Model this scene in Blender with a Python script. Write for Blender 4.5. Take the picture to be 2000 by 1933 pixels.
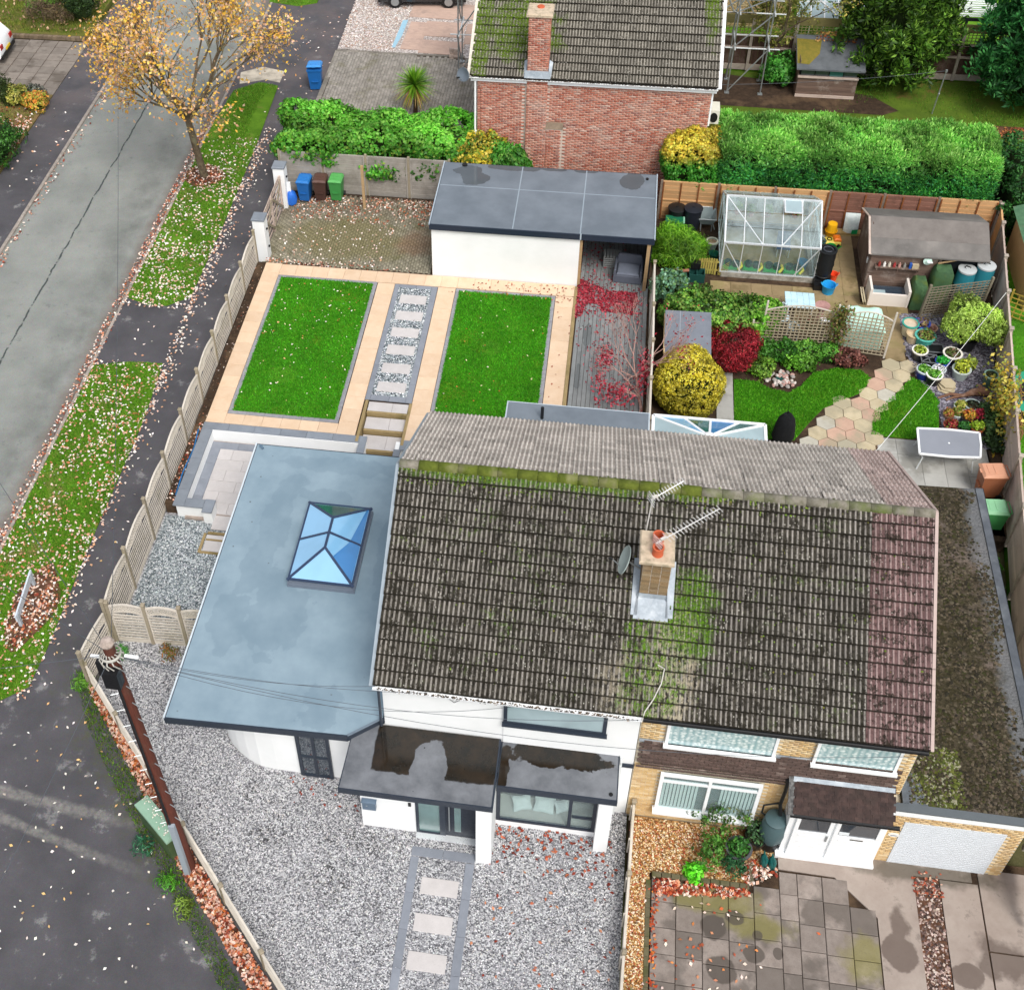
import bpy,math,random
import numpy as np
from mathutils import Matrix,Vector
R=math.radians
PI=math.pi
for o in list(bpy.data.objects):
 bpy.data.objects.remove(o)
SC=bpy.context.scene
COL=SC.collection
# ------------------------------------------------------------------ camera
cd=bpy.data.cameras.new('camera')
cam=bpy.data.objects.new('camera',cd)
COL.objects.link(cam)
cam.location=(4.2695,-15.7297,29.7124)
cam.rotation_euler=(0.79766,0.03174,0.15654)
cd.sensor_fit='HORIZONTAL'
cd.sensor_width=36
cd.lens=2430.52/1960*36
cd.shift_x=0.0946
cd.shift_y=-0.0936
cd.clip_end=2000
SC.camera=cam
# ------------------------------------------------------------------ light
SUN_EL,SUN_AZ=54,152
w=bpy.data.worlds.new('World')
SC.world=w
w.use_nodes=True
wn=w.node_tree.nodes
wl=w.node_tree.links
bg=wn['Background']
sky=wn.new('ShaderNodeTexSky')
sky.sky_type='NISHITA'
sky.sun_disc=False
sky.sun_elevation=R(SUN_EL)
sky.sun_rotation=R(SUN_AZ)
sky.air_density=1.0
sky.dust_density=3.0
sky.ozone_density=1.0
hs=wn.new('ShaderNodeHueSaturation')
hs.inputs['Saturation'].default_value=0.3
wl.new(sky.outputs[0],hs.inputs['Color'])
wl.new(hs.outputs[0],bg.inputs['Color'])
bg.inputs['Strength'].default_value=0.15
sd=bpy.data.lights.new('sun','SUN')
sd.energy=1.5
sd.angle=R(20)
sd.color=(1.0,0.965,0.91)
so=bpy.data.objects.new('sun',sd)
COL.objects.link(so)
so.rotation_euler=(R(90-SUN_EL),0,R(180-SUN_AZ))
so.location=(0,0,40)
SC.view_settings.view_transform='Standard'
SC.view_settings.look='None'
SC.view_settings.gamma=1
SC.view_settings.exposure=0.4
SC.view_settings.use_curve_mapping=False
RNG=np.random.default_rng(7)
random.seed(7)
# ------------------------------------------------------------------ helpers
def H(h):
 h=h.lstrip('#')
 c=[int(h[i:i+2],16)/255 for i in(0,2,4)]
 return tuple((x/12.92 if x<=.04045 else((x+.055)/1.055)**2.4)for x in c)
def link(o,parent=None):
 COL.objects.link(o)
 if parent:
  o.parent=parent
 return o
def origin(o):
 v=Vector((0,0,0))
 while o:
  v+=o.location
  o=o.parent
 return v
def thing(name,label,cat,loc=(0,0,0),rz=0,group=None):
 o=bpy.data.objects.new(name,None)
 o.empty_display_size=.2
 o.location=loc
 o.rotation_euler=(0,0,rz)
 o['label']=label
 o['category']=cat
 if group:
  o['group']=group
 return link(o)
def tag(o,label,cat,group=None):
 o['label']=label
 o['category']=cat
 if group:
  o['group']=group
 return o
def structure(o,kind='structure'):
 o['kind']=kind
 return o
def mesh_np(name,v,f,mat,cols=None,parent=None,smooth=False,extra=None):
 """one mesh object from numpy arrays; cols: one colour per face"""
 v=np.asarray(v,np.float32).reshape(-1,3)
 f=np.asarray(f,np.int32)
 me=bpy.data.meshes.new(name)
 k=f.shape[1]
 me.vertices.add(len(v))
 me.vertices.foreach_set('co',v.ravel())
 me.loops.add(f.size)
 me.loops.foreach_set('vertex_index',f.ravel())
 me.polygons.add(len(f))
 me.polygons.foreach_set('loop_start',np.arange(0,f.size,k,dtype=np.int32))
 if cols is not None:
  a=me.attributes.new('tint','FLOAT_COLOR','FACE')
  c=np.ones((len(f),4),np.float32)
  c[:,:3]=cols
  a.data.foreach_set('color',c.ravel())
 for nm,arr in(extra or{}).items():
  a=me.attributes.new(nm,'FLOAT','FACE')
  a.data.foreach_set('value',np.asarray(arr,np.float32))
 if smooth:
  me.polygons.foreach_set('use_smooth',np.ones(len(f),bool))
 me.update(calc_edges=True)
 me.materials.append(mat)
 o=bpy.data.objects.new(name,me)
 link(o,parent)
 if parent:
  me.transform(Matrix.Translation(-origin(parent)))
 return o
class B:
 """collects boxes, tubes, lathes ... and links them as ONE mesh object"""
 def __init__(s):
  s.v=[]
  s.f=[]
  s.t=[]
  s.cur=None
 def add(s,vs,fs,M=None):
  b=len(s.v)
  if M is not None:
   vs=[tuple(M@Vector(v))for v in vs]
  s.v+=[tuple(v)for v in vs]
  s.f+=[tuple(i+b for i in f)for f in fs]
  s.t+=[s.cur]*len(fs)
  return s
 def box(s,x0,y0,z0,x1,y1,z1,M=None):
  vs=[(x0,y0,z0),(x1,y0,z0),(x1,y1,z0),(x0,y1,z0),(x0,y0,z1),(x1,y0,z1),(x1,y1,z1),(x0,y1,z1)]
  return s.add(vs,[(0,3,2,1),(4,5,6,7),(0,1,5,4),(1,2,6,5),(2,3,7,6),(3,0,4,7)],M)
 def cbox(s,c,d,rz=0,M=None):
  m=Matrix.Translation(c)@Matrix.Rotation(rz,4,'Z')
  if M is not None:
   m=M@m
  return s.box(-d[0]/2,-d[1]/2,-d[2]/2,d[0]/2,d[1]/2,d[2]/2,m)
 def bev(s,x0,y0,z0,x1,y1,z1,b=.01,M=None):
  """box with chamfered top edges"""
  vs=[(x0,y0,z0),(x1,y0,z0),(x1,y1,z0),(x0,y1,z0),(x0,y0,z1-b),(x1,y0,z1-b),(x1,y1,z1-b),(x0,y1,z1-b),(x0+b,y0+b,z1),(x1-b,y0+b,z1),(x1-b,y1-b,z1),(x0+b,y1-b,z1)]
  return s.add(vs,[(0,3,2,1),(8,9,10,11),(0,1,5,4),(1,2,6,5),(2,3,7,6),(3,0,4,7),(4,5,9,8),(5,6,10,9),(6,7,11,10),(7,4,8,11)],M)
 def beam(s,p,q,wd,ht,up=(0,0,1)):
  p,q=Vector(p),Vector(q)
  d=(q-p)
  L=d.length
  x=d.normalized()
  u=Vector(up)
  y=u.cross(x)
  if y.length<1e-4:
   y=Vector((1,0,0)).cross(x)
  y.normalize()
  z=x.cross(y)
  M=Matrix((x,y,z)).transposed().to_4x4()
  M.translation=p
  return s.box(0,-wd/2,-ht/2,L,wd/2,ht/2,M)
 def tube(s,pts,r,n=6,cap=True):
  pts=[Vector(p)for p in pts]
  rr=r if isinstance(r,(list,tuple))else[r]*len(pts)
  b=len(s.v)
  prev=None
  for i,p in enumerate(pts):
   d=(pts[min(i+1,len(pts)-1)]-pts[max(i-1,0)]).normalized()
   a=prev if prev is not None else(Vector((0,0,1))if abs(d.z)<.9 else Vector((1,0,0)))
   x=(a-d*a.dot(d)).normalized()
   prev=x
   y=d.cross(x)
   for k in range(n):
    t=2*PI*k/n
    s.v.append(tuple(p+(x*math.cos(t)+y*math.sin(t))*rr[i]))
  m0=len(s.f)
  for i in range(len(pts)-1):
   for k in range(n):
    k2=(k+1)%n
    s.f.append((b+i*n+k,b+i*n+k2,b+(i+1)*n+k2,b+(i+1)*n+k))
  if cap:
   s.f.append(tuple(b+k for k in range(n))[::-1])
   s.f.append(tuple(b+(len(pts)-1)*n+k for k in range(n)))
  s.t+=[s.cur]*(len(s.f)-m0)
  return s
 def lathe(s,c,prof,n=16,M=None,sx=1,sy=1):
  """prof: (r, z) from bottom outside to the end; r = 0 closes"""
  vs,fs=[],[]
  for r,z in prof:
   for k in range(n):
    t=2*PI*k/n
    vs.append((c[0]+r*sx*math.cos(t),c[1]+r*sy*math.sin(t),c[2]+z))
  for i in range(len(prof)-1):
   for k in range(n):
    k2=(k+1)%n
    fs.append((i*n+k,i*n+k2,(i+1)*n+k2,(i+1)*n+k))
  return s.add(vs,fs,M)
 def prism(s,poly,z0,z1,M=None):
  n=len(poly)
  a=sum(poly[i][0]*poly[(i+1)%n][1]-poly[(i+1)%n][0]*poly[i][1]for i in range(n))
  if a<0:
   poly=poly[::-1]
  vs=[(x,y,z0)for x,y in poly]+[(x,y,z1)for x,y in poly]
  fs=[tuple(range(n))[::-1],tuple(range(n,2*n))]+[(i,(i+1)%n,n+(i+1)%n,n+i)for i in range(n)]
  return s.add(vs,fs,M)
 def poly(s,pts):
  return s.add(pts,[tuple(range(len(pts)))])
 def mesh(s,name,mat,smooth=False):
  me=bpy.data.meshes.new(name)
  me.from_pydata(s.v,[],s.f)
  if any(t is not None for t in s.t):
   a=me.attributes.new('tint','FLOAT_COLOR','FACE')
   for i,t in enumerate(s.t):
    a.data[i].color=(*(t or(.5,.5,.5)),1)
  if smooth:
   for p in me.polygons:
    p.use_smooth=True
  me.materials.append(mat)
  me.update()
  return me
 def build(s,name,mat,parent=None,smooth=False,world=False):
  me=s.mesh(name,mat,smooth)
  o=bpy.data.objects.new(name,me)
  link(o,parent)
  if world and parent:
   me.transform(Matrix.Translation(-origin(parent)))
  if smooth:
   try:
    me.set_sharp_from_angle(angle=R(40))
   except Exception:
    pass
  return o
def piece(name,me,parent,M,world=True):
 """an object that shares mesh data; M = matrix in world space"""
 o=bpy.data.objects.new(name,me)
 link(o,parent)
 if world and parent:
  M=Matrix.Translation(-origin(parent))@M
 o.matrix_local=M
 return o
def TR(x,y,z,rz=0,rx=0,ry=0,sc=None):
 M=Matrix.Translation((x,y,z))@Matrix.Rotation(rz,4,'Z')@Matrix.Rotation(ry,4,'Y')@Matrix.Rotation(rx,4,'X')
 if sc:
  M=M@Matrix.Diagonal((*sc,1))
 return M
def clone(root,loc,rz=0,label=None,group=None):
 r=root.copy()
 COL.objects.link(r)
 r.location=loc
 r.rotation_euler=(0,0,rz)
 if label:
  r['label']=label
 if group:
  r['group']=group
 for ch in list(root.children):
  c=ch.copy()
  COL.objects.link(c)
  c.parent=r
  for g in list(ch.children):
   d=g.copy()
   COL.objects.link(d)
   d.parent=c
 return r
 # ------------------------------------------------------------------ node materials
class NT:
 def __init__(s,name,rough=.8,spec=.3):
  m=bpy.data.materials.new(name)
  m.use_nodes=True
  s.m=m
  s.t=m.node_tree
  s.n=s.t.nodes
  s.l=s.t.links
  s.b=s.n['Principled BSDF']
  s.b.inputs['Roughness'].default_value=rough
  s.b.inputs['Specular IOR Level'].default_value=spec
  s._pos=None
 def new(s,t,**k):
  n=s.n.new(t)
  for a,v in k.items():
   setattr(n,a,v)
  return n
 def put(s,sock,v):
  if isinstance(v,bpy.types.NodeSocket):
   s.l.new(v,sock)
  elif isinstance(v,tuple)and len(v)==3 and sock.type=='RGBA':
   sock.default_value=(*v,1)
  else:
   sock.default_value=v
 def pos(s):
  if s._pos is None:
   s._pos=s.new('ShaderNodeNewGeometry').outputs['Position']
  return s._pos
 def xyz(s,vec=None):
  n=s.new('ShaderNodeSeparateXYZ')
  s.put(n.inputs[0],vec or s.pos())
  return n.outputs
 def obj(s):
  return s.new('ShaderNodeTexCoord').outputs['Object']
 def scl(s,vec,k):
  n=s.new('ShaderNodeVectorMath',operation='MULTIPLY')
  s.put(n.inputs[0],vec)
  n.inputs[1].default_value=k
  return n.outputs[0]
 def rnd(s):
  return s.new('ShaderNodeObjectInfo').outputs['Random']
 def attr(s,name,out='Fac'):
  n=s.new('ShaderNodeAttribute',attribute_name=name)
  return n.outputs[out]
 def noise(s,scale,detail=4,rough=.6,vec=None,dist=0,w=None):
  n=s.new('ShaderNodeTexNoise')
  n.inputs['Scale'].default_value=scale
  n.inputs['Detail'].default_value=detail
  n.inputs['Roughness'].default_value=rough
  n.inputs['Distortion'].default_value=dist
  if w is not None:
   n.noise_dimensions='4D'
   s.put(n.inputs['W'],w)
  s.put(n.inputs['Vector'],vec or s.pos())
  return n.outputs['Fac']
 def vor(s,scale,out='Distance',vec=None,feature='F1',rand=1):
  n=s.new('ShaderNodeTexVoronoi',feature=feature)
  n.inputs['Scale'].default_value=scale
  n.inputs['Randomness'].default_value=rand
  s.put(n.inputs['Vector'],vec or s.pos())
  return n.outputs[out]
 def math(s,op,a,b=0.0,clamp=False):
  n=s.new('ShaderNodeMath',operation=op,use_clamp=clamp)
  s.put(n.inputs[0],a)
  s.put(n.inputs[1],b)
  return n.outputs[0]
 def mr(s,f,a,b,c=0.,d=1.):
  n=s.new('ShaderNodeMapRange')
  n.clamp=True
  s.put(n.inputs[0],f)
  for i,v in enumerate((a,b,c,d)):
   n.inputs[i+1].default_value=v
  return n.outputs[0]
 def ramp(s,f,stops,interp='LINEAR'):
  n=s.new('ShaderNodeValToRGB')
  cr=n.color_ramp
  cr.interpolation=interp
  while len(cr.elements)<len(stops):
   cr.elements.new(.5)
  for e,(p,c)in zip(cr.elements,stops):
   e.position=p
   e.color=(*c,1)
  s.put(n.inputs[0],f)
  return n.outputs[0]
 def mix(s,f,a,b,mode='MIX'):
  n=s.new('ShaderNodeMix',data_type='RGBA',blend_type=mode)
  n.clamp_factor=True
  s.put(n.inputs[0],f)
  s.put(n.inputs[6],a)
  s.put(n.inputs[7],b)
  return n.outputs[2]
 def blob(s,cx,cy,rx,ry,amp=.6,ns=1.6,soft=.05,rot=0):
  """irregular patch in plan, 1 inside"""
  X=s.xyz()
  dx=s.math('SUBTRACT',X[0],cx)
  dy=s.math('SUBTRACT',X[1],cy)
  if rot:
   c,n_=math.cos(rot),math.sin(rot)
   u=s.math('ADD',s.math('MULTIPLY',dx,c),s.math('MULTIPLY',dy,n_))
   v=s.math('SUBTRACT',s.math('MULTIPLY',dy,c),s.math('MULTIPLY',dx,n_))
   dx,dy=u,v
  a=s.math('POWER',s.math('ABSOLUTE',s.math('DIVIDE',dx,rx)),2.0)
  b=s.math('POWER',s.math('ABSOLUTE',s.math('DIVIDE',dy,ry)),2.0)
  d=s.math('SQRT',s.math('ADD',a,b))
  nz=s.math('MULTIPLY',s.math('SUBTRACT',s.noise(ns,4,.55),.5),amp*2)
  return s.mr(s.math('ADD',d,nz),1+soft,1-soft)
 def mx(s,a,b):
  return s.math('MAXIMUM',a,b)
 def mul(s,a,b):
  return s.math('MULTIPLY',a,b)
 def out(s,col=None,rough=None,bump=None,strength=.4,dist=.01,metal=None):
  if col is not None:
   s.put(s.b.inputs['Base Color'],col)
  if rough is not None:
   s.put(s.b.inputs['Roughness'],rough)
  if metal is not None:
   s.b.inputs['Metallic'].default_value=metal
  if bump is not None:
   n=s.new('ShaderNodeBump')
   n.inputs['Strength'].default_value=strength
   n.inputs['Distance'].default_value=dist
   s.put(n.inputs['Height'],bump)
   s.l.new(n.outputs[0],s.b.inputs['Normal'])
  return s.m
def plain(name,c,rough=.6,var=.12,ns=6,spec=.3,metal=None,bump=.15,rv=0.0):
 """paint or plastic: colour with fine wear; rv = per-object variation"""
 t=NT(name,rough,spec)
 c=H(c)if isinstance(c,str)else c
 d=tuple(x*(1-var)for x in c)
 u=tuple(min(1,x*(1+var))for x in c)
 f=t.noise(ns,5,.65)
 col=t.mix(f,d,u)
 if rv:
  k=t.mr(t.rnd(),0,1,1-rv,1+rv)
  g=t.new('ShaderNodeHueSaturation')
  t.put(g.inputs['Value'],k)
  t.put(g.inputs['Color'],col)
  col=g.outputs[0]
 return t.out(col,t.mr(t.noise(ns*2.3,3),.3,.7,max(.02,rough-.12),min(1,rough+.1)),t.noise(ns*6,3),bump,.004,metal)
def two(name,a,b,scale=4,rough=.85,bump=.4,bs=60,dist=.006,lo=.35,hi=.65,c=None,cs=1.,rv=0.0,spec=.25,detail=6):
 """two-tone weathered surface with an optional third large-scale tone"""
 t=NT(name,rough,spec)
 col=t.mix(t.mr(t.noise(scale,detail,.65),lo,hi),H(a),H(b))
 if c:
  col=t.mix(t.mr(t.noise(cs,4,.6),.5,.68),col,H(c))
 col=t.mix(t.mr(t.noise(scale*9,3,.7),.3,.7,0,.35),col,H(a))
 if rv:
  g=t.new('ShaderNodeHueSaturation')
  t.put(g.inputs['Value'],t.mr(t.rnd(),0,1,1-rv,1+rv))
  t.put(g.inputs['Color'],col)
  col=g.outputs[0]
 return t.out(col,rough,t.noise(bs,4,.7),bump,dist)
 # ================================================================== materials
def tint_mat(name,rough=.6,trans=.0,spec=.25):
 t=NT(name,rough,spec)
 c=t.attr('tint','Color')
 t.put(t.b.inputs['Base Color'],c)
 if trans:
  tr=t.new('ShaderNodeBsdfTranslucent')
  t.put(tr.inputs['Color'],c)
  mx=t.new('ShaderNodeMixShader')
  mx.inputs[0].default_value=trans
  t.l.new(t.b.outputs[0],mx.inputs[1])
  t.l.new(tr.outputs[0],mx.inputs[2])
  t.l.new(mx.outputs[0],t.n['Material Output'].inputs['Surface'])
 return t.m
LEAF=tint_mat('leaf',.5,.25,.35)
FALLEN=tint_mat('fallen_leaf',.75,.0,.2)
STONE=tint_mat('stone_chip',.8,0,.25)
BARK=two('bark','#6d5f4c','#453a2e',9,.9,.6,30,.02,c='#7b7a60',cs=2)
BARK2=two('dark_bark','#54402f','#2e231b',9,.9,.6,30,.02)
def mat_tile(name,pan1,pan2,roll1,roll2,moss=True,rear=False,speck=.5):
 t=NT(name,.92,.15)
 P=t.pos()
 roll=t.attr('roll')
 r=t.math('FRACT',t.math('ADD',t.attr('rnd'),t.rnd()))
 n1=t.noise(3.2,5,.7)
 n2=t.noise(24,4,.7)
 n3=t.noise(9,4,.7)
 pan=t.mix(t.mr(n3,.38,.62),H(pan1),H(pan2))
 rl=t.mix(t.mr(n2,.35,.65),H(roll1),H(roll2))
 col=t.mix(roll,pan,rl)
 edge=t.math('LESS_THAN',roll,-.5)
 g=t.new('ShaderNodeHueSaturation')
 t.put(g.inputs['Value'],t.mr(r,0,1,.8,1.2))
 t.put(g.inputs['Color'],col)
 col=g.outputs[0]
 # dark moss spots, then pale lichen
 dk=t.mr(t.math('ADD',t.noise(13,5,.75),t.mul(t.math('SUBTRACT',n1,.5),.9)),.53 if not rear else .66,.60 if not rear else .72)
 col=t.mix(t.mul(dk,.85),col,H('#25221a'))
 li=t.mul(t.mr(t.vor(10),.2,.12),t.mr(t.noise(2.6,2),.48,.56))
 col=t.mix(t.mul(li,speck*1.3),col,H('#c4c1b6'))
 if moss:
  sn=t.noise(3.2,4,.7,vec=t.scl(P,(3.2,.9,1)))
  wash=t.mx(t.blob(6.6,.8,.6,1.45,.8,3,.3),t.mul(t.blob(5.6,.5,.5,.7,.9,3,.3),.5))
  wash=t.mul(wash,t.mr(t.math('ADD',t.mul(t.noise(11,3),.5),t.mul(sn,.5)),.46,.54))
  col=t.mix(t.mul(wash,.85),col,H('#aea48e'))
  m1=t.mul(t.blob(6.98,1.95,.55,.9,1.0,3.2,.25),t.mr(sn,.34,.46))
  m2=t.mul(t.blob(6.2,.8,.6,1.5,1.1,3.4,.25),t.mr(sn,.45,.54))
  m3=t.blob(3.4,4.4,3.9,.24,1.0,2.6,.25)
  m4=t.mul(t.mr(t.noise(1.3,4,.6),.53,.66),t.mr(n3,.5,.62))
  ms=t.mx(t.mx(m1,m2),t.mx(t.mul(m3,.8),t.mul(m4,.45)))
  ms=t.mul(ms,t.mr(t.noise(22,4,.7),.4,.54))
  col=t.mix(ms,col,t.mix(t.mr(n2,.3,.7),H('#34500e'),H('#628c1c')))
 col=t.mix(t.mul(edge,.85),col,H('#201d17'))  # course line: shadow gap and mossy grime both painted into the colour
 return t.out(col,.92,t.math('ADD',n2,t.mul(dk,.6)),.5,.012)
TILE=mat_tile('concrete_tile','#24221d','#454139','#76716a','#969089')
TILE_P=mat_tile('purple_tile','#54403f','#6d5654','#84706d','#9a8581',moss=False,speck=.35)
TILE_R=mat_tile('rear_tile','#8f877f','#a39b93','#c3bab1','#d2cac1',moss=False,rear=True,speck=.8)  # paler tile copy for the rear slope; its sky light is painted in
TILE_RP=mat_tile('rear_purple_tile','#94807a','#a8948d','#bfaaa3','#ccb8b0',moss=False,rear=True,speck=.5)  # same paler copy, sky light put into the colour
def mat_red_tile():
 t=NT('far_tile',.92,.15)
 roll=t.attr('roll')
 r=t.math('FRACT',t.math('ADD',t.attr('rnd'),t.rnd()))
 n2,n3=t.noise(20,4,.7),t.noise(7,4,.7)
 col=t.mix(roll,t.mix(t.mr(n3,.38,.62),H('#35332b'),H('#625e55')),t.mix(t.mr(n2,.35,.65),H('#837d73'),H('#9b958b')))
 g=t.new('ShaderNodeHueSaturation')
 t.put(g.inputs['Value'],t.mr(r,0,1,.8,1.2))
 t.put(g.inputs['Color'],col)
 col=t.mix(t.mul(t.math('LESS_THAN',roll,-.5),.85),g.outputs[0],H('#1d1a15'))  # shadow gap and grime of each course painted dark
 col=t.mix(t.mul(t.mr(n3,.56,.66),.75),col,H('#23211a'))
 col=t.mix(t.mul(t.mr(t.vor(9),.2,.1),.7),col,H('#bbb8ad'))
 m=t.mx(t.blob(.75,27.5,1.3,1.1,.9,2.2,.2),t.blob(-.75,28.5,.35,3.5,.8,2,.2))
 m=t.mx(m,t.blob(7.6,30,.3,2.5,.8,2,.2))
 m=t.mul(m,t.mr(t.noise(12,4,.7),.4,.56))
 col=t.mix(m,col,t.mix(t.mr(n2,.3,.7),H('#34400f'),H('#6c8a20')))
 return t.out(col,.92,n2,.5,.012)
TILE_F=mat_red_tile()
RIDGE=two('ridge_tile','#8d877c','#5d5a4a',5,.92,.5,40,.01,c='#55651c',cs=.9,rv=.12)
RIDGE_M=two('mossy_ridge','#66702a','#4a551c',7,.95,.7,40,.02,c='#8a8468',cs=1.4,rv=.12)
MOSS=two('moss','#5b7420','#39480f',8,1,.8,40,.02)
RENDER=NT('white_render',.75,.2)
RENDER=RENDER.out(RENDER.mix(RENDER.mr(RENDER.noise(.9,5,.6),.35,.75),H('#f4f5f5'),H('#e9ebea')),.78,RENDER.noise(160,3),.12,.003)
UPVC=plain('white_upvc','#f3f5f6',.35,.03,3,.4,bump=.02)
ANTH=plain('anthracite','#2c3440',.4,.1,5,.4,bump=.03)
BLACK=plain('black_plastic','#17181a',.45,.2,6,.4)
GREYM=plain('galvanised_steel','#a4a9ab',.4,.15,12,.5,metal=.6,bump=.05)
ALU=plain('aluminium','#e4e8ea',.35,.06,9,.5,metal=.35,bump=.03)
LEAD=two('lead_flashing','#aab3bb','#7f8a94',6,.5,.3,20,.01,c='#c7cdd2',cs=3,spec=.4)
DARK=plain('dark_interior','#1c2024',.8,.2,3,.1)
def mat_glass(name,c,rough=.04,spec=.7,streak=.25):
 t=NT(name,rough,spec)
 col=t.mix(t.mr(t.noise(.8,3),.4,.65),H(c),tuple(x*(1-streak)for x in H(c)))
 t.b.inputs['IOR'].default_value=1.7
 t.b.inputs['Coat Weight'].default_value=.6
 t.b.inputs['Coat Roughness'].default_value=.02
 return t.out(col,rough)
PANE=mat_glass('window_glass','#3b4650')
PANE_F=mat_glass('frosted_glass','#6f8f8d',.25)
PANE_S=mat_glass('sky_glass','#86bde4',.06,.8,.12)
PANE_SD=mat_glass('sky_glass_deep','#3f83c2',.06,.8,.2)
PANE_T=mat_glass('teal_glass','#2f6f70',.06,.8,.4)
PANE_C=mat_glass('pale_glass','#a9bfc4',.08,.7,.2)
def mat_clear(name='greenhouse_glass',lo=.1,hi=.5):
 t=NT(name,.08,.5)
 t.b.inputs['Base Color'].default_value=(*H('#c8d6d8'),1)
 tr=t.new('ShaderNodeBsdfTransparent')
 tr.inputs[0].default_value=(.88,.93,.93,1)
 mx=t.new('ShaderNodeMixShader')
 f=t.mr(t.noise(2.5,5,.7),.3,.75,lo,hi)
 t.put(mx.inputs[0],f)
 t.l.new(tr.outputs[0],mx.inputs[1])
 t.l.new(t.b.outputs[0],mx.inputs[2])
 t.l.new(mx.outputs[0],t.n['Material Output'].inputs['Surface'])
 return t.m
CLEAR=mat_clear(hi=.36)
CLEARW=mat_clear('clear_window_glass',.1,.22)
# ---- flat roofs
def mat_ext_roof():
 t=NT('grey_membrane',.45,.4)
 n=t.noise(1.1,6,.6)
 col=t.mix(t.mr(n,.35,.68),H('#7c919e'),H('#8da1ad'))
 d=t.blob(-3.9,5.6,.42,2.4,1.0,1.3,.03,-.12)
 d=t.mx(d,t.blob(-3.2,3.2,.8,1.4,1.0,1.5,.03))
 d=t.mx(d,t.blob(-2.7,7.0,.8,.35,.9,2,.03))
 d=t.mx(d,t.blob(-4.3,2.6,.5,.9,.9,1.6,.03))
 d=t.mx(d,t.blob(-.6,5.5,.35,1.6,.8,1.6,.03))
 d=t.mx(d,t.blob(-1.4,.3,.5,.7,.9,2.2,.03))
 d=t.mx(d,t.blob(-2.2,8.2,2,.3,1.1,2,.05))
 col=t.mix(t.mul(d,.24),col,H('#627887'))
 sp=t.mul(t.mr(t.vor(2.2),.07,.04),t.mr(t.noise(1.5),.5,.6))
 col=t.mix(sp,col,H('#5b6468'))
 return t.out(col,t.mr(d,0,1,.5,.3),t.noise(50,3),.08,.004)
def mat_garage_roof():
 t=NT('grey_felt',.5,.4)
 col=t.mix(t.mr(t.noise(.9,6,.6),.35,.68),H('#666f78'),H('#78818a'))
 wet=0.0
 for cx,cy,rx,ry in((-.75,23.45,.55,.3),(-.5,23.0,.5,.45),(.9,23.8,1.0,.22),(2.3,23.85,.5,.16),(3.5,23.85,.5,.14),(5.2,23.4,.42,.55)):
  wet=t.mx(wet,t.blob(cx,cy,rx,ry,.5,1.8,.03))
 col=t.mix(t.mul(wet,.7),col,H('#4a4f52'))
 X=t.xyz()
 return t.out(col,t.mr(wet,0,1,.55,.05),t.mul(t.noise(70,3),t.mr(wet,0,1,1,0)),.1,.004)
def mat_porch_roof():
 t=NT('wet_felt',.5,.45)
 col=t.mix(t.mr(t.noise(1.6,6,.65),.35,.65),H('#5a5d62'),H('#797c81'))
 X=t.xyz()
 nz=t.mul(t.math('SUBTRACT',t.noise(1.9,5,.6),.5),.7)
 wet=t.mul(t.mr(t.math('ADD',X[0],t.mul(nz,.15)),.0,.03),t.mr(t.math('ADD',X[1],t.mul(nz,.5)),-1.02,-.98))
 wet=t.mul(wet,t.mul(t.mr(X[0],2.95,2.9),t.math('SUBTRACT',1,t.blob(1.35,-.85,.42,.82,.4,2.2,.03))))
 wet=t.mx(wet,t.blob(4.3,.0,1.2,.33,.7,2.2,.03))
 wet=t.mx(wet,t.blob(3.05,-.5,.2,.55,.7,2.4,.03))
 w2=t.mix(t.mr(t.noise(2.4,5,.7),.35,.7),H('#1b1a17'),H('#33291f'))
 col=t.mix(wet,col,w2)
 sp=t.mul(t.mr(t.vor(4),.1,.06),t.mr(t.noise(2.4),.5,.56))
 col=t.mix(sp,col,H('#1d1d1d'))
 return t.out(col,t.mr(wet,0,1,.5,.06),t.mul(t.noise(60,3),t.mr(wet,0,1,1,.0)),.15,.004)
EXTROOF=mat_ext_roof()
GARROOF=mat_garage_roof()
PORCHROOF=mat_porch_roof()
def mat_moss_roof():
 t=NT('mossy_chippings',.95,.15)
 c1=t.ramp(t.vor(13,'Color'),[(0,H('#28251b')),(.4,H('#3d3829')),(.75,H('#4c4536')),(1,H('#5f5646'))])
 n=t.noise(1.0,5,.65)
 col=t.mix(t.mul(t.mr(n,.5,.62),.8),c1,H('#7a6d65'))
 col=t.mix(t.mul(t.mr(t.noise(5,5,.75),.53,.62),.8),col,H('#38331f'))
 g=t.mx(t.blob(12.9,.5,.7,1.0,.9,2,.15),t.blob(13.1,9.2,.8,.8,.9,2,.15))
 col=t.mix(t.mul(g,t.mr(t.noise(9,4),.42,.58)),col,H('#565a22'))
 edge=t.mul(t.mr(t.math('ADD',t.xyz()[0],t.mul(t.noise(1.2,4),.9)),15.2,15.5),1.0)
 col=t.mix(t.mul(edge,.8),col,H('#77797c'))
 return t.out(col,.95,t.math('ADD',t.vor(13),t.noise(40,3)),.9,.04)
MOSSROOF=mat_moss_roof()
SHEDFELT=two('shed_felt','#77736f','#625f5c',2.2,.95,.35,90,.006,c='#86817c',cs=1.1)
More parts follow.
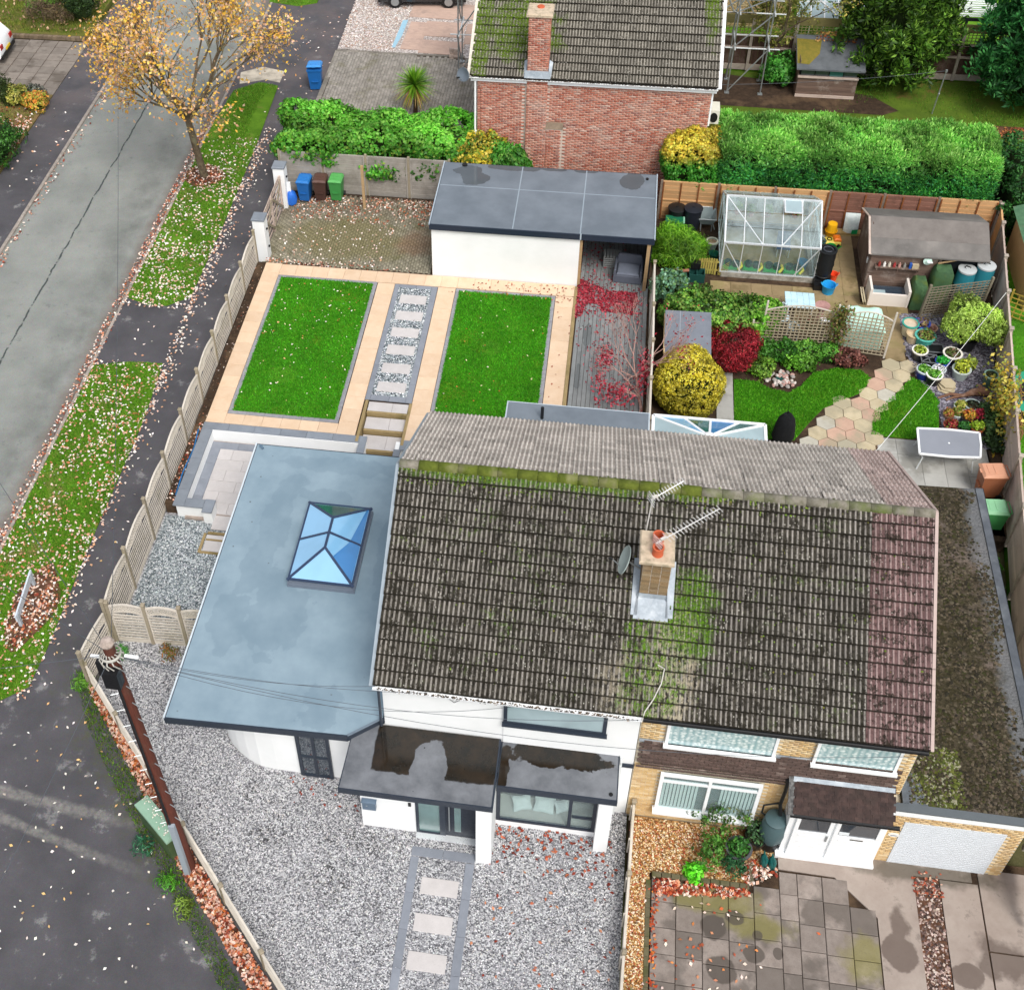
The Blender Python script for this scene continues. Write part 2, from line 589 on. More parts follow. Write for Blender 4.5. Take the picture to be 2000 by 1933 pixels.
# ---- ground
def mat_road():
 t=NT('old_asphalt',.9,.25)
 X=t.xyz()
 n=t.noise(.5,6,.6)
 col=t.mix(t.mr(n,.3,.7),H('#7c7f7b'),H('#92948f'))
 track=t.mr(t.math('ABSOLUTE',t.math('SUBTRACT',X[0],-14.1)),1.1,.2)
 col=t.mix(t.mul(track,t.mr(t.noise(.7,5,.7),.35,.65,0,.7)),col,H('#646763'))
 gut=t.mr(t.math('ADD',X[0],t.mul(t.noise(1.2,4),.8)),-13.2,-12.8)
 col=t.mix(t.mul(gut,.75),col,H('#6d6159'))
 crack=t.mr(t.math('ABSOLUTE',t.math('SUBTRACT',t.math('ADD',X[0],t.mul(t.math('SUBTRACT',t.noise(1.3,4),.5),.22)),-16.25)),.045,.02)
 col=t.mix(t.mul(crack,t.mr(t.noise(2.2,3),.36,.44)),col,H('#3f4645'))
 col=t.mix(t.mul(t.mr(t.noise(2.6,5,.75),.6,.68),.5),col,H('#5c6361'))
 sp=t.vor(55,'Color')
 col=t.mix(.16,col,sp,'OVERLAY')
 return t.out(col,.9,t.noise(120,3),.3,.004)
def mat_tarmac():
 t=NT('tarmac',.8,.3)
 X=t.xyz()
 n=t.noise(.7,6,.62)
 col=t.mix(t.mr(n,.32,.7),H('#464548'),H('#58565a'))
 pale=t.mul(t.mr(t.noise(1.4,6,.72),.585,.66),t.mr(t.noise(.35,3),.44,.56))
 col=t.mix(t.mul(pale,.65),col,H('#8c8b8a'))
 # two worn pale bands across the junction
 for a,b,wd in((-.114,-2.476,.2),(-.232,-4.264,.17)):
  d=t.math('SUBTRACT',X[1],t.math('ADD',t.mul(X[0],a),b))
  d=t.math('ABSOLUTE',t.math('ADD',d,t.mul(t.math('SUBTRACT',t.noise(2,4),.5),.35)))
  band=t.mul(t.mr(d,wd,wd*.4),t.mr(X[0],-5.2,-7.5))
  col=t.mix(t.mul(band,t.mr(t.noise(5,4),.3,.6,.1,.6)),col,H('#8f8c86'))
 gm=t.mul(t.blob(-5.5,-1.0,4.5,1.2,.8,1.2,.3,-.78),t.mr(t.noise(4,5,.7),.46,.62))
 col=t.mix(t.mul(gm,.6),col,H('#4f5429'))
 br=t.mul(t.mr(X[1],26,33),t.mr(t.noise(.5,4),.4,.6))
 col=t.mix(t.mul(br,.6),col,H('#6b6160'))
 sp=t.vor(60,'Color')
 col=t.mix(.15,col,sp,'OVERLAY')
 col=t.mix(t.mul(t.mr(t.vor(1.9),.075,.045),t.mr(t.noise(.8,3),.47,.55)),col,H('#bdb8ae'))
 return t.out(col,t.mr(n,.3,.7,.7,.88),t.noise(110,3),.3,.004)
ROAD=mat_road()
TARMAC=mat_tarmac()
KERB=two('kerb_stone','#a79f96','#857c74',4,.9,.4,50,.006,rv=.12)
def mat_gravel(name,stops,scale,big=None,patch=None):
 t=NT(name,.85,.25)
 v=t.new('ShaderNodeTexVoronoi')
 v.inputs['Scale'].default_value=scale
 t.put(v.inputs['Vector'],t.pos())
 sep=t.new('ShaderNodeSeparateColor')
 t.l.new(v.outputs['Color'],sep.inputs[0])
 col=t.ramp(sep.outputs[0],stops)
 gap=t.mr(v.outputs['Distance'],.55,.8)
 col=t.mix(t.mul(gap,.6),col,stops[0][1])
 if big:
  col=t.mix(t.mul(t.mr(t.noise(.6,5,.6),.52,.7),.45),col,H(big))
 if patch:
  for(cx,cy,rx,ry)in patch:
   b=t.mul(t.blob(cx,cy,rx,ry,1.2,3,.3),t.mr(t.noise(9,4,.7),.48,.6))
   col=t.mix(t.mul(b,.8),col,H('#23221f'))
 return t.out(col,.85,v.outputs['Distance'],-.8,.03)
GRAVEL=mat_gravel('granite_chippings',[(0,H('#4a4a4e')),(.22,H('#707074')),(.45,H('#949498')),(.7,H('#b4b4b6')),(1,H('#d6d6d7'))],30,'#85858a',[(-2.6,-1.6,.5,.25),(-.2,-1.4,.9,.3),(-.9,-2.6,.5,.5),(-3.3,-.6,.2,.6),(.3,-3.1,.3,.3),(5.9,-.5,.35,.8)])
GRAVEL_S=mat_gravel('side_chippings',[(0,H('#3f464a')),(.3,H('#6c767b')),(.55,H('#8d969a')),(.8,H('#afb5b8')),(1,H('#d3d7d9'))],26,'#7b858a')
GRAVEL_G=mat_gravel('golden_gravel',[(0,H('#4a3420')),(.3,H('#8a6236')),(.6,H('#b58a55')),(.85,H('#d3b486')),(1,H('#e9dcc0'))],26,'#6f5030')
GRAVEL_P=mat_gravel('pinkish_gravel',[(0,H('#7c736e')),(.3,H('#a79c96')),(.7,H('#c9c0bb')),(1,H('#e6e0dc'))],18,'#a98f80')
SLATE=mat_gravel('slate_chippings',[(0,H('#3e3a41')),(.35,H('#65616b')),(.7,H('#8a8690')),(1,H('#aaa7b0'))],17,'#726c76')
SOIL=two('soil','#4a3a2d','#2e241c',5,.97,.8,35,.03,c='#67533f',cs=1.2)
EARTH=two('earth_ground','#5d5a3a','#49472e',2,.97,.6,25,.03,c='#5f6f2c',cs=.4)
MULCH=two('leaf_mulch','#6b4c3a','#3d2b22',7,.95,.8,30,.03,c='#8a5a44',cs=2)
def mat_lawn(name,a,b,worn):
 t=NT(name,.95,.1)
 col=t.mix(t.mr(t.noise(1.2,5,.7),.35,.65),H(a),H(b))
 col=t.mix(t.mul(t.mr(t.noise(.7,5,.7),.56,.68),.8),col,H(worn))
 return t.out(col,.95,t.noise(50,4),.6,.02)
LAWN=mat_lawn('lawn_turf','#3f701c','#4f8a1e','#6a7f24')
VERGE=mat_lawn('verge_turf','#4a701c','#628a26','#8a7450')
FARLAWN=mat_lawn('dull_turf','#4a5f22','#5c7226','#7a5a3a')  # duller, browner turf of the back yard
def mat_slab(name,a,b,rv=.08,stain=None,sc=3.,rough=.8,algae=0.):
 t=NT(name,rough,.25)
 r=t.rnd()
 n=t.noise(sc,6,.65,w=t.mul(r,20))
 col=t.mix(t.mr(n,.3,.7),H(a),H(b))
 g=t.new('ShaderNodeHueSaturation')
 t.put(g.inputs['Value'],t.mr(r,0,1,1-rv,1+rv))
 t.put(g.inputs['Color'],col)
 col=g.outputs[0]
 if algae:
  col=t.mix(t.mul(t.mr(t.math('ADD',t.noise(1.1,5,.65),t.mul(t.math('SUBTRACT',r,.5),.25)),.5,.66),algae),col,H('#7c7a45'))
 if stain:
  col=t.mix(t.mul(t.mr(t.noise(.8,5,.6),.53,.62),.75),col,H(stain))
 col=t.mix(t.mul(t.mr(t.noise(40,3,.7),.55,.7),.3),col,tuple(x*.6 for x in H(a)))
 return t.out(col,rough,t.noise(80,3),.2,.004)
BEIGE=mat_slab('beige_slab','#d6b899','#e0c7ac',.06)
PORC=mat_slab('pale_porcelain','#bdb8b6','#cbc6c4',.05,rough=.6)
PORC_G=mat_slab('grey_porcelain','#7d828b','#8d929b',.08,rough=.6)
COPING=mat_slab('grey_coping','#8a919a','#7a818a',.08,rough=.6)
SETT=mat_slab('granite_sett','#9d9da0','#83838a',.1,sc=9)
def mat_concrete_slab():
 """the stained driveway slabs of the brick house"""
 t=NT('stained_slab',.85,.25)
 r=t.rnd()
 n=t.noise(2.6,6,.68,w=t.mul(r,30))
 col=t.mix(t.mr(n,.3,.7),H('#83776f'),H('#a39890'))
 g=t.new('ShaderNodeHueSaturation')
 t.put(g.inputs['Value'],t.mr(r,0,1,.72,1.18))
 t.put(g.inputs['Color'],col)
 col=g.outputs[0]
 damp=t.mr(t.math('ADD',t.noise(.75,5,.6),t.mul(t.math('SUBTRACT',r,.5),.35)),.46,.55)
 col=t.mix(t.mul(damp,.75),col,H('#5d5650'))
 y=t.mx(t.blob(8.3,-1.7,1.0,.35,.9,2,.3),t.blob(9.3,-2.2,.7,.3,.9,2,.3))
 y=t.mx(y,t.blob(11.6,-2.6,.5,.5,.9,2,.3))
 col=t.mix(t.mul(y,.6),col,H('#7f7a3a'))
 dark=0.0
 for c in((8.25,-2.35,.3,.3),(8.75,-2.05,.22,.18),(9.25,-2.4,.12,.12),(9.7,-2.75,.12,.14),(8.4,-3.3,.34,.3),(9.15,-2.85,.25,.2)):
  dark=t.mx(dark,t.blob(*c,.35,3,.06))
 col=t.mix(t.mul(dark,.8),col,H('#4f4842'))
 col=t.mix(t.mul(t.mr(t.noise(34,3,.75),.56,.68),.45),col,H('#5d544e'))
 return t.out(col,t.mr(damp,0,1,.85,.5),t.noise(70,4),.35,.006)
DSLAB=mat_concrete_slab()
def mat_concrete():
 t=NT('poured_concrete',.85,.25)
 col=t.mix(t.mr(t.noise(1.1,6,.66),.3,.7),H('#8f8178'),H('#ab9f95'))
 col=t.mix(t.mul(t.mr(t.noise(2.2,5,.7),.56,.66),.6),col,H('#6e625b'))
 dark=t.mx(t.blob(12.45,-2.35,.4,.42,.4,2.5,.06),t.blob(13.9,-2.65,.36,.3,.4,3,.06))
 dark=t.mx(dark,t.blob(12.5,-1.7,.2,.4,.8,3,.2))
 dark=t.mx(dark,t.blob(14.7,-2.2,.6,.5,.9,2,.2))
 col=t.mix(t.mul(dark,.75),col,H('#5a4d46'))
 col=t.mix(t.mul(t.blob(13.2,-.35,1.6,.25,.9,2,.3),.7),col,H('#4f4a3e'))
 return t.out(col,.85,t.noise(60,4),.35,.006)
CONC=mat_concrete()
BLOCK=two('block_paving','#8f897f','#77726a',5,.9,.4,60,.006,rv=.2)
def mat_forecourt():
 t=NT('mossy_block',.9,.2)
 tn=t.attr('rnd')
 col=t.mix(t.mr(t.noise(3,5),.3,.7),H('#7f7a68'),H('#938d7c'))
 g=t.new('ShaderNodeHueSaturation')
 t.put(g.inputs['Value'],t.mr(tn,0,1,.78,1.18))
 t.put(g.inputs['Color'],col)
 col=g.outputs[0]
 m=t.blob(-5.4,22.0,2.3,1.25,.8,1.1,.35)
 col=t.mix(t.mul(m,.75),col,H('#7a7350'))
 col=t.mix(t.mul(t.mr(t.noise(1.6,5,.7),.52,.66),.5),col,H('#5c5c34'))
 br=t.mul(t.mr(t.xyz()[1],23.2,24.3),t.mr(t.noise(2,4),.3,.6))
 col=t.mix(t.mul(br,.6),col,H('#5a4a3c'))
 col=t.mix(t.mul(t.blob(-2.6,22.0,.7,.7,.9,1.5,.3),.5),col,H('#8a6a54'))
 return t.out(col,.9,t.noise(60,3),.3,.005)
FORE=mat_forecourt()
def mat_blockdrive():
 t=NT('grey_block',.9,.2)
 tn=t.attr('rnd')
 g=t.new('ShaderNodeHueSaturation')
 t.put(g.inputs['Value'],t.mr(tn,0,1,.8,1.15))
 t.put(g.inputs['Color'],t.mix(t.mr(t.noise(2,5),.3,.7),H('#8a857d'),H('#a29c94')))
 col=t.mix(t.mul(t.mr(t.noise(1.1,5,.7),.54,.7),.55),g.outputs[0],H('#6a6745'))
 return t.out(col,.9,t.noise(60,3),.3,.005)
BLOCKD=mat_blockdrive()
YARD=mat_slab('yard_slab','#a48f6c','#8d7a5a',.14,'#6e5f40',2.2,algae=.5)
GSLAB=mat_slab('grey_slab','#b4b3ae','#a3a29d',.1,'#87857e',2.0)
DECKM=NT('grey_deck',.7,.3)
_r=DECKM.rnd()
_c=DECKM.mix(DECKM.mr(DECKM.noise(2.0,5,.65,w=DECKM.mul(_r,15)),.3,.7),H('#7a7d7d'),H('#8f9292'))
_g=DECKM.new('ShaderNodeHueSaturation')
DECKM.put(_g.inputs['Value'],DECKM.mr(_r,0,1,.85,1.1))
DECKM.put(_g.inputs['Color'],_c)
_w=DECKM.mx(DECKM.blob(4.1,17.3,.14,.7,.9,2,.05),DECKM.mx(DECKM.blob(4.75,16.8,.25,.35,.9,2,.05),DECKM.blob(3.9,15.3,.1,.6,.9,2,.05)))
DECKM=DECKM.out(DECKM.mix(DECKM.mul(_w,.6),_g.outputs[0],H('#5d6263')),DECKM.mr(_w,0,1,.65,.2),DECKM.noise(30,3),.2,.004)
def wood(name,a,b,c=None,rv=.12,sc=(1.2,14,14),rough=.85):
 """grain stretched along local X of each board"""
 t=NT(name,rough,.2)
 r=t.rnd()
 vec=t.scl(t.obj(),sc)
 n=t.noise(3,5,.7,vec=vec,w=t.mul(r,40))
 col=t.mix(t.mr(n,.3,.7),H(a),H(b))
 g=t.new('ShaderNodeHueSaturation')
 t.put(g.inputs['Value'],t.mr(r,0,1,1-rv,1+rv))
 t.put(g.inputs['Color'],col)
 col=g.outputs[0]
 if c:
  col=t.mix(t.mul(t.mr(t.noise(1.3,5,.7),.52,.68),.7),col,H(c))
 return t.out(col,rough,n,.4,.006)
PALEWOOD=wood('weathered_pale_wood','#d9d1c5','#bfb6a9','#b3ab98',.08)
POSTWOOD=wood('weathered_post','#a79c86','#8b8070','#7f7a58')
ORANGEW=wood('orange_fence_wood','#dab080','#c89a6a','#bd8e60')
BROWNW=wood('brown_fence_wood','#9c7464','#855a4c','#6d4f43')
PINKW=wood('pale_board','#cdbcb0','#b7a498','#a08b7f')
BEAMW=wood('oak_post','#b79a74','#9c8260')
SHEDW=wood('old_shed_board','#7d685c','#594941','#a59a90',.18)
SLEEPER=wood('sleeper','#a8946c','#84724f','#5f5a30')
TRELLISW=wood('trellis_lath','#b1a58f','#94876f')
DARKTRELW=wood('grey_trellis','#8a8270','#6f6858')
CONCPOST=two('concrete_post','#b5aa9d','#9a8f83',5,.9,.4,40,.005,rv=.1)
BOARDC=two('concrete_panel','#aba59d','#948e86',3,.9,.4,25,.01,c='#7d786e',cs=1.2,rv=.06)
def mat_brick(name,cols,mortar=None,attr=True):
 t=NT(name,.9,.15)
 r=t.math('FRACT',t.math('ADD',t.attr('rnd'),t.mul(t.rnd(),7.31)))
 k=len(cols)
 col=t.ramp(r,[(i/(k-1),H(c))for i,c in enumerate(cols)])
 col=t.mix(t.mul(t.mr(t.noise(30,4,.7),.4,.7),.4),col,tuple(x*.6 for x in H(cols[0])))
 col=t.mix(t.mul(t.mr(t.noise(.8,5,.65),.5,.72),.3),col,H('#c9bdb0'))
 return t.out(col,.9,t.noise(70,3),.4,.005)
BRICK_R=mat_brick('red_brick',['#a8604e','#bd7660','#c88a74','#c98f7b','#d2a492','#b8705c','#96645a','#d8b8a8'])
BRICK_Y=mat_brick('buff_brick',['#c7a473','#dabb88','#e2c799','#d2b07a','#e8d3ac','#c9a574','#d9bf92'])
BRICK_C=mat_brick('weathered_buff_brick',['#8a7152','#9c8464','#8f7c60','#76624a','#a8957a'])
MORTAR=two('mortar','#d3c6ba','#c0b3a6',6,.95,.3,60,.004)
MORTAR_Y=two('pale_mortar','#dcd2be','#cabfa8',6,.95,.3,60,.004)
PLAIN=NT('clay_hanging_tile',.85,.25)
_r=PLAIN.math('FRACT',PLAIN.math('ADD',PLAIN.attr('rnd'),PLAIN.mul(PLAIN.rnd(),5.7)))
PLAIN=PLAIN.out(PLAIN.mix(PLAIN.mr(PLAIN.noise(8,4),.3,.7),PLAIN.ramp(_r,[(0,H('#564640')),(.6,H('#6b5750')),(.93,H('#74625a')),(1,H('#a08f86'))]),H('#5a4c47')),.85,PLAIN.noise(50,3),.3,.004)
PORCHTILE=two('dark_porch_tile','#4a3a36','#2f2726',7,.85,.4,40,.008,c='#3c332f',cs=2,rv=.15)
CLAY=plain('terracotta','#c2603f',.75,.15,8)
CONCAP=two('chimney_cap','#cdbba3','#b5a48d',8,.95,.5,40,.01,c='#8f8570',cs=5)
RUST=wood('pole_creosote','#6d3f33','#4d2a23','#5d4a40',0,(20,20,1.2))
CABIN=two('green_cabinet_paint','#8fae98','#7ca087',2,.55,.1,30,.003,c='#9db8a4',cs=1,spec=.4)
print('materials done')
# ================================================================== scatter tools
def in_poly(p,poly):
 x,y=p[:,0],p[:,1]
 r=np.zeros(len(p),bool)
 n=len(poly)
 for i in range(n):
  x1,y1=poly[i]
  x2,y2=poly[(i+1)%n]
  c=((y1>y)!=(y2>y))
  with np.errstate(divide='ignore',invalid='ignore'):
   xi=(x2-x1)*(y-y1)/(y2-y1)+x1
  r^=c&(x<xi)
 return r
def sample(poly,n,mask=None):
 a=np.array(poly)
 lo,hi=a.min(0),a.max(0)
 out=[]
 got=0
 for _ in range(60):
  p=lo+RNG.random((n*2,2))*(hi-lo)
  p=p[in_poly(p,poly)]
  if mask is not None:
   p=p[RNG.random(len(p))<mask(p)]
  out.append(p)
  got+=len(p)
  if got>=n:
   break
 return np.concatenate(out)[:n]
def pal(cols,n,jit=.12,weights=None):
 c=np.array([H(x)for x in cols])
 i=RNG.choice(len(cols),n,p=weights)
 return np.clip(c[i]*(1+(RNG.random((n,1))-.5)*2*jit)*(1+(RNG.random((n,3))-.5)*.1),0,1)
def frames(nrm):
 """two unit vectors perpendicular to each normal, random spin"""
 n=nrm/np.linalg.norm(nrm,axis=1,keepdims=True)
 a=RNG.normal(size=n.shape)
 u=np.cross(n,a)
 u/=np.linalg.norm(u,axis=1,keepdims=True)+1e-9
 return n,u,np.cross(n,u)
def leaf_quads(c,nrm,L,W,bend=.0,axis=None):
 """diamond leaves centred at c lying across nrm; returns verts, faces"""
 n,u,v=frames(nrm)
 if axis is not None:
  u=axis-n*(axis*n).sum(1,keepdims=True)
  u/=np.linalg.norm(u,axis=1,keepdims=True)+1e-9
  v=np.cross(n,u)
 L=np.broadcast_to(np.asarray(L),(len(c),))[:,None]
 W=np.broadcast_to(np.asarray(W),(len(c),))[:,None]
 b=n*L*bend
 q=np.stack([c-u*L/2,c+v*W/2+b,c+u*L/2,c-v*W/2+b],1)
 return q.reshape(-1,3),np.arange(len(c)*4).reshape(-1,4)
def fallen(name,poly,n,z,cols,size=(.08,.14),mask=None,weights=None,parent=None,kind='stuff',tilt=.35):
 p=sample(poly,n,mask)
 n=len(p)
 zz=z(p)if callable(z)else np.full(n,z)
 c=np.column_stack([p,zz+.012+RNG.random(n)*.02])
 nr=np.column_stack([RNG.normal(0,tilt,n),RNG.normal(0,tilt,n),np.ones(n)])
 L=size[0]+RNG.random(n)*(size[1]-size[0])
 v,f=leaf_quads(c,nr,L,L*(.5+.3*RNG.random(n)),.12)
 o=mesh_np(name,v,f,FALLEN,pal(cols,n,.18,weights),parent)
 o['kind']=kind
 return o
def grass(name,poly,n,z,h,cols,mask=None,parent=None,lean=.35):
 p=sample(poly,n,mask)
 n=len(p)
 a=RNG.random(n)*2*PI
 d=np.column_stack([np.cos(a),np.sin(a),np.zeros(n)])
 hh=h*(.5+RNG.random(n))[:,None]
 b=np.column_stack([p,np.full(n,z)])
 wd=.010+.007*RNG.random((n,1))
 tip=b+np.array([0,0,1])*hh+np.column_stack([RNG.normal(0,lean,n),RNG.normal(0,lean,n),np.zeros(n)])*hh
 v=np.stack([b-d*wd,b+d*wd,tip],1).reshape(-1,3)
 # patchy tone: low-frequency variation that belongs to the sward
 k=.5+.5*np.sin(p[:,0]*2.1+np.sin(p[:,1]*1.7)*1.5)*np.cos(p[:,1]*1.3+1.1*np.sin(p[:,0]*1.1))
 col=pal(cols,n,.22)*(.85+.3*k[:,None])
 o=mesh_np(name,v,np.arange(n*3).reshape(-1,3),LEAF,col,parent)
 o['kind']='stuff'
 return o
OCT_V=np.array([(1,0,0),(-1,0,0),(0,1,0),(0,-1,0),(0,0,1),(0,0,-1)],float)
OCT_F=np.array([(0,2,4),(2,1,4),(1,3,4),(3,0,4)])
def pebbles(name,poly,n,z,r,cols,mask=None,flat=.6,parent=None):
 p=sample(poly,n,mask)
 n=len(p)
 a=RNG.random(n)*2*PI
 sc=(r[0]+RNG.random((n,1))*(r[1]-r[0]))*(1+(RNG.random((n,3))-.5)*.7)
 sc[:,2]*=flat
 V=OCT_V[None]*sc[:,None,:]
 V+=RNG.normal(0,.12,V.shape)*sc[:,None,:]
 ca,sa=np.cos(a)[:,None],np.sin(a)[:,None]
 X=V[:,:,0]*ca-V[:,:,1]*sa
 Y=V[:,:,0]*sa+V[:,:,1]*ca
 zz=z(p)if callable(z)else np.full(n,z)
 V=np.stack([X+p[:,:1],Y+p[:,1:],V[:,:,2]+zz[:,None]+.004],2)
 F=(OCT_F[None]+np.arange(n)[:,None,None]*6).reshape(-1,3)
 o=mesh_np(name,V.reshape(-1,3),F,STONE,np.repeat(pal(cols,n,.15),4,0),parent)
 o['kind']='stuff'
 return o
def sheet(name,poly,z,mat,z0=None,kind='structure',parent=None):
 b=B()
 if z0 is None:
  n=len(poly)
  a=sum(poly[i][0]*poly[(i+1)%n][1]-poly[(i+1)%n][0]*poly[i][1]for i in range(n))
  b.poly([(x,y,z)for x,y in(poly if a>0 else poly[::-1])])
 else:
  b.prism(poly,z0,z)
 o=b.build(name,mat,parent,world=bool(parent))
 if not parent:
  o['kind']=kind
 return o
def rect(x0,y0,x1,y1):
 return[(x0,y0),(x1,y0),(x1,y1),(x0,y1)]
def box_mesh(name,dx,dy,dz,mat,bev=.008):
 """shared slab / block mesh: centred in x and y, top at z = 0"""
 return B().bev(-dx/2,-dy/2,-dz,dx/2,dy/2,0,bev).mesh(name,mat)
def slabs(name,parent,cells,z,mat,th=.04,gap=.006,bev=.006,jz=.003):
 """cells: (x0, y0, x1, y1) each a piece of its own; alike pieces share mesh data"""
 cache={}
 for(x0,y0,x1,y1)in cells:
  k=(round(x1-x0,3),round(y1-y0,3))
  if k not in cache:
   cache[k]=box_mesh(name,k[0]-gap,k[1]-gap,th,mat,bev)
  piece(name,cache[k],parent,TR((x0+x1)/2,(y0+y1)/2,z+random.uniform(-jz,jz),0,random.uniform(-.003,.003),random.uniform(-.003,.003)))
def grid_cells(x0,y0,x1,y1,nx,ny):
 return[(x0+(x1-x0)*i/nx,y0+(y1-y0)*j/ny,x0+(x1-x0)*(i+1)/nx,y0+(y1-y0)*(j+1)/ny)for j in range(ny)for i in range(nx)]
def blocks(name,parent,poly,z,bw,bh,mat,rot=0,zf=None):
 """block paving too small to pick apart singly: one joined part"""
 a=np.array(poly)
 lo,hi=a.min(0),a.max(0)
 cx,cy=(lo+hi)/2
 R_=np.hypot(*(hi-lo))/2
 V,F,T=[],[],[]
 ny=int(2*R_/bh)+1
 nx=int(2*R_/bw)+2
 c,s_=math.cos(rot),math.sin(rot)
 pts=[]
 for j in range(ny):
  for i in range(nx):
   u=-R_+(i+(.5 if j%2 else 0))*bw
   v=-R_+j*bh
   pts.append((cx+u*c-v*s_,cy+u*s_+v*c))
 pts=np.array(pts)
 pts=pts[in_poly(pts,poly)]
 n=len(pts)
 hx,hy=bw/2-.004,bh/2-.004
 loc=np.array([(-hx,-hy,-.012),(hx,-hy,-.012),(hx,hy,-.012),(-hx,hy,-.012),(-hx+.006,-hy+.006,0),(hx-.006,-hy+.006,0),(hx-.006,hy-.006,0),(-hx+.006,hy-.006,0)])
 V=np.stack([loc[None,:,0]*c-loc[None,:,1]*s_+pts[:,:1],loc[None,:,0]*s_+loc[None,:,1]*c+pts[:,1:],np.broadcast_to(loc[None,:,2],(n,8))+z+(RNG.random((n,1))-.5)*.008],2)
 if zf:
  V[:,:,2]+=zf(pts)[:,None]
 fl=np.array([(4,5,6,7),(0,1,5,4),(1,2,6,5),(2,3,7,6),(3,0,4,7)])
 F=(fl[None]+np.arange(n)[:,None,None]*8).reshape(-1,4)
 o=mesh_np(name,V.reshape(-1,3),F,mat,None,parent,extra={'rnd':np.repeat(RNG.random(n),5)})
 o['kind']='stuff'
 return o
LEAFMIX=['#e3cdbd','#d9bca8','#c9967c','#b9724f','#8a4a33','#e9dccf','#caa06a']
PALELEAF=['#f0e2d6','#e8d2c4','#dcb9a4','#f4ece4','#cc9a7c']
REDLEAF=['#a4553c','#8a4030','#c07a5e','#d9a68e','#6b3327','#e2c4b2','#b8622f']
CRIMSON=['#9c2434','#7f1c2a','#b3434f','#6b1722','#bd5a64','#95303c']
GRASSC=['#409a1a','#52b41e','#338412','#68c42a','#48a01a']
GRASSV=['#569020','#68a42a','#487f18','#7cb038','#8a9a40']
GZ=.6
NZ=.4
PZ=.12
# ================================================================== ground, road, pavements
sheet('ground',rect(-400,-400,400,400),-.16,EARTH)
sheet('road',rect(-18.6,-60,-12.95,160),-.1,ROAD)
path_poly=[(-12.85,1.0),(-12.85,90),(-8.3,90),(-8.3,1.9),(-.4,-6.3),(-.4,-60),(-12.85,-60)]
footpath=sheet('footpath',path_poly,0,TARMAC,-.12)
farpath=sheet('pavement',rect(-20.7,-60,-18.72,160),0,TARMAC,-.12)
kerb_me=box_mesh('kerb_stone',.13,.91,.18,KERB,.02)
kerb=structure(bpy.data.objects.new('kerb',None))
link(kerb)
for k in range(56):
 y=-6+k*.915
 piece('kerb_stone',kerb_me,kerb,TR(-12.89,y,.012+random.uniform(-.004,.004)))
kerb2=structure(bpy.data.objects.new('kerb',None))
link(kerb2)
for k in range(36):
 piece('kerb_stone',kerb_me,kerb2,TR(-18.66,14+k*.915,.012+random.uniform(-.004,.004)))
 # grass verges with their fallen leaves
v1=[(-12.8,18.2),(-11.9,17.85),(-11.2,17.9),(-10.45,18.5),(-10.42,23),(-10.5,28.5),(-10.7,33.4),(-11.6,33.6),(-12.6,32.8),(-12.8,30)]
v2=[(-12.8,14.45),(-11.6,14.8),(-10.4,14.85),(-10.22,12),(-10.22,6.5),(-10.15,3),(-10.2,1.7),(-10.8,1.2),(-12.1,1.0),(-12.8,1.4)]
sheet('grass_verge',v1,.03,VERGE,-.1)
sheet('grass_verge',v2,.03,VERGE,-.1)
def bare(p,spots):
 k=np.ones(len(p))
 for cx,cy,rx,ry in spots:
  d=np.hypot((p[:,0]-cx)/rx,(p[:,1]-cy)/ry)
  k*=np.clip((d-.7)*2,0,1)
 return k
V1B=[(-12.1,26.1,.85,.75),(-12.65,30.0,.35,1.6),(-10.8,31,.5,2.5),(-12,21.6,.7,.5)]
V2B=[(-11.1,4.3,.62,1.35)]
grass('grass',v1,40000,.03,.055,GRASSV,lambda p:bare(p,V1B))
grass('grass',v2,42000,.03,.055,['#4a8a14','#5fa01e','#3d7a10','#78b02c','#86903c'],lambda p:bare(p,V2B))
for nm,(cx,cy,rx,ry),mt in(('bare_soil',(-12.1,26.1,.85,.75),MULCH),('bare_soil',(-11.1,4.3,.66,1.45),MULCH)):
 pts=[(cx+rx*math.cos(t)*(1+.12*math.sin(3*t+1)),cy+ry*math.sin(t)*(1+.1*math.cos(4*t)))for t in np.linspace(0,2*PI,28)[:-1]]
 sheet(nm,pts,.05,mt,.0)
def clumpy(f,amp=1.0):
 ph=RNG.random(6)*6
 def m(p):
  k=.5+.5*np.sin(p[:,0]*f+ph[0]+1.3*np.sin(p[:,1]*f*.8+ph[1]))*np.sin(p[:,1]*f*1.2+ph[2]+np.sin(p[:,0]*f*.9+ph[3]))
  return np.clip(k*amp+.12,0,1)
 return m
c1=clumpy(1.6)
fallen('fallen_leaves',[(-12.9,17.7),(-10.2,17.7),(-10.2,29),(-12.9,29)],1500,.045,PALELEAF,(.08,.13),lambda p:c1(p)*np.clip(1.2-(p[:,1]-18)/12,.12,1))
c2=clumpy(2.1)
fallen('fallen_leaves',[(-12.85,1.0),(-10.05,1.0),(-10.05,14.8),(-12.85,14.8)],2300,.045,PALELEAF+['#cf9a78','#b9724f'],(.07,.125),lambda p:c2(p)*np.where(p[:,1]>3,1,.5))
fallen('fallen_leaves',rect(-13.2,2,-12.78,30),1700,-.02,REDLEAF+PALELEAF,(.07,.12))
fallen('fallen_leaves',[(-10.35,1.5),(-9.6,1.5),(-9.9,30),(-10.45,30)],800,.005,PALELEAF,(.08,.13),lambda p:np.clip(1-(p[:,0]+10.4)/.8,0,1)**2)
fallen('fallen_leaves',[(-12,15),(-8.5,15),(-8.5,40),(-10.3,40),(-12,18)],170,.005,PALELEAF,(.09,.13))
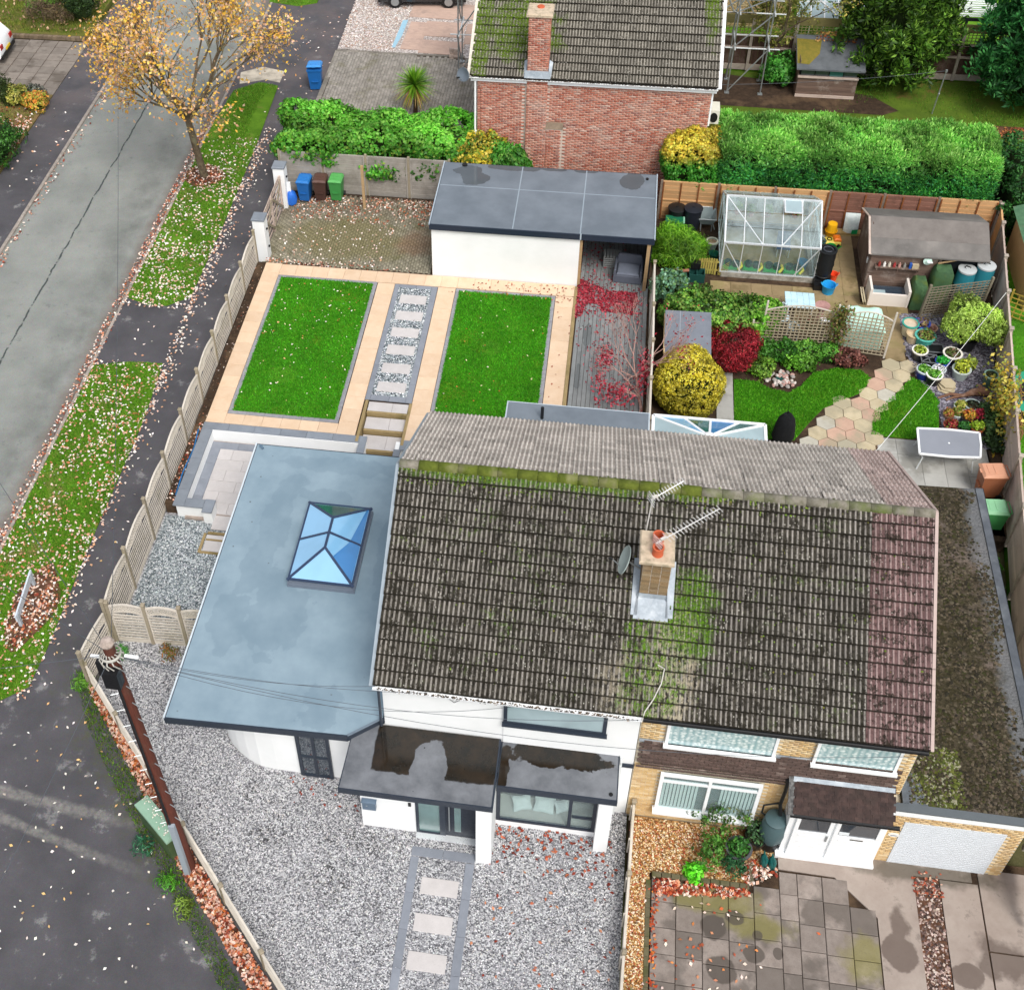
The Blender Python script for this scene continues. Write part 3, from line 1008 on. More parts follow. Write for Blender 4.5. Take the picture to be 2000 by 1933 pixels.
fallen('fallen_leaves',[(-10,-6),(-3,-5),(-8.7,1.5),(-9.8,14)],130,.005,['#e6e0d6','#d8cfc2','#d9b27a','#efeae2'],(.07,.12))
fallen('fallen_leaves',rect(-18.6,16,-18.25,38),260,-.09,REDLEAF+PALELEAF,(.09,.14))
fallen('fallen_leaves',rect(-20.6,17,-18.8,38),40,.005,PALELEAF,(.1,.15))
MUL=(-12.1,26.1,.85,.75)
fallen('fallen_leaves',rect(-13,25.3,-11.2,27),260,.055,REDLEAF+PALELEAF,(.08,.12),lambda p:(np.hypot((p[:,0]+12.1)/.85,(p[:,1]-26.1)/.75)<1)*1.0)
fallen('fallen_leaves',rect(-11.8,2.8,-10.4,5.8),300,.055,REDLEAF+PALELEAF,(.07,.12),lambda p:(np.hypot((p[:,0]+11.1)/.66,(p[:,1]-4.3)/1.45)<1)*1.0)
# verge at the far end of the footpath and the pale dusty patch
vt=[(-13,41.2),(-11.5,40.9),(-10.6,41.3),(-10.6,60),(-13,60)]
sheet('grass_verge',vt,.03,VERGE,-.1)
grass('grass',[(-13,41.2),(-11.5,40.9),(-10.6,41.3),(-10.6,46),(-13,46)],9000,.03,.06,GRASSV)
sheet('dusty_patch',[(-12.5,33.4),(-11.4,33.9),(-10.7,33.7),(-10.7,34.7),(-11.8,35.0),(-12.7,34.4)],.008,two('pale_dust','#c9bfae','#a79d8e',2,.9,.3,c='#8a8478',cs=2))
# ---- front gravel drive
fg=[(-8.35,1.95),(-8.35,3.5),(-8.3,8.3),(-6.7,8.3),(-4.4,8.0),(-4.3,1.2),(-3.9,.7),(-3.2,.35),(6.15,.3),(6.12,-8),(.5,-8),(-1.35,-5.35)]
front_gravel=sheet('gravel_drive',fg,.012,GRAVEL,-.1)
pebbles('gravel',[(-8.2,1.9),(-8.2,3.3),(-4.4,3.3),(-4.3,1),(-3.2,.2),(6.1,.2),(6.1,-6.6),(.2,-6.6),(-1.3,-5.3)],46000,.014,(.008,.019),['#dedede','#c8c8ca','#b0b0b3','#858589','#55555a','#c9c4be','#ececec','#3c3c40'],lambda p:1-((p[:,0]>.95)&(p[:,0]<2.6)&(p[:,1]<-1.55))*.55)
side_g=sheet('side_gravel',[(-8.25,3.6),(-4.4,3.6),(-4.4,8.2),(-8.25,8.2)],.02,GRAVEL_S)
pebbles('gravel',[(-8.1,3.65),(-4.5,3.65),(-4.5,8.1),(-8.1,8.1)],9000,.022,(.012,.028),['#dcdfe0','#bcc2c5','#989fa4','#6d767b','#454d52','#cdd1d3'])
# front path with its grey edging and three pale slabs
fp=structure(bpy.data.objects.new('front_path',None))
link(fp)
cells=[(.98,-1.62-(k+1)*.9,1.19,-1.62-k*.9)for k in range(6)]+[(2.33,-1.62-(k+1)*.9,2.55,-1.62-k*.9)for k in range(6)]
slabs('edging_slab',fp,cells,.03,PORC_G)
slabs('edging_slab',fp,[(.98,-1.6,1.76,-1.36),(1.76,-1.6,2.55,-1.36)],.03,PORC_G)
slabs('stepping_slab',fp,[(1.33,-2.52,2.24,-2.1),(1.31,-3.42,2.22,-2.99),(1.29,-4.32,2.2,-3.89),(1.28,-5.22,2.19,-4.79)],.035,PORC)
fallen('fallen_leaves',rect(2.9,-2.2,6,-.5),130,.02,['#8a3a2a','#a04a34','#6f2c20','#b56a4c'],(.08,.13),lambda p:np.clip(1.3-(-p[:,1]-.5)/1.2,.06,1)*clumpy(3)(p))
fallen('fallen_leaves',rect(2.7,-5,6,-1.2),60,.02,['#8a3a2a','#b0664a','#c98a66'],(.08,.12))
fallen('fallen_leaves',rect(-2.5,-1.2,.9,.15),60,.02,['#8a3a2a','#a04a34','#6f2c20'],(.06,.1),lambda p:np.clip((p[:,1]+.8),0,1))
# ---- planted strip outside the low fence
bedo=[(-8.85,2.5),(-8.55,2.15),(-1.5,-5.35),(.2,-7.1),(-.35,-7.2),(-1.95,-5.55),(-3.3,-4.05),(-4.35,-3.0),(-5.75,-1.3),(-7.35,.5),(-8.5,1.8)]
sheet('planting_strip',bedo,.04,MULCH,-.05)
fallen('fallen_leaves',bedo,2600,.05,REDLEAF+['#d9b7a4','#c98a5e','#e6cfc0','#dcc0b0','#d3a08a'],(.08,.14),lambda p:clumpy(1.8,1.2)(p)+.25,tilt=.6)
grass('grass',[(-9.1,2.4),(-8.5,2.2),(-7.0,.4),(-6.2,-.6),(-5.1,-1.9),(-4.2,-3.2),(-3.3,-4.2),(-2.3,-5.3),(-2.6,-5.6),(-4.6,-3.4),(-6.6,-1.2),(-8.3,.9)],5200,.03,.07,['#4f7a1c','#6a9a24','#3c6414','#7d8a30'],lambda p:clumpy(2.3,1.3)(p))
# ---- terraced garden behind the house
sheet('garden_terrace',[(-8.25,11.75),(-2.86,11.75),(-2.86,13.36),(-1.4,13.36),(-1.4,11.75),(6.2,11.75),(6.2,24.9),(-1.75,24.9),(-1.75,20.2),(-8.25,20.2)],GZ-.07,SOIL,-.15)
bed_l=sheet('soil_strip',[(-8.25,8.3),(-7.9,8.3),(-7.9,20.2),(-8.3,20.2)],GZ-.12,SOIL,-.1)
fallen('fallen_leaves',[(-8.22,8.4),(-7.95,8.4),(-7.95,20.1),(-8.25,20.1)],420,GZ-.11,REDLEAF+PALELEAF,(.06,.11),tilt=.6)
gp=structure(bpy.data.objects.new('garden_path',None))
link(gp)
cells=[]
for k in range(15):
 y0=11.75+k*.557
 cells.append((-7.92,y0,-7.3,y0+.557))
for k in range(13):
 y0=11.72+k*.593
 cells+=[(-3.58,y0,-2.95,y0+.593),(-1.37,y0,-.73,y0+.593)]
for k in range(11):
 y0=12.9+k*.593
 cells.append((2.86,y0,3.5,y0+.593))
for k in range(6):
 x0=-7.3+k*.62
 cells.append((x0,11.75,x0+.62,12.2))
for k in range(18):
 x0=-7.3+k*.6
 cells.append((x0,19.46,x0+.6,20.08))
slabs('paving_slab',gp,cells,GZ,BEIGE)
# granite sett edging round the lawns
def ring(x0,y0,x1,y1,wd,L):
 c=[]
 nx=max(1,round((x1-x0)/L))
 ny=max(1,round((y1-y0-2*wd)/L))
 for i in range(nx):
  a,b=x0+(x1-x0)*i/nx,x0+(x1-x0)*(i+1)/nx
  c+=[(a,y0,b,y0+wd),(a,y1-wd,b,y1)]
 for j in range(ny):
  a,b=y0+wd+(y1-y0-2*wd)*j/ny,y0+wd+(y1-y0-2*wd)*(j+1)/ny
  c+=[(x0,a,x0+wd,b),(x1-wd,a,x1,b)]
 return c
slabs('edging_stone',gp,ring(-7.29,12.21,-3.6,19.45,.15,.6),GZ+.004,SETT)
slabs('edging_stone',gp,ring(-.72,12.4,2.85,19.42,.15,.6),GZ+.004,SETT)
L1=rect(-7.15,12.35,-3.74,19.31)
L2=rect(-.58,12.5,2.71,19.28)
for L in(L1,L2):
 sheet('lawn',L,GZ+.01,LAWN,GZ-.1)
grass('grass',rect(-7.17,12.33,-3.72,19.33),42000,GZ+.01,.05,GRASSC,lambda p:1-.6*(np.hypot((p[:,0]+5.9)/.5,(p[:,1]-14.2)/.4)<1))
grass('grass',rect(-.6,12.48,2.73,19.3),42000,GZ+.01,.05,GRASSC,lambda p:1-.6*(np.hypot((p[:,0]-.9)/.35,(p[:,1]-16.4)/.4)<1)-.5*(np.hypot((p[:,0]-1.5)/.3,(p[:,1]-17.6)/.3)<1))
fallen('fallen_leaves',L1,150,GZ+.04,['#e8dfae','#e6d9c4','#d9b27a','#b06a3c','#f0eadc'],(.05,.09),lambda p:np.clip((p[:,1]-11)/8,.1,1))
fallen('fallen_leaves',L2,45,GZ+.04,['#e8dfae','#e6d9c4','#c0703c'],(.05,.09))
fallen('fallen_leaves',rect(-1.2,19,3.5,20),130,GZ+.004,['#a4553c','#8a4030','#7a3328'],(.06,.1),lambda p:np.clip((p[:,0]+1.4)/5,.1,1))
fallen('fallen_leaves',rect(2.9,12.9,3.5,19),16,GZ+.004,['#a4553c','#8a4030'],(.06,.1))
# stepping-stone strip between the lawns
gs=structure(bpy.data.objects.new('gravel_strip',None))
link(gs)
sheet('gravel_bed',rect(-2.78,13.63,-1.58,19.25),GZ-.005,GRAVEL_S,parent=gs)
pebbles('gravel',rect(-2.76,13.66,-1.6,19.22),3600,GZ,(.014,.03),['#eceeef','#d0d5d8','#a3abb0','#5d666b','#30373c'],parent=gs)
slabs('edging_slab',gs,[(-2.94,13.4+k*.86,-2.77,13.4+(k+1)*.86)for k in range(7)]+[(-1.59,13.4+k*.86,-1.38,13.4+(k+1)*.86)for k in range(7)]+[(-2.77,13.4,-2.15,13.64),(-2.15,13.4,-1.59,13.64),(-2.77,19.24,-2.15,19.42),(-2.15,19.24,-1.59,19.42)],GZ+.01,PORC_G)
slabs('stepping_stone',gs,[(-2.64,y,-1.68,y+.47)for y in(18.37,17.47,16.58,15.67,14.74,13.82)],GZ+.022,PORC)
# steps down to the sunken patio
st=structure(bpy.data.objects.new('garden_steps',None))
link(st)
lv=[(13.36,12.86,GZ-.02),(12.82,12.2,GZ-.18),(12.16,11.46,GZ-.34)]
for y1,y0,z in lv:
 slabs('step_slab',st,[(-2.78,y0+.06,-1.98,y1-.02),(-1.98,y0+.06,-1.46,y1-.02)],z,PORC,.05)
 piece('sleeper',B().bev(-.68,-.045,-.2,.68,.045,0,.01).mesh('sleeper',SLEEPER),st,TR(-2.1,y0+.02,z))
for x in(-2.86,-1.4):
 piece('side_sleeper',B().bev(-.95,-.05,-.5,.95,.05,0,.01).mesh('side_sleeper',SLEEPER),st,TR(x,12.43,GZ+.012,PI/2))
 # patio
pt=structure(bpy.data.objects.new('patio',None))
link(pt)
sheet('patio_base',[(-7.62,8.1),(-4.4,8.1),(-4.4,9.0),(.2,9.0),(.2,11.4),(-7.62,11.4)],PZ-.03,CONC,-.1,parent=pt)
cells=[]
for j in range(6):
 off=.45 if j%2 else 0
 x=-7.28-off
 while x<-4.2:
  a,b=max(x,-7.28),min(x+.9,-4.1)
  if b-a>.1:
   cells.append((a,8.35+j*.45,b,8.8+j*.45))
  x+=.9
cells+=[(-2.4,10.6,-1.6,11.03),(-1.6,10.6,-.8,11.03),(-2.4,10.15,-1.6,10.6)]
slabs('patio_slab',pt,cells,PZ,PORC)
slabs('border_slab',pt,[(-7.62,8.35+k*.68,-7.28,8.35+(k+1)*.68)for k in range(4)]+[(-7.62+k*.9,11.05,-6.72+k*.9,11.36)for k in range(8)],PZ,PORC_G)
# lower steps from the patio to the side gravel
slabs('step_slab',pt,[(-6.7,7.75,-6.0,8.3),(-6.0,7.75,-4.6,8.3)],PZ-.01,PORC)
slabs('step_slab',pt,[(-6.75,6.95,-6.1,7.35),(-6.1,6.95,-4.6,7.35)],.055,PORC,.05)
slabs('step_slab',pt,[(-6.75,7.4,-4.6,7.55)],.085,PORC,.05)
for c,d,z,rz in(((-5.7,6.9),2.2,.05,0),((-6.83,7.25),.75,.06,PI/2),((-5.7,7.62),2.1,.1,0),((-5.7,7.4),2.1,.075,0)):
 piece('sleeper',B().bev(-d/2,-.045,-.16,d/2,.045,0,.01).mesh('sleeper',SLEEPER),pt,TR(c[0],c[1],z,rz))
 # retaining wall round the patio
rw=thing('retaining_wall','low white rendered wall with grey stone coping round the sunken patio','wall',(-7.7,10,0))
wb=B()
wb.box(-7.86,8.2,-.1,-7.6,11.42,GZ-.04).box(-7.86,11.42,-.1,-2.75,11.66,GZ-.04).box(-1.42,11.42,-.1,.3,11.66,GZ-.04)
wb.box(-7.6,8.2,-.1,-6.97,8.44,GZ-.04).box(-6.97,8.02,-.1,-6.68,8.46,GZ-.04)
wb.box(-2.75,11.02,-.1,-2.56,11.66,GZ-.04).box(-1.6,11.02,-.1,-1.42,11.66,GZ-.04)
wb.build('wall',RENDER,rw,world=True)
slabs('coping_stone',rw,[(-7.94,8.14+k*.66,-7.58,8.14+(k+1)*.66)for k in range(5)]+[(-7.94+k*.86,11.44,-7.08+k*.86,11.74)for k in range(6)]+[(-1.46,11.3,.4,11.72),(-7.58,8.14,-6.98,8.48),(-6.98,7.98,-6.66,8.5),(-2.78,11.0,-2.54,11.74),(-1.62,11.0,-1.4,11.3)],GZ,COPING,.05)
cb=B().tube([(-7.98,8.6,GZ-.08),(-8.02,9.5,GZ-.05),(-7.97,10.6,GZ-.06),(-8.05,11.4,GZ-.04)],.025,6)
tag(cb.build('cable',plain('blue_cable','#2c6ea6',.5)),'blue cable lying in the soil beside the grey patio coping','cable')
# ---- forecourt of block paving behind the gate
def fz(p):
 return np.where(p[:,0]<-6.6,(p[:,0]+6.6)*.22,0)
fcp=[(-8.3,20.35),(-1.75,20.2),(-1.75,24.75),(-8.3,24.75)]
fb=B()
fb.poly([(-8.3,20.2,.06),(-6.6,20.2,.465),(-6.6,24.9,.465),(-8.3,24.9,.06)])
fb.poly([(-6.6,20.2,.465),(-1.6,20.2,.465),(-1.6,24.9,.465),(-6.6,24.9,.465)])
fc=structure(fb.build('forecourt',SOIL))
blocks('block_paving',fc,fcp,.5,.2,.1,FORE,PI/2,fz)
fallen('fallen_leaves',rect(-7.9,23.0,-1.9,24.7),900,lambda p:fz(p)+.5,REDLEAF+PALELEAF,(.07,.11),lambda p:np.clip((p[:,1]-22.7)/1.6,0,1)*clumpy(1.5,1.2)(p)+.03)
fallen('fallen_leaves',rect(-7.9,20.4,-3.5,23.2),220,lambda p:fz(p)+.5,PALELEAF,(.07,.11))
fallen('fallen_leaves',rect(-8.0,20.15,-2,20.45),160,.52,PALELEAF+REDLEAF,(.06,.1),lambda p:np.clip((-p[:,0]-2)/5,.1,1))
# ---- timber deck
dk=structure(bpy.data.objects.new('timber_deck',None))
link(dk)
sheet('deck_base',rect(3.62,11.8,6.12,24.2),GZ-.03,SOIL,-.1,parent=dk)
bw=.1425
dm={}
for i in range(17):
 x=3.66+(i+.5)*bw
 y=11.9
 ends=[14.5+(i%3)*2.1,18.4+(i%2)*1.3,24.1]
 for e in ends:
  L=round(e-y,2)
  if L not in dm:
   dm[L]=B().bev(-L/2,-bw/2+.005,-.028,L/2,bw/2-.005,0,.005).mesh('deck_board',DECKM)
  piece('deck_board',dm[L],dk,TR(x,(y+e)/2,GZ+.005+random.uniform(-.002,.002),PI/2))
  y=e
piece('edge_sleeper',B().bev(-3.7,-.06,-.3,3.7,.06,0,.01).mesh('edge_sleeper',SLEEPER),dk,TR(3.56,16.3,GZ+.03,PI/2))
fallen('fallen_leaves',[(3.6,20.5),(4.0,20.3),(4.6,19.95),(5.75,19.9),(5.72,19.2),(5.6,18.65),(5.2,18.75),(4.5,18.72),(4.4,19.1),(3.95,19.15),(3.85,18.5),(3.6,18.2)],2300,GZ+.008,CRIMSON,(.06,.1),lambda p:.25+.75*clumpy(4,1.3)(p),tilt=.5)
fallen('fallen_leaves',rect(3.6,18.2,5.9,20.6),420,GZ+.008,CRIMSON,(.06,.1),lambda p:np.exp(-((p[:,1]-19.3)/.7)**2),tilt=.5)
fallen('fallen_leaves',rect(3.6,16.5,6.05,19),90,GZ+.008,CRIMSON,(.06,.1))
fallen('fallen_leaves',rect(3.6,20,5.2,23),260,GZ+.008,CRIMSON,(.06,.1))
fallen('fallen_leaves',rect(4.5,13.5,6.1,16.3),110,GZ+.008,CRIMSON,(.06,.1))
# ---- neighbouring back garden
sheet('garden_ground',[(6.25,10.1),(16.7,10.1),(18.5,25.2),(6.25,25.2)],NZ-.03,SOIL,-.1)
nl1=[(9.03,16.05),(9.0,13.4),(10.85,13.45),(11.38,14.33),(11.86,15.03),(13.1,15.9),(13.5,16.62),(13.2,17.0),(12.4,17.0),(11.65,16.7),(11.2,16.0),(10.8,15.62),(10.2,15.75),(9.7,16.05)]
nl2=[(13.25,14.0),(14.5,13.98),(15.35,14.5),(15.55,15.8),(15.2,16.65),(14.78,16.85),(14.2,15.95),(13.4,15.0)]
for L,n in((nl1,17000),(nl2,7000)):
 sheet('lawn',L,NZ+.01,LAWN,NZ-.1)
 grass('grass',L,n,NZ+.01,.06,['#4a9a18','#60b424','#3c8412','#78c030'])
 # hexagonal stepping slabs
hxp=structure(sheet('hexagon_path',[(10.6,13.3),(11.2,14.4),(11.7,15.2),(13.0,16.1),(13.5,17.0),(13.9,17.65),(14.9,17.65),(14.85,16.8),(14.3,15.9),(13.4,14.9),(13.4,13.3)],NZ-.005,SOIL))
HEXM={}
for nm,a,b in(('cream','#c9bc9f','#b8a98a'),('pink','#c9a893','#b89784'),('grey','#c6c2b4','#b2ad9f')):
 HEXM[nm]=mat_slab('hex_'+nm,a,b,.06,'#a39a82',3.5)
hr=.335
hme={k:B().prism([(hr*.97*math.cos(R(30+60*i)),hr*.97*math.sin(R(30+60*i)))for i in range(6)],-.04,0).mesh('hexagon_slab',m)for k,m in HEXM.items()}
hexpoly=[(10.75,13.2),(11.25,14.2),(11.75,15.0),(13.05,15.85),(13.45,16.7),(13.95,17.45),(14.95,17.5),(14.8,16.75),(14.25,15.8),(13.4,14.9),(13.35,13.3)]
w_=hr*math.sqrt(3)
for j in range(-1,10):
 for i in range(-1,9):
  x=10.72+(i+(.5 if j%2 else 0))*w_
  y=13.36+j*hr*1.5
  if in_poly(np.array([(x,y)]),hexpoly)[0]:
   piece('hexagon_slab',hme[random.choices(['cream','pink','grey'],[.62,.26,.12])[0]],hxp,TR(x,y,NZ+.02+random.uniform(-.004,.004),0,random.uniform(-.01,.01)))
   # yard of stone slabs round greenhouse and shed
yd=structure(sheet('garden_yard',[(6.4,19.6),(14.1,17.6),(14.85,17.6),(14.7,20.1),(15.6,20.3),(17.6,20.8),(18.3,25),(6.4,25)],NZ-.012,SOIL))
cells=[]
for j in range(9):
 y0=18.1+j*.62
 for i in range(9):
  x0=8.3+i*.72+(.3 if j%2 else 0)
  if y0<19.7 and not(13.9<x0<14.6 or(10.9<x0<14 and y0>18.6)):
   continue
  if y0>21 and not(12.15<x0<13.2):
   continue
  cells.append((x0,y0,x0+.72,y0+.62))
for j in range(9):
 y0=20.4+j*.5
 cells+=[(12.3,y0,12.95,y0+.5),(12.95,y0,13.5,y0+.5)]
cells=[c for c in cells if not(c[1]>20.35 and 12.0<c[0]<13.6 and abs((c[2]-c[0])-.72)<.01)]
slabs('yard_slab',yd,cells,NZ+.01,YARD,jz=.005)
slabs('yard_slab',yd,[(14.05,17.62+k*.62,14.72,18.24+k*.62)for k in range(4)],NZ+.016,YARD)
gsl=structure(bpy.data.objects.new('slab_path',None))
link(gsl)
slabs('grey_slab',gsl,[(8.45,13.6+k*.55,9.0,14.15+k*.55)for k in range(5)]+[(7.85,13.3,8.45,13.9)],NZ+.01,GSLAB)
npat=structure(sheet('neighbour_patio',[(9.6,10.3),(16.7,10.3),(16.75,13.75),(13.3,14.0),(9.6,13.4)],NZ-.03,CONC,0))
slabs('grey_slab',npat,[(13.3+i*.68,11.9+j*.68,13.98+i*.68,12.58+j*.68)for i in range(5)for j in range(3)]+[(9.8+i*.68,12.5,10.48+i*.68,13.2)for i in range(5)],NZ-.01,GSLAB)
# slate bed
slp=[(14.75,20.1),(14.75,18.2),(14.98,16.9),(15.5,15.9),(15.48,14.3),(16.75,13.8),(17.2,14.4),(17.75,19.5),(17.2,20.3)]
sheet('slate_bed',slp,NZ+.005,SLATE,NZ-.05)
pebbles('slate_chippings',slp,9000,NZ+.008,(.025,.06),['#8b8792','#6a6670','#54505a','#a5a2ab','#4a444c','#77707a'],flat=.3)
# ---- brick house front garden
sheet('front_garden_ground',rect(6.2,-20,20,.2),-.06,SOIL)
bedp=[(6.25,.2),(9.75,.2),(9.7,-.7),(9.1,-.9),(9.08,-1.2),(6.75,-1.2),(6.8,-8),(6.2,-8)]
sheet('golden_gravel',bedp,.03,GRAVEL_G,-.06)
pebbles('gravel',[(6.25,.1),(8.9,.1),(8.8,-1.1),(6.72,-1.1),(6.8,-6),(6.25,-6)],7500,.032,(.012,.028),['#c79a5e','#a8763e','#dcc190','#8a5c33','#efe2c6','#6a4426','#b0563c'])
dv=structure(bpy.data.objects.new('driveway',None))
link(dv)
sheet('drive_base',rect(6.8,-20,20,.1),-.02,SOIL,parent=dv)
cells=[]
xs=[6.8,7.38,7.99,8.6,9.19,9.8,10.22,10.8,11.4,12.0]
for i in range(9):
 x0,x1=xs[i],xs[i+1]
 y=[-1.35,-1.37,-1.38,-1.38,-1.2,-.76,-.76,-.76,-1.4][i]
 first=True
 while y>-8:
  h=.62 if not first else[.55,.55,.6,.62,.65,.55,.6,.62,.62][i]
  cells.append((x0,y-h,x1,y))
  y-=h
  first=False
slabs('driveway_slab',dv,cells,.022,DSLAB,.05,.014,.01,.004)
cb=B().prism([(9.8,.05),(14.3,.05),(14.3,-.4),(12.95,-.42),(12.95,-3.3),(12.02,-3.25),(12.02,-1.58),(11.1,-.72),(9.8,-.7)],-.05,.018)
cb.build('concrete_apron',CONC,dv,world=True)
cb=B().prism(rect(12.02,-8,12.93,-3.32),-.05,.017)
cb.build('concrete_apron',CONC,dv,world=True)
cb=B().prism(rect(13.55,-8,14.42,-.44),-.05,.02)
cb.build('concrete_strip',CONC,dv,world=True)
for k in range(4):
 B().prism(rect(14.46,-8+k*2.0,17,-6.04+k*2.0),-.05,.015).build('concrete_slab',CONC,dv,world=True)
sheet('pebble_strip',rect(12.95,-8,13.53,-.43),.005,MULCH,parent=dv)
pebbles('pebbles',rect(12.96,-6,13.52,-.45),1500,.008,(.02,.045),['#7a625a','#5c4a44','#a08a80','#3c302c','#c4b2a6'],parent=dv)
tq=structure(bpy.data.objects.new('bed_edging',None))
link(tq)
slabs('edging_block',tq,[(6.8+k*.23,-1.33,7.02+k*.23,-1.2)for k in range(10)]+[(9.08,-1.2+k*.22,9.2,-.99+k*.22)for k in range(3)],.08,mat_slab('mossy_block_edge','#6d6650','#57523c',.15,'#4c5028',4),.1)
slabs('edging_block',tq,[(6.66,-1.42-(k+1)*.23,6.78,-1.42-k*.23)for k in range(22)],.06,bpy.data.materials['mossy_block_edge'],.1)
fallen('fallen_leaves',[(6.85,-1.33),(9.1,-1.33),(9.1,-1.5),(7.2,-1.75),(6.85,-1.8)],420,.03,['#b5502f','#9a3c26','#c9744f','#8a3020','#e0a482','#efd8c8'],(.08,.14),tilt=.7)
fallen('fallen_leaves',rect(6.78,-6,6.95,-1.6),140,.03,['#b5502f','#9a3c26','#c9744f','#d98a3a'],(.07,.12),tilt=.7)
fallen('fallen_leaves',[(8.8,-.6),(9.75,-.5),(9.75,-.9),(9.0,-1.3)],170,.05,['#b5502f','#8a3c2c','#e6cfc0','#d6a890','#f0e4da'],(.08,.14),tilt=.6)
fallen('fallen_leaves',rect(6.8,-6,12,-.8),60,.026,['#d98a4f','#c06038','#efdccd'],(.07,.12),lambda p:np.clip(1-(p[:,0]-6.8)/4,.1,1))
fallen('fallen_leaves',rect(12.9,-.9,13.6,-.3),60,.02,['#a4553c','#8a4030','#d3ab93'],(.06,.1))
fallen('fallen_leaves',rect(6.3,-5,9,.1),120,.04,['#e6cfc0','#c98a66','#a4553c'],(.07,.12))
# ---- across the road
fdr=structure(sheet('far_driveway',[(-20.72,31.6),(-20.95,36.4),(-30,36.4),(-30,31.4)],.0,SOIL,-.1))
fslab=mat_slab('far_drive_slab','#8d857c','#786f67',.14,'#5f574f',2)
slabs('drive_slab',fdr,[(-21.45-i*.74,31.55+j*.6,-20.71-i*.74,32.15+j*.6)for i in range(11)for j in range(8)],.02,fslab,jz=.006,gap=.03)
sheet('far_garden',[(-20.72,16),(-20.72,31.55),(-32,31.5),(-32,16)],.05,two('leafy_soil','#7a6a44','#5c5a2c',3,.95,.6,c='#8a6a50',cs=.9),-.1)
grass('grass',[(-20.8,24),(-20.9,31.4),(-26,31.4),(-26,24)],9000,.05,.09,['#6a7a2c','#8a8a3c','#55701f','#9a9a50'])
fallen('fallen_leaves',[(-20.7,24),(-20.8,30.3),(-23,30.3),(-23,24)],700,.08,REDLEAF+PALELEAF,(.1,.16),lambda p:np.clip(1-np.hypot((p[:,0]+21.3)/1.2,(p[:,1]-28)/2.6),.1,1),tilt=.6)
sheet('far_garden',[(-20.95,36.75),(-20.9,60),(-40,60),(-40,36.75)],.12,two('rough_grass','#55631f','#6f6a35',2.5,.95,.6,c='#7a5f4a',cs=.9),-.1)
grass('grass',[(-21,36.9),(-21,42),(-29,42),(-29,36.9)],13000,.12,.12,['#5f7a24','#7a8a34','#4a6a1c','#93943f'])
fallen('fallen_leaves',[(-21,36.9),(-21,41),(-28,41),(-28,36.9)],260,.2,['#b5906a','#8a6a55','#caa888'],(.12,.2),tilt=.7)
# ---- beyond the garage: drive with blocks and pinkish gravel
nbd=structure(sheet('block_drive',[(-8.45,25),(-8.62,36.65),(-2.3,36.3),(-.8,36.2),(-.8,25)],.0+.17,SOIL,-.1))
blocks('block_paving',nbd,[(-8.4,27.5),(-8.55,36.6),(-2.2,36.25),(-.85,36.2),(-.85,26)],.2,.21,.14,BLOCKD,PI/2)
slabs('edging_block',nbd,[(-8.68,28+k*.5,-8.46,28.5+k*.5)for k in range(17)],.19,BLOCK,.1)
sheet('gravel_forecourt',[(-8.62,36.7),(-8.7,50),(-1,50),(-1,36.35)],.19,GRAVEL_P,-.1)
pebbles('gravel',[(-8.6,36.8),(-8.7,42.5),(-5.7,42.5),(-5.9,36.7)],5200,.195,(.02,.045),['#d9d0ca','#c0b4ac','#9c8f87','#eee8e4','#b08f7c'])
slabs('edging_block',nbd,[(-8.62+k*.5,36.42,-8.12+k*.5,36.56)for k in range(12)],.215,BLOCK,.1)
sheet('weedy_strip',[(-9.3,26.5),(-8.45,26.2),(-8.5,31.8),(-8.75,32.2)],.02,VERGE)
grass('grass',[(-9.2,26.6),(-8.45,26.3),(-8.5,31.8),(-8.75,32.2)],3000,.02,.08,GRASSV)
bs=structure(bpy.data.objects.new('board_walkway',None))
link(bs)
ply=wood('plywood','#c4a999','#b1978a','#9f8c82',.12,(1,3,3))
for(x,y,w2,d2,rz,z)in((-4.6,40.6,2.3,1.3,-.05,.225),(-2.6,40.7,1.6,1.4,-.04,.222),(-3.9,38.9,1.9,1.4,-.03,.228),(-3.8,37.2,2.0,1.2,-.05,.224),(-5.2,38.2,.9,2.6,-.05,.218),(-2.2,38.6,1.3,1.9,.02,.22)):
 piece('board',box_mesh('board',w2,d2,.03,ply,.004),bs,TR(x,y,z,rz))
B().prism([(-6.0,39.6),(-5.75,39.65),(-5.8,38.2),(-5.95,37.0),(-6.1,37.0)],.2,.222).build('blue_sheeting',plain('blue_sheet','#9cc3d6',.5),bs,world=True)
# ---- far back yard behind the brick house
sheet('back_yard',[(7.9,25.2),(60,25.2),(60,36.4),(7.9,36.1)],NZ-.02,FARLAWN,-.1)
grass('grass',[(8.2,27.5),(30,27.5),(30,36),(15,35.8),(13,33.2),(8.2,33)],30000,NZ-.02,.08,['#4f8a1c','#5f9a24','#3f7414','#7a9a34'],lambda p:np.where(p[:,1]<32.4,1,.25+.75*(np.sin(p[:,0]*.9+1.5)>-.1))*bare(p,[(15.5,33.5,1.6,.9),(20.5,34.5,1.2,.8),(21,32.2,4.2,.55),(11,33.5,3.5,1.4)]))
sheet('bare_soil',[(8.2,33.2),(15.5,33.1),(16.2,33.5),(15.2,34.6),(8.2,36)],NZ-.008,SOIL)
sheet('bare_soil',[(17.2,32.2),(18.6,31.85),(26,31.8),(26,32.7),(19,32.75)],NZ-.008,MULCH)
fallen('fallen_leaves',[(17.4,32.2),(18.6,31.9),(25,31.9),(25,32.6),(19,32.7)],700,NZ,['#a4663c','#8a5032','#b97a4a'],(.08,.14))
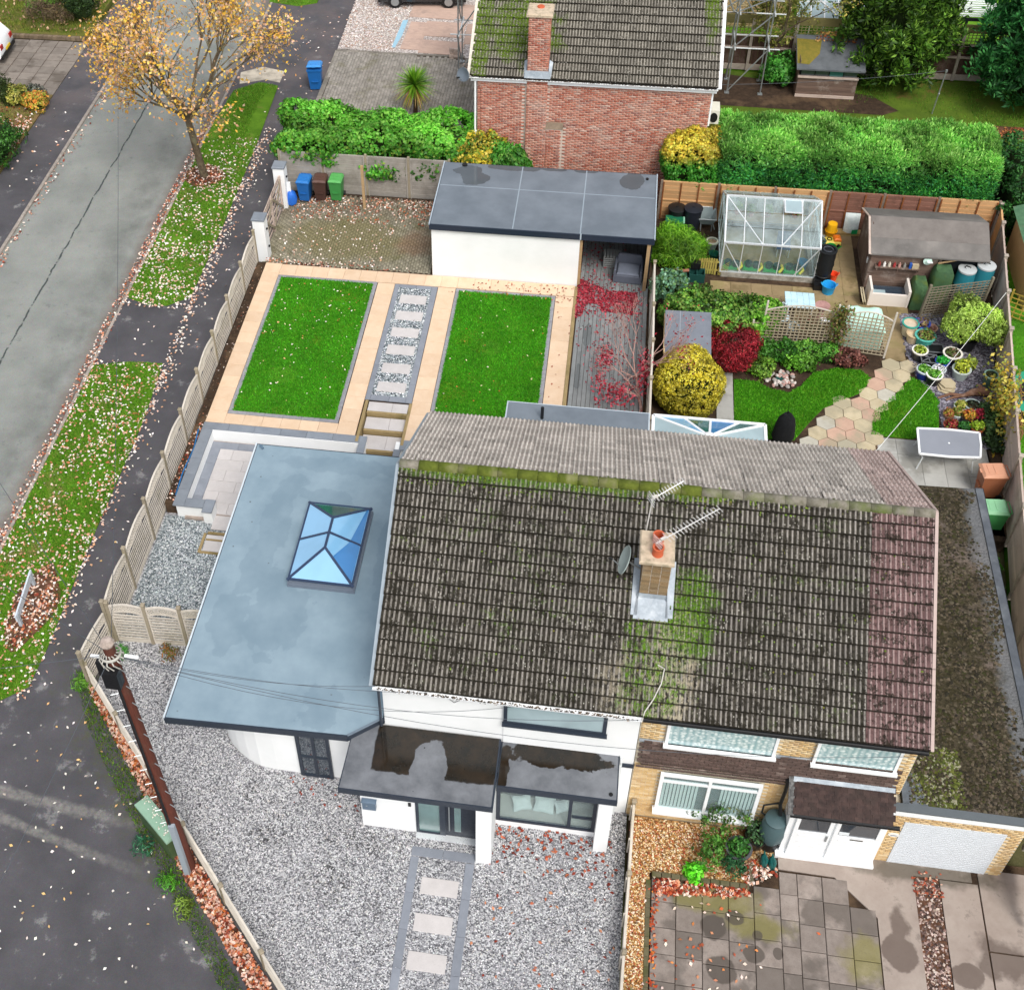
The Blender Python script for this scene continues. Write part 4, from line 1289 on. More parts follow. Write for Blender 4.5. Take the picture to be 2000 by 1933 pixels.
sheet('far_lawn',[(7.9,36.5),(60,36.8),(60,90),(7.9,90)],NZ-.03,mat_lawn('bright_turf','#55801f','#6a9a2a','#6a7a2a'),-.1)
sheet('neighbour_yard',[(18.6,25.1),(16.75,10),(16.3,6),(15.5,-20),(40,-20),(40,25.1)],NZ-.05,LAWN,-.1)
grass('grass',[(18.3,20.5),(16.8,10),(22,10),(22,20.5)],9000,NZ-.05,.06,['#4a9a18','#60b424','#3c8412','#78c030'])
print('ground done')
# ================================================================== tiled roofs
def tile_arrays(wd,ln=.405,rolls=3):
 per=wd/rolls
 xs,zs=[],[]
 for i in range(rolls):
  for fx,z in((0,0),(.5,0),(.6,.024),(.84,.026),(.95,0)):
   xs.append(-wd/2+(i+fx)*per)
   zs.append(z)
 xs.append(wd/2-.002)
 zs.append(0)
 n=len(xs)
 V,F,RO=[],[],[]
 for x,z in zip(xs,zs):
  V+=[(x,0,z+.008),(x,0,z+.052),(x,.034,z+.056),(x,ln,z+.002)]
 for i in range(n-1):
  a,b=i*4,(i+1)*4
  hi=1.0 if max(zs[i],zs[i+1])>.01 else 0.0
  F.append((a+2,b+2,b+3,a+3))
  RO.append(hi)
  F.append((a+1,b+1,b+2,a+2))
  RO.append(-1.0)  # flags the lip that takes the painted shadow gap and grime
  F.append((a,b,b+1,a+1))
  RO.append(-1.0)
 return np.array(V),np.array(F),np.array(RO)
def tile_mesh(wd,mat):
 V,F,RO=tile_arrays(wd)
 me=bpy.data.meshes.new('roof_tile')
 me.from_pydata([tuple(v)for v in V],[],[tuple(f)for f in F])
 a=me.attributes.new('roll','FLOAT','FACE')
 a.data.foreach_set('value',RO.astype(np.float32))
 me.materials.append(mat)
 return me
def slope_M(x,y0,z0,pitch,s,face):
 """tile matrix on a slope that rises towards +Y (face = 1) or -Y (face = -1)"""
 c,n=math.cos(pitch),math.sin(pitch)
 y=y0+face*s*c
 z=z0+s*n
 return Matrix.Translation((x,y,z))@Matrix.Rotation(0 if face>0 else PI,4,'Z')@Matrix.Rotation(pitch,4,'X')
def tile_slope(parent,x0,x1,y0,z0,pitch,rows,gauge,cols,face,mats,as_parts=True,row_from=0):
 wd=(x1-x0)/cols
 ms={}
 V0,F0,R0=tile_arrays(wd)
 acc={}
 for r in range(row_from,rows):
  for c in range(cols):
   m=mats(c,r)
   x=x0+(c+.5)*wd+random.uniform(-.004,.004)
   M=slope_M(x,y0,z0,pitch+random.uniform(-.005,.005),r*gauge+random.uniform(-.0025,.0025),face)
   if as_parts:
    if m.name not in ms:
     ms[m.name]=tile_mesh(wd,m)
    piece('roof_tile',ms[m.name],parent,M)
   else:
    A=np.array(M)
    v=V0@A[:3,:3].T+A[:3,3]
    acc.setdefault(m.name,[]).append(v)
 for nm,L in acc.items():
  n=len(L)
  V=np.concatenate(L)
  F=(F0[None]+np.arange(n)[:,None,None]*len(V0)).reshape(-1,4)
  o=mesh_np('roof_tiles',V,F,bpy.data.materials[nm],None,parent,extra={'roll':np.tile(R0,n),'rnd':np.repeat(RNG.random(n),len(R0))})
  o['kind']='stuff'
def half_round(L=.46,r=.125,n=8):
 b=B()
 prof=[(r*math.cos(PI*k/n),r*math.sin(PI*k/n))for k in range(n+1)]
 vs=[(x,y-.03,z-.05)if False else(x,y,z)for x in(-L/2,L/2)for y,z in prof]
 m=n+1
 fs=[(k,k+1,m+k+1,m+k)for k in range(n)]+[tuple(range(m))[::-1],tuple(range(m,2*m))]
 return b.add(vs,fs)
PITCH=math.atan((7.52-4.81)/4.4365)
GAUGE=5.2/15
def brick_field(parent,bricks,mat,parts=300,proud=.006):
 """bricks: (x, y, z, length, rz) stretcher centres; the first ones become parts, the rest one joined part"""
 me=B().box(-.1055,-.02,-.031,.1055,.02,.031).mesh('brick',mat)
 for(x,y,z,L,rz)in bricks[:parts]:
  piece('brick',me,parent,TR(x,y,z,rz,sc=(L/.215,1,1)))
 rest=bricks[parts:]
 if rest:
  V0=np.array([(-.48,-.02,-.029),(.48,-.02,-.029),(.48,-.02,.029),(-.48,-.02,.029),(-.48,.02,-.029),(.48,.02,-.029),(.48,.02,.029),(-.48,.02,.029)])
  F0=np.array([(0,1,2,3),(3,2,6,7),(0,3,7,4),(1,5,6,2),(0,4,5,1)])
  V=[]
  for(x,y,z,L,rz)in rest:
   v=V0*np.array([L,1,1])
   c,s_=math.cos(rz),math.sin(rz)
   V.append(np.column_stack([v[:,0]*c-v[:,1]*s_+x,v[:,0]*s_+v[:,1]*c+y,v[:,2]+z]))
  n=len(rest)
  F=(F0[None]+np.arange(n)[:,None,None]*8).reshape(-1,4)
  o=mesh_np('brickwork',np.concatenate(V),F,mat,None,parent,extra={'rnd':np.repeat(RNG.random(n),5)})
  o['kind']='stuff'
def brick_wall(x0,x1,z0,z1,y,holes=(),proud=.014):
 """stretcher bond on a wall that faces -Y"""
 out=[]
 nz=int((z1-z0)/.075)
 for j in range(nz):
  z=z0+(j+.5)*.075
  x=x0-(.1125 if j%2 else 0)
  while x<x1-.03:
   a,b=max(x,x0),min(x+.225,x1)
   if b-a>.05:
    cx,L=(a+b)/2,b-a-.01
    if not any(h0-.03<cx<h1+.03 and hz0-.02<z<hz1+.02 for h0,h1,hz0,hz1 in holes):
     out.append((cx,y+.02-proud+random.uniform(-.002,.002),z,L,0))
   x+=.225
 return out
def window(parent,x0,x1,z0,z1,y,fmat,gmat,mull=(),trans=(),fw=.06,name='window',d=.07,mats=None):
 """framed window that faces -Y: one part, its panes sub-parts"""
 b=B()
 b.box(x0,y-d,z0,x0+fw,y,z1).box(x1-fw,y-d,z0,x1,y,z1).box(x0+fw,y-d,z0,x1-fw,y,z0+fw).box(x0+fw,y-d,z1-fw,x1-fw,y,z1)
 xs=[x0+fw]+[m for m in mull]+[x1-fw]
 zs=[z0+fw]+[t for t in trans]+[z1-fw]
 for m in mull:
  b.box(m-fw*.45,y-d+.004,z0+fw,m+fw*.45,y-.002,z1-fw)
 for i in range(len(xs)-1):
  a=xs[i]+(fw*.45 if i else 0)
  c=xs[i+1]-(fw*.45 if i<len(xs)-2 else 0)
  for t in trans:
   b.box(a,y-d+.006,t-fw*.4,c,y-.003,t+fw*.4)
 w_=b.build(name,fmat,parent,world=True)
 k=0
 for i in range(len(xs)-1):
  for j in range(len(zs)-1):
   mt=mats[k]if mats else gmat
   k+=1
   B().box(xs[i]+.002,y-d*.55,zs[j]+.002,xs[i+1]-.002,y-d*.3,zs[j+1]-.002).build('pane',mt,w_,world=True)
 return w_
def gable_body(x0,x1,y0,y1,z0,ze,zr,mat,parent,name='wall'):
 b=B()
 ym=(y0+y1)/2
 pts=[(y0,z0),(y1,z0),(y1,ze),(ym,zr),(y0,ze)]
 n=5
 vs=[(x0,y,z)for y,z in pts]+[(x1,y,z)for y,z in pts]
 fs=[tuple(range(n))[::-1],tuple(range(n,2*n))]+[(i,(i+1)%n,n+(i+1)%n,n+i)for i in range(n)]
 b.add(vs,fs)
 return b.build(name,mat,parent,world=True)
def roof_deck(parent,x0,x1,y0,z0,yr,zr,mat,th=.06):
 b=B()
 y2=2*yr-y0
 pts=[(y0,z0),(yr,zr),(y2,z0),(y2,z0-th),(yr,zr-th),(y0,z0-th)]
 vs=[(x0,y,z)for y,z in pts]+[(x1,y,z)for y,z in pts]
 fs=[(0,1,7,6),(1,2,8,7),(2,3,9,8),(3,4,10,9),(4,5,11,10),(5,0,6,11),(5,4,1,0),(4,3,2,1),(6,7,10,11),(7,8,9,10)]
 b.add(vs,fs)
 return b.build('roof',mat,parent,world=True)
DECKDARK=plain('roof_underlay','#2e2b26',.95,.1)
# ================================================================== the white house
wh=thing('white_house','white rendered semi-detached house with blue-grey flat roofed side extension and glass lantern','house',(3,4,0))
gable_body(.15,6.1,.25,8.62,-.1,4.86,7.35,RENDER,wh)
# small step in the upper wall and the strip beside the bay
B().box(3.0,.215,2.5,6.1,.252,4.78).build('wall_panel',RENDER,wh,world=True)
roof_deck(wh,0,6.115,.02,4.81,4.4365,7.5,DECKDARK)
def left_mats(c,r):
 return TILE
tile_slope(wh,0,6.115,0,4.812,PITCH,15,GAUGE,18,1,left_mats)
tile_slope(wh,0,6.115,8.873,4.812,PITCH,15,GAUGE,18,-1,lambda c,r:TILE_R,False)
rt=half_round().mesh('ridge_tile',RIDGE,True)
rtm=half_round(.46,.14).mesh('ridge_tile',RIDGE_M,True)
for k in range(13):
 piece('ridge_tile',rtm if k>0 else rt,wh,TR(.235+k*.47,4.4365,7.5+random.uniform(-.006,.006),random.uniform(-.01,.01)))
 # tufts of moss along the ridge and on the tiles
def moss_tufts(parent,spots,n,r):
 P=[]
 for(x,y,sx,sy,k)in spots:
  P.append(np.column_stack([RNG.normal(x,sx,k),RNG.normal(y,sy,k)]))
 p=np.concatenate(P)
 p=p[(p[:,0]>.03)&(p[:,0]<12.1)&(p[:,1]>.05)&(p[:,1]<4.6)]
 z=np.where(p[:,1]<4.4365,4.84+p[:,1]*math.tan(PITCH),7.6)
 m=len(p)
 sc=r[0]+RNG.random((m,1,1))*(r[1]-r[0])
 V=OCT_V[None]*sc*np.array([1,1,.6])+RNG.normal(0,.1,(m,6,3))*sc
 V+=np.column_stack([p,z])[:,None,:]
 F=(OCT_F[None]+np.arange(m)[:,None,None]*6).reshape(-1,3)
 o=mesh_np('moss',V.reshape(-1,3),F,STONE,np.repeat(pal(['#5f7a22','#4a6118','#74902e','#39480f','#6a6a2a'],m,.2),4,0),parent)
 o['kind']='stuff'
moss_tufts(wh,[(3.2,4.33,2.2,.07,1500),(3.0,4.25,2.4,.16,900),(1.0,4.3,1.2,.05,500),(5.9,.9,.3,.9,120),(4,2.2,2.2,1.2,500)],0,(.012,.032))
for s in(0,1):
 y0,y1=(-.02,4.43)if not s else(8.89,4.44)
 B().beam((-.015,y0,4.78),(-.015,y1,7.49),.03,.14,(1,0,0)).build('bargeboard',plain('verge_grey','#8f9aa3',.5)if not s else bpy.data.materials['verge_grey'],wh,world=True)
B().box(.0,.0,4.62,6.1,.025,4.8).box(.0,.025,4.62,6.1,.25,4.64).build('fascia',UPVC,wh,world=True)
def gutter(parent,x0,x1,y,z,mat,debris=True):
 b=B()
 n=6
 pr=[(.055*math.cos(PI+PI*k/n),.055*math.sin(PI+PI*k/n))for k in range(n+1)]
 pi_=[(.047*math.cos(PI+PI*k/n),.047*math.sin(PI+PI*k/n))for k in range(n,-1,-1)]
 pts=pr+pi_
 m=len(pts)
 vs=[(x,y+a,z+c)for x in(x0,x1)for a,c in pts]
 fs=[(i,(i+1)%m,m+(i+1)%m,m+i)for i in range(m)]+[tuple(range(m))[::-1],tuple(range(m,2*m))]
 b.add(vs,fs)
 g=b.build('gutter',mat,parent,world=True)
 if debris:
  o=pebbles('leaf_debris',rect(x0+.1,y-.04,x1-.05,y+.04),int((x1-x0)*60),z-.03,(.012,.03),['#3a3026','#5a4a3a','#2a241d','#8a7a66'],parent=g)
 return g
gutter(wh,.0,6.1,-.05,4.80,UPVC)
B().tube([(.08,.12,4.75),(.08,.17,4.6),(.08,.17,2.85)],.036,8).build('downpipe',ANTH,wh,world=True)
window(wh,3.0,5.37,3.62,4.6,.215,ANTH,PANE_C,fw=.085,d=.06)
B().box(2.97,.1,3.56,5.4,.2,3.62).build('window_sill',ANTH,wh,world=True)
B().tube([(1.7,.24,4.5),(1.74,.2,4.3),(1.85,.2,4.18),(1.95,.2,4.28),(1.88,.21,4.4),(1.95,.22,4.5)],.008,5).build('cable_loop',BLACK,wh,world=True)
# ---- side extension
arc=[(-4.39,1.14),(-4.3,.95),(-4.14,.76),(-3.9,.56),(-3.6,.38),(-3.25,.25),(-2.8,.205),(-2.2,.2)]
B().prism([(-4.39,8.35)]+arc+[(-2.16,.2),(.16,.2),(.16,8.35)],-.1,2.75).build('extension_wall',RENDER,wh,smooth=False,world=True)
ext=[(-5.15,-.45),(-.66,-.33),(.02,.2),(.13,.26),(.13,8.78),(-5.15,8.78)]
B().prism(ext,2.78,3.0).build('extension_fascia',ANTH,wh,world=True)
B().prism([(-5.11,-.41),(-.67,-.29),(.0,.22),(.1,.3),(.1,8.74),(-5.11,8.74)],2.98,3.012).build('extension_roof',EXTROOF,wh,world=True)
B().box(-5.17,-.44,2.9,-5.13,8.79,3.03).build('roof_trim',plain('pale_trim','#ccd6dc',.4),wh,world=True)
B().beam((-.65,-.31,3.02),(.05,.23,3.02),.05,.03).build('flashing_strip',plain('grey_trim','#6f7c88',.5),wh,world=True)
B().tube([(-5.0,8.66,3.0),(-5.0,8.66,3.08),(-4.9,8.55,3.06)],.04,6).build('roof_outlet',plain('outlet_grey','#5a7082',.5),wh,world=True)
window(wh,-2.16,-1.3,0,2.3,.198,ANTH,PANE,mull=(-1.72,),trans=(.95,),fw=.085,name='side_door')
# glass lantern
ln=B()
ln.box(-3.07,3.8,2.99,-1.27,6.55,3.13).box(-3.03,3.85,3.13,-1.31,6.51,3.2)
lan=ln.build('roof_lantern',plain('lantern_kerb','#6d7683',.4,.08),wh,world=True)
E4=[(-3.03,3.87,3.27),(-1.33,3.86,3.27),(-1.33,6.5,3.27),(-3.03,6.51,3.27)]
R1,R2=(-2.18,4.66,3.72),(-2.18,5.69,3.72)
RM=(-2.18,5.175,3.72)
ML,MR=(-3.03,5.19,3.27),(-1.33,5.18,3.27)
fr=B()
for p,q in((E4[0],R1),(E4[1],R1),(E4[2],R2),(E4[3],R2),(R1,R2),(RM,ML),(RM,MR)):
 d=(Vector(p)-Vector(q)).normalized()*.05
 fr.beam(tuple(Vector(p)+d*(p in E4 or p in(ML,MR))),q,.065,.06)
for a,b_ in((0,1),(1,2),(2,3),(3,0)):
 fr.beam(E4[a],E4[b_],.05,.05)
fr.build('lantern_frame',plain('lantern_bar','#34425c',.35,.1),lan,world=True)
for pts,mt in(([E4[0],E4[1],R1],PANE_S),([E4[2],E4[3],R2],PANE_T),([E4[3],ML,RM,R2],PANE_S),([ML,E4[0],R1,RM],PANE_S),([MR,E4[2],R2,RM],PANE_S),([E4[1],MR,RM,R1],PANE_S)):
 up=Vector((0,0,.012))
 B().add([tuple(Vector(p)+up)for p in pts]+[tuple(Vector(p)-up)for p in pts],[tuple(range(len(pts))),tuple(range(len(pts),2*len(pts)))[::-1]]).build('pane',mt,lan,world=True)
B().box(-2.95,3.95,2.6,-1.4,6.42,2.985).build('lantern_well',plain('pale_well','#d9e4ea',.7),lan,world=True)
# deep blue shapes laid on the panes as a painted reflection of the house
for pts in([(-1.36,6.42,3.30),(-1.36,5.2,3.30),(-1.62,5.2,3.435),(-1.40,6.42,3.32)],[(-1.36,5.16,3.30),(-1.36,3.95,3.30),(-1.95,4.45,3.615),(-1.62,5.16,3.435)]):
 B().poly([(x,y,z+.018)for x,y,z in pts]).build('painted_reflection',PANE_SD,lan,world=True)
 # ---- porch
B().prism([(-.65,-1.57),(2.96,-1.57),(2.96,.22),(.0,.22),(-.6,-.22)],2.6,2.8).build('porch_fascia',ANTH,wh,world=True)
B().prism([(-.62,-1.54),(2.93,-1.54),(2.93,.215),(.0,.215),(-.58,-.24)],2.78,2.808).build('porch_roof',PORCHROOF,wh,world=True)
B().box(2.925,-1.55,2.79,2.965,.2,2.83).build('roof_trim',ANTH,wh,world=True)
B().box(-.32,-.98,-.1,1.03,.24,2.6).box(1.03,-.8,-.1,2.57,.24,2.6).build('porch_wall',RENDER,wh,world=True)
B().box(2.57,-1.56,-.1,2.94,.24,2.6).build('porch_column',RENDER,wh,world=True)
dr=B()
dr.box(1.03,-1.0,0,1.1,-.9,2.58).box(1.62,-1.0,0,1.76,-.9,2.58).box(2.5,-1.0,0,2.57,-.9,2.58).box(1.1,-1.0,0,1.62,-.9,.09).box(1.1,-1.0,2.2,1.62,-.9,2.58).box(1.76,-1.0,2.3,2.5,-.9,2.58)
df=dr.build('door_frame',ANTH,wh,world=True)
B().box(1.1,-.96,.09,1.62,-.94,2.2).build('side_pane',PANE_F,df,world=True)
fd=B().box(1.76,-.975,.06,2.5,-.92,2.3).build('front_door',plain('dark_door','#242b37',.4,.1),wh,world=True)
B().box(1.98,-.985,.3,2.14,-.97,2.1).build('door_pane',PANE_F,fd,world=True)
B().tube([(1.86,-1.03,.4),(1.86,-1.03,2.0)],.018,8).box(1.85,-1.03,.55,1.87,-.97,.58).box(1.85,-1.03,1.8,1.87,-.97,1.83).build('door_handle',GREYM,fd,world=True)
B().box(1.03,-1.14,-.02,2.57,-.98,.05).build('door_sill',ALU,wh,world=True)
mb=B().box(-.26,-1.09,1.02,.07,-.978,1.36).bev(-.28,-1.11,1.36,.09,-.978,1.42,.03).build('letterbox',plain('grey_blue_box','#5f7183',.4),wh,world=True)
B().box(-.17,-1.1,1.2,-.13,-1.085,1.24).build('lock',GREYM,mb,world=True)
B().box(.86,-1.0,1.28,.93,-.978,1.44).build('doorbell',BLACK,wh,world=True)
B().box(.6,-1.0,1.85,.86,-.978,1.93).build('wall_light',ANTH,wh,world=True)
# ---- bay
B().prism(rect(2.97,-.95,5.76,.22),2.48,2.7).build('bay_fascia',ANTH,wh,world=True)
B().prism(rect(3.0,-.92,5.73,.214),2.69,2.708).build('bay_roof',PORCHROOF,wh,world=True)
B().tube([(5.6,-.8,2.7),(5.6,-.8,2.722)],.05,10).build('drain',BLACK,wh,world=True)
B().box(2.94,-.5,-.1,5.36,-.3,.29).box(5.36,-.87,-.1,5.69,.24,2.48).build('bay_wall',RENDER,wh,world=True)
window(wh,2.95,5.36,.29,2.46,-.46,ANTH,CLEAR,mull=(4.73,),fw=.09,name='bay_window',mats=[CLEARW,CLEARW])
B().box(4.78,-.53,.86,5.27,-.47,.93).build('transom',ANTH,wh,world=True)
B().box(2.96,.19,.3,5.35,.205,2.47).build('room_shade',two('dim_room_paint','#4a463e','#2c2a26',6,.9,.1),wh,world=True)  # dark panel whose colour stands in for the unlit room
B().box(2.96,-.44,.24,5.35,.19,.3).build('window_seat',plain('seat_cloth','#bdbab2',.9),wh,world=True)
cu=plain('pale_cushion','#dfe5e2',.9,.08)
def cushion(x,y,z,rz,s,lab):
 b=B()
 n=8
 for i in range(n+1):
  for j in range(n+1):
   u,v=i/n*2-1,j/n*2-1
   t=.07*(1-u**4)*(1-v**4)
   pinch=1-.12*(1-abs(u*v))*max(abs(u),abs(v))**2
   b.v.append((u*s*pinch,-t,v*s*pinch*.8))
 for i in range(n+1):
  for j in range(n+1):
   u,v=i/n*2-1,j/n*2-1
   t=.07*(1-u**4)*(1-v**4)
   pinch=1-.12*(1-abs(u*v))*max(abs(u),abs(v))**2
   b.v.append((u*s*pinch,t,v*s*pinch*.8))
 m=n+1
 for i in range(n):
  for j in range(n):
   a=i*m+j
   b.f.append((a,a+m,a+m+1,a+1))
   a+=m*m
   b.f.append((a,a+1,a+m+1,a+m))
 b.t=[None]*len(b.f)
 o=b.build('cushion',cu,None,True)
 o.matrix_world=TR(x,y,z,rz,R(-50))
 tag(o,lab,'cushion','cushions on the window seat')
cushion(3.55,-.1,.5,.3,.24,'white cushion turned on its corner in the bay window')
cushion(4.1,-.05,.46,-.1,.26,'pale flat cushion in the middle of the bay window seat')
cushion(4.55,-.05,.5,.4,.2,'small white cushion beside the bay window mullion')
B().box(5.73,.1,1.0,5.83,.24,2.46).tube([(5.8,.18,2.75),(5.8,.14,2.6),(5.8,.14,.1)],.035,8).build('downpipe',plain('white_pipe','#dfe3e4',.4),wh,world=True)
B().box(5.76,.18,2.28,6.12,.25,2.36).build('damp_course',ANTH,wh,world=True)
# ---- rear extension
B().box(1.98,8.5,-.1,6.1,11.6,2.6).build('rear_wall',RENDER,wh,world=True)
B().prism(rect(1.9,8.6,6.17,11.72),2.6,2.75).build('rear_fascia',plain('pale_edge','#b9c4cc',.5),wh,world=True)
B().prism(rect(1.94,8.6,6.13,11.68),2.74,2.757).build('rear_roof',GARROOF,wh,world=True)
B().tube([(3.0,11.1,2.75),(3.0,11.1,3.2)],.05,10).build('vent_pipe',BLACK,wh,world=True)
# ================================================================== the buff brick house
bh=thing('brick_house','buff brick semi-detached house with brown hung tiles, white porch and attached garage','house',(9,4,0))
gable_body(6.12,12.15,.25,8.62,-.1,4.86,7.35,MORTAR_Y,bh)
roof_deck(bh,6.118,12.23,.02,4.81,4.4365,7.5,DECKDARK)
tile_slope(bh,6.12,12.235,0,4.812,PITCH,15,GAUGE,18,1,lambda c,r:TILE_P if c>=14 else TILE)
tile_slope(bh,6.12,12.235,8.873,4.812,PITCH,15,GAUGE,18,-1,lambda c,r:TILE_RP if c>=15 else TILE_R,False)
for k in range(13):
 piece('ridge_tile',rtm if k<2 else rt,bh,TR(6.36+k*.47,4.4365,7.5+random.uniform(-.006,.006),random.uniform(-.01,.01)))
moss_tufts(bh,[(6.95,2.0,.22,.4,260),(6.3,.7,.25,.6,200),(6.5,4.3,.9,.08,500),(8.5,4.28,1.6,.1,300),(9,2.2,1.6,1.2,400)],0,(.012,.034))
vt_=B().box(-.035,0,-.03,.035,.37,.075).mesh('verge_tile',plain('pink_verge','#b5a29b',.85,.1))
for r in range(15):
 piece('verge_tile',vt_,bh,slope_M(12.265,0,4.812,PITCH,r*GAUGE,1))
 piece('verge_tile',vt_,bh,slope_M(12.265,8.873,4.812,PITCH,r*GAUGE,-1))
B().box(6.12,.0,4.62,12.2,.025,4.8).box(6.12,.025,4.62,12.2,.25,4.64).build('fascia',BLACK,bh,world=True)
gutter(bh,6.12,12.22,-.05,4.80,BLACK,False)
UB=brick_wall(6.13,12.14,3.56,4.62,.25,[(6.7,9.17,3.4,4.7),(10.0,11.84,3.4,4.7)])
LB=brick_wall(6.13,9.8,.0,2.5,.25,[(6.74,9.14,.55,2.6)])
EB=brick_wall(11.86,12.14,2.5,3.56,.25)
GB=brick_wall(12.0,14.97,.0,2.3,-.12,[(12.38,14.58,-.1,1.93)])
SB=[(12.15+.02-.006-.006,.36+(j%2)*.11+k*.225,2.6+j*.075,.215,PI/2)for j in range(26)for k in range(3)]
brick_field(bh,LB+GB+UB+EB,BRICK_Y)
def lace():
 t=NT('lace_curtain',.15,.6)
 P=t.pos()
 v=t.vor(11)
 s=t.math('SINE',t.mul(t.xyz()[0],45))
 f=t.math('ADD',t.mr(v,.3,.5,0,.6),t.mr(s,-1,1,0,.4))
 t.b.inputs['Coat Weight'].default_value=.5
 return t.out(t.mix(f,H('#e3eeec'),H('#8fb0b4')),.12)
LACE=lace()
window(bh,6.71,9.17,3.5,4.6,.215,UPVC,LACE,fw=.07,d=.06)
window(bh,10.0,11.83,3.45,4.6,.215,UPVC,LACE,fw=.07,d=.06)
B().box(6.68,.08,3.5,9.2,.24,3.57).build('window_sill',UPVC,bh,world=True)
B().box(9.97,.08,3.45,11.86,.24,3.52).build('window_sill',UPVC,bh,world=True)
# hung tiles between the storeys
pl=B().box(-.09,-.012,0,.09,.012,.15).mesh('hanging_tile',PLAIN)
for j in range(10):
 for i in range(30):
  x=6.16+(i+(.5 if j%2 else 0))*.191
  if x>11.84:
   continue
  if 6.66<x<9.2 and j==9:
   continue
  z=2.46+j*.106
  piece('hanging_tile',pl,bh,TR(x+.09,.20-.05*(1-j/10)**2,z+random.uniform(-.004,.004),0,R(6)+(R(12)if j<2 else 0)))
B().box(6.14,.19,3.5,11.86,.235,3.56).build('flashing',LEAD,bh,world=True)
# ground floor window with upright blinds
window(bh,6.76,9.12,.66,2.3,.18,UPVC,CLEARW,mull=(7.93,),trans=(1.98,),fw=.085,name='window',d=.07)
B().box(6.72,.0,.58,9.16,.2,.66).build('window_sill',UPVC,bh,world=True)
B().box(6.84,.212,.72,9.04,.222,2.25).build('room_shade',plain('dim_room_teal','#48605f',.9),bh,world=True)  # dark backing, the room's shade put into its colour
bl=B().box(-.035,-.004,0,.035,.004,1.2).mesh('blind_slat',plain('blind_cloth','#dfe9e6',.8))
for k in range(26):
 x=6.9+k*.085
 if 7.72<x<8.2:
  continue
 piece('blind_slat',bl,bh,TR(x,.195,.74,R(25)))
 # porch
B().box(9.8,-.27,.0,12.0,.24,2.45).build('porch_body',UPVC,bh,world=True)
B().box(9.72,-.4,-.02,12.02,-.2,.1).build('porch_step',UPVC,bh,world=True)
for a,b_,nm in((9.95,10.8,0),(10.86,11.9,1)):
 d_=B()
 d_.box(a,-.34,.1,b_,-.27,1.3).box(a,-.34,1.3,a+.09,-.27,2.15).box(b_-.09,-.34,1.3,b_,-.27,2.15).box(a+.09,-.34,2.08,b_-.09,-.27,2.15)
 d_.box(a+.14,-.35,.25,b_-.14,-.338,.3).box(a+.14,-.35,1.1,b_-.14,-.338,1.15)
 do=d_.build('porch_door',UPVC,bh,world=True)
 B().box(a+.092,-.315,1.302,b_-.092,-.29,2.078).build('pane',PANE,do,world=True)
 if nm==0:
  B().box(10.71,-.37,1.0,10.75,-.338,1.25).build('door_handle',GREYM,do,world=True)
 else:
  B().box(11.25,-.352,1.18,11.55,-.338,1.22).build('letter_slot',plain('slot','#55504a',.5),do,world=True)
  B().box(10.97,-.322,1.34,11.2,-.314,1.46).build('notice',plain('paper','#e3e8ea',.8),do,world=True)
B().box(9.86,-.3,1.85,9.92,-.26,2.0).build('doorbell',BLACK,bh,world=True)
pp=math.atan2(.4,.7)
pb=B()
pb.add([(9.72,-.52,2.42),(11.95,-.52,2.42),(11.95,.2,2.83),(9.72,.2,2.83),(9.72,-.52,2.36),(11.95,-.52,2.36),(11.95,.2,2.77),(9.72,.2,2.77)],[(0,1,2,3),(7,6,5,4),(0,4,5,1),(1,5,6,2),(3,7,4,0),(2,6,7,3)])
pr_=pb.build('porch_roof',PORCHTILE,bh,world=True)
ptl=B().box(-.083,0,-.006,.083,.15,.014).mesh('roof_tile',PORCHTILE)
for j in range(8):
 for i in range(13):
  M=Matrix.Translation((9.82+i*.17+(.05 if j%2 else 0),-.55+j*.1*math.cos(pp),2.425+j*.1*math.sin(pp)))@Matrix.Rotation(pp-.05,4,'X')
  piece('roof_tile',ptl,pr_,M)
B().add([(9.72,.06,2.78),(11.97,.06,2.78),(11.97,.2,2.92),(9.72,.2,2.92),(9.72,.06,2.77),(11.97,.06,2.77),(11.97,.21,2.9),(9.72,.21,2.9)],[(0,1,2,3),(7,6,5,4),(0,4,5,1),(1,5,6,2),(3,7,4,0),(2,6,7,3)]).build('flashing',LEAD,pr_,world=True)
B().beam((9.69,-.56,2.38),(9.69,.2,2.84),.05,.14,(1,0,0)).build('bargeboard',BLACK,bh,world=True)
gutter(bh,9.68,12.1,-.58,2.42,BLACK,False)
B().tube([(9.6,.1,2.75),(9.62,.08,2.3),(9.6,.06,1.7),(9.66,-.02,1.35)],.045,8).build('downpipe',BLACK,bh,world=True)
# garage
B().box(12.0,-.12,-.1,14.97,10.0,2.42).build('garage_wall',MORTAR_Y,bh,world=True)
gd=B()
for k in range(22):
 z=.02+k*.086
 gd.box(12.41,-.15,z,14.55,-.125,z+.062)
gd.box(12.36,-.15,0,12.41,-.12,1.96).box(14.55,-.15,0,14.6,-.12,1.96).box(12.41,-.15,1.91,14.55,-.12,1.96)
gdo=gd.build('garage_door',plain('door_slat_grey','#d6dbe0',.4,.04),bh,world=True)
B().box(12.41,-.13,0,14.55,-.122,1.93).build('door_backing',plain('slat_gap','#5d656c',.6),gdo,world=True)
B().box(11.98,-.19,2.3,15.42,-.13,2.5).build('garage_fascia',UPVC,bh,world=True)
B().box(11.97,-.2,2.5,15.43,0.0,2.545).build('roof_edge',plain('bitumen_edge','#5e6468',.6),bh,world=True)
B().prism([(12.18,0),(15.42,0),(15.42,10.06),(13.72,10.0),(12.18,10.0)],2.4,2.52).build('garage_roof',MOSSROOF,bh,world=True)
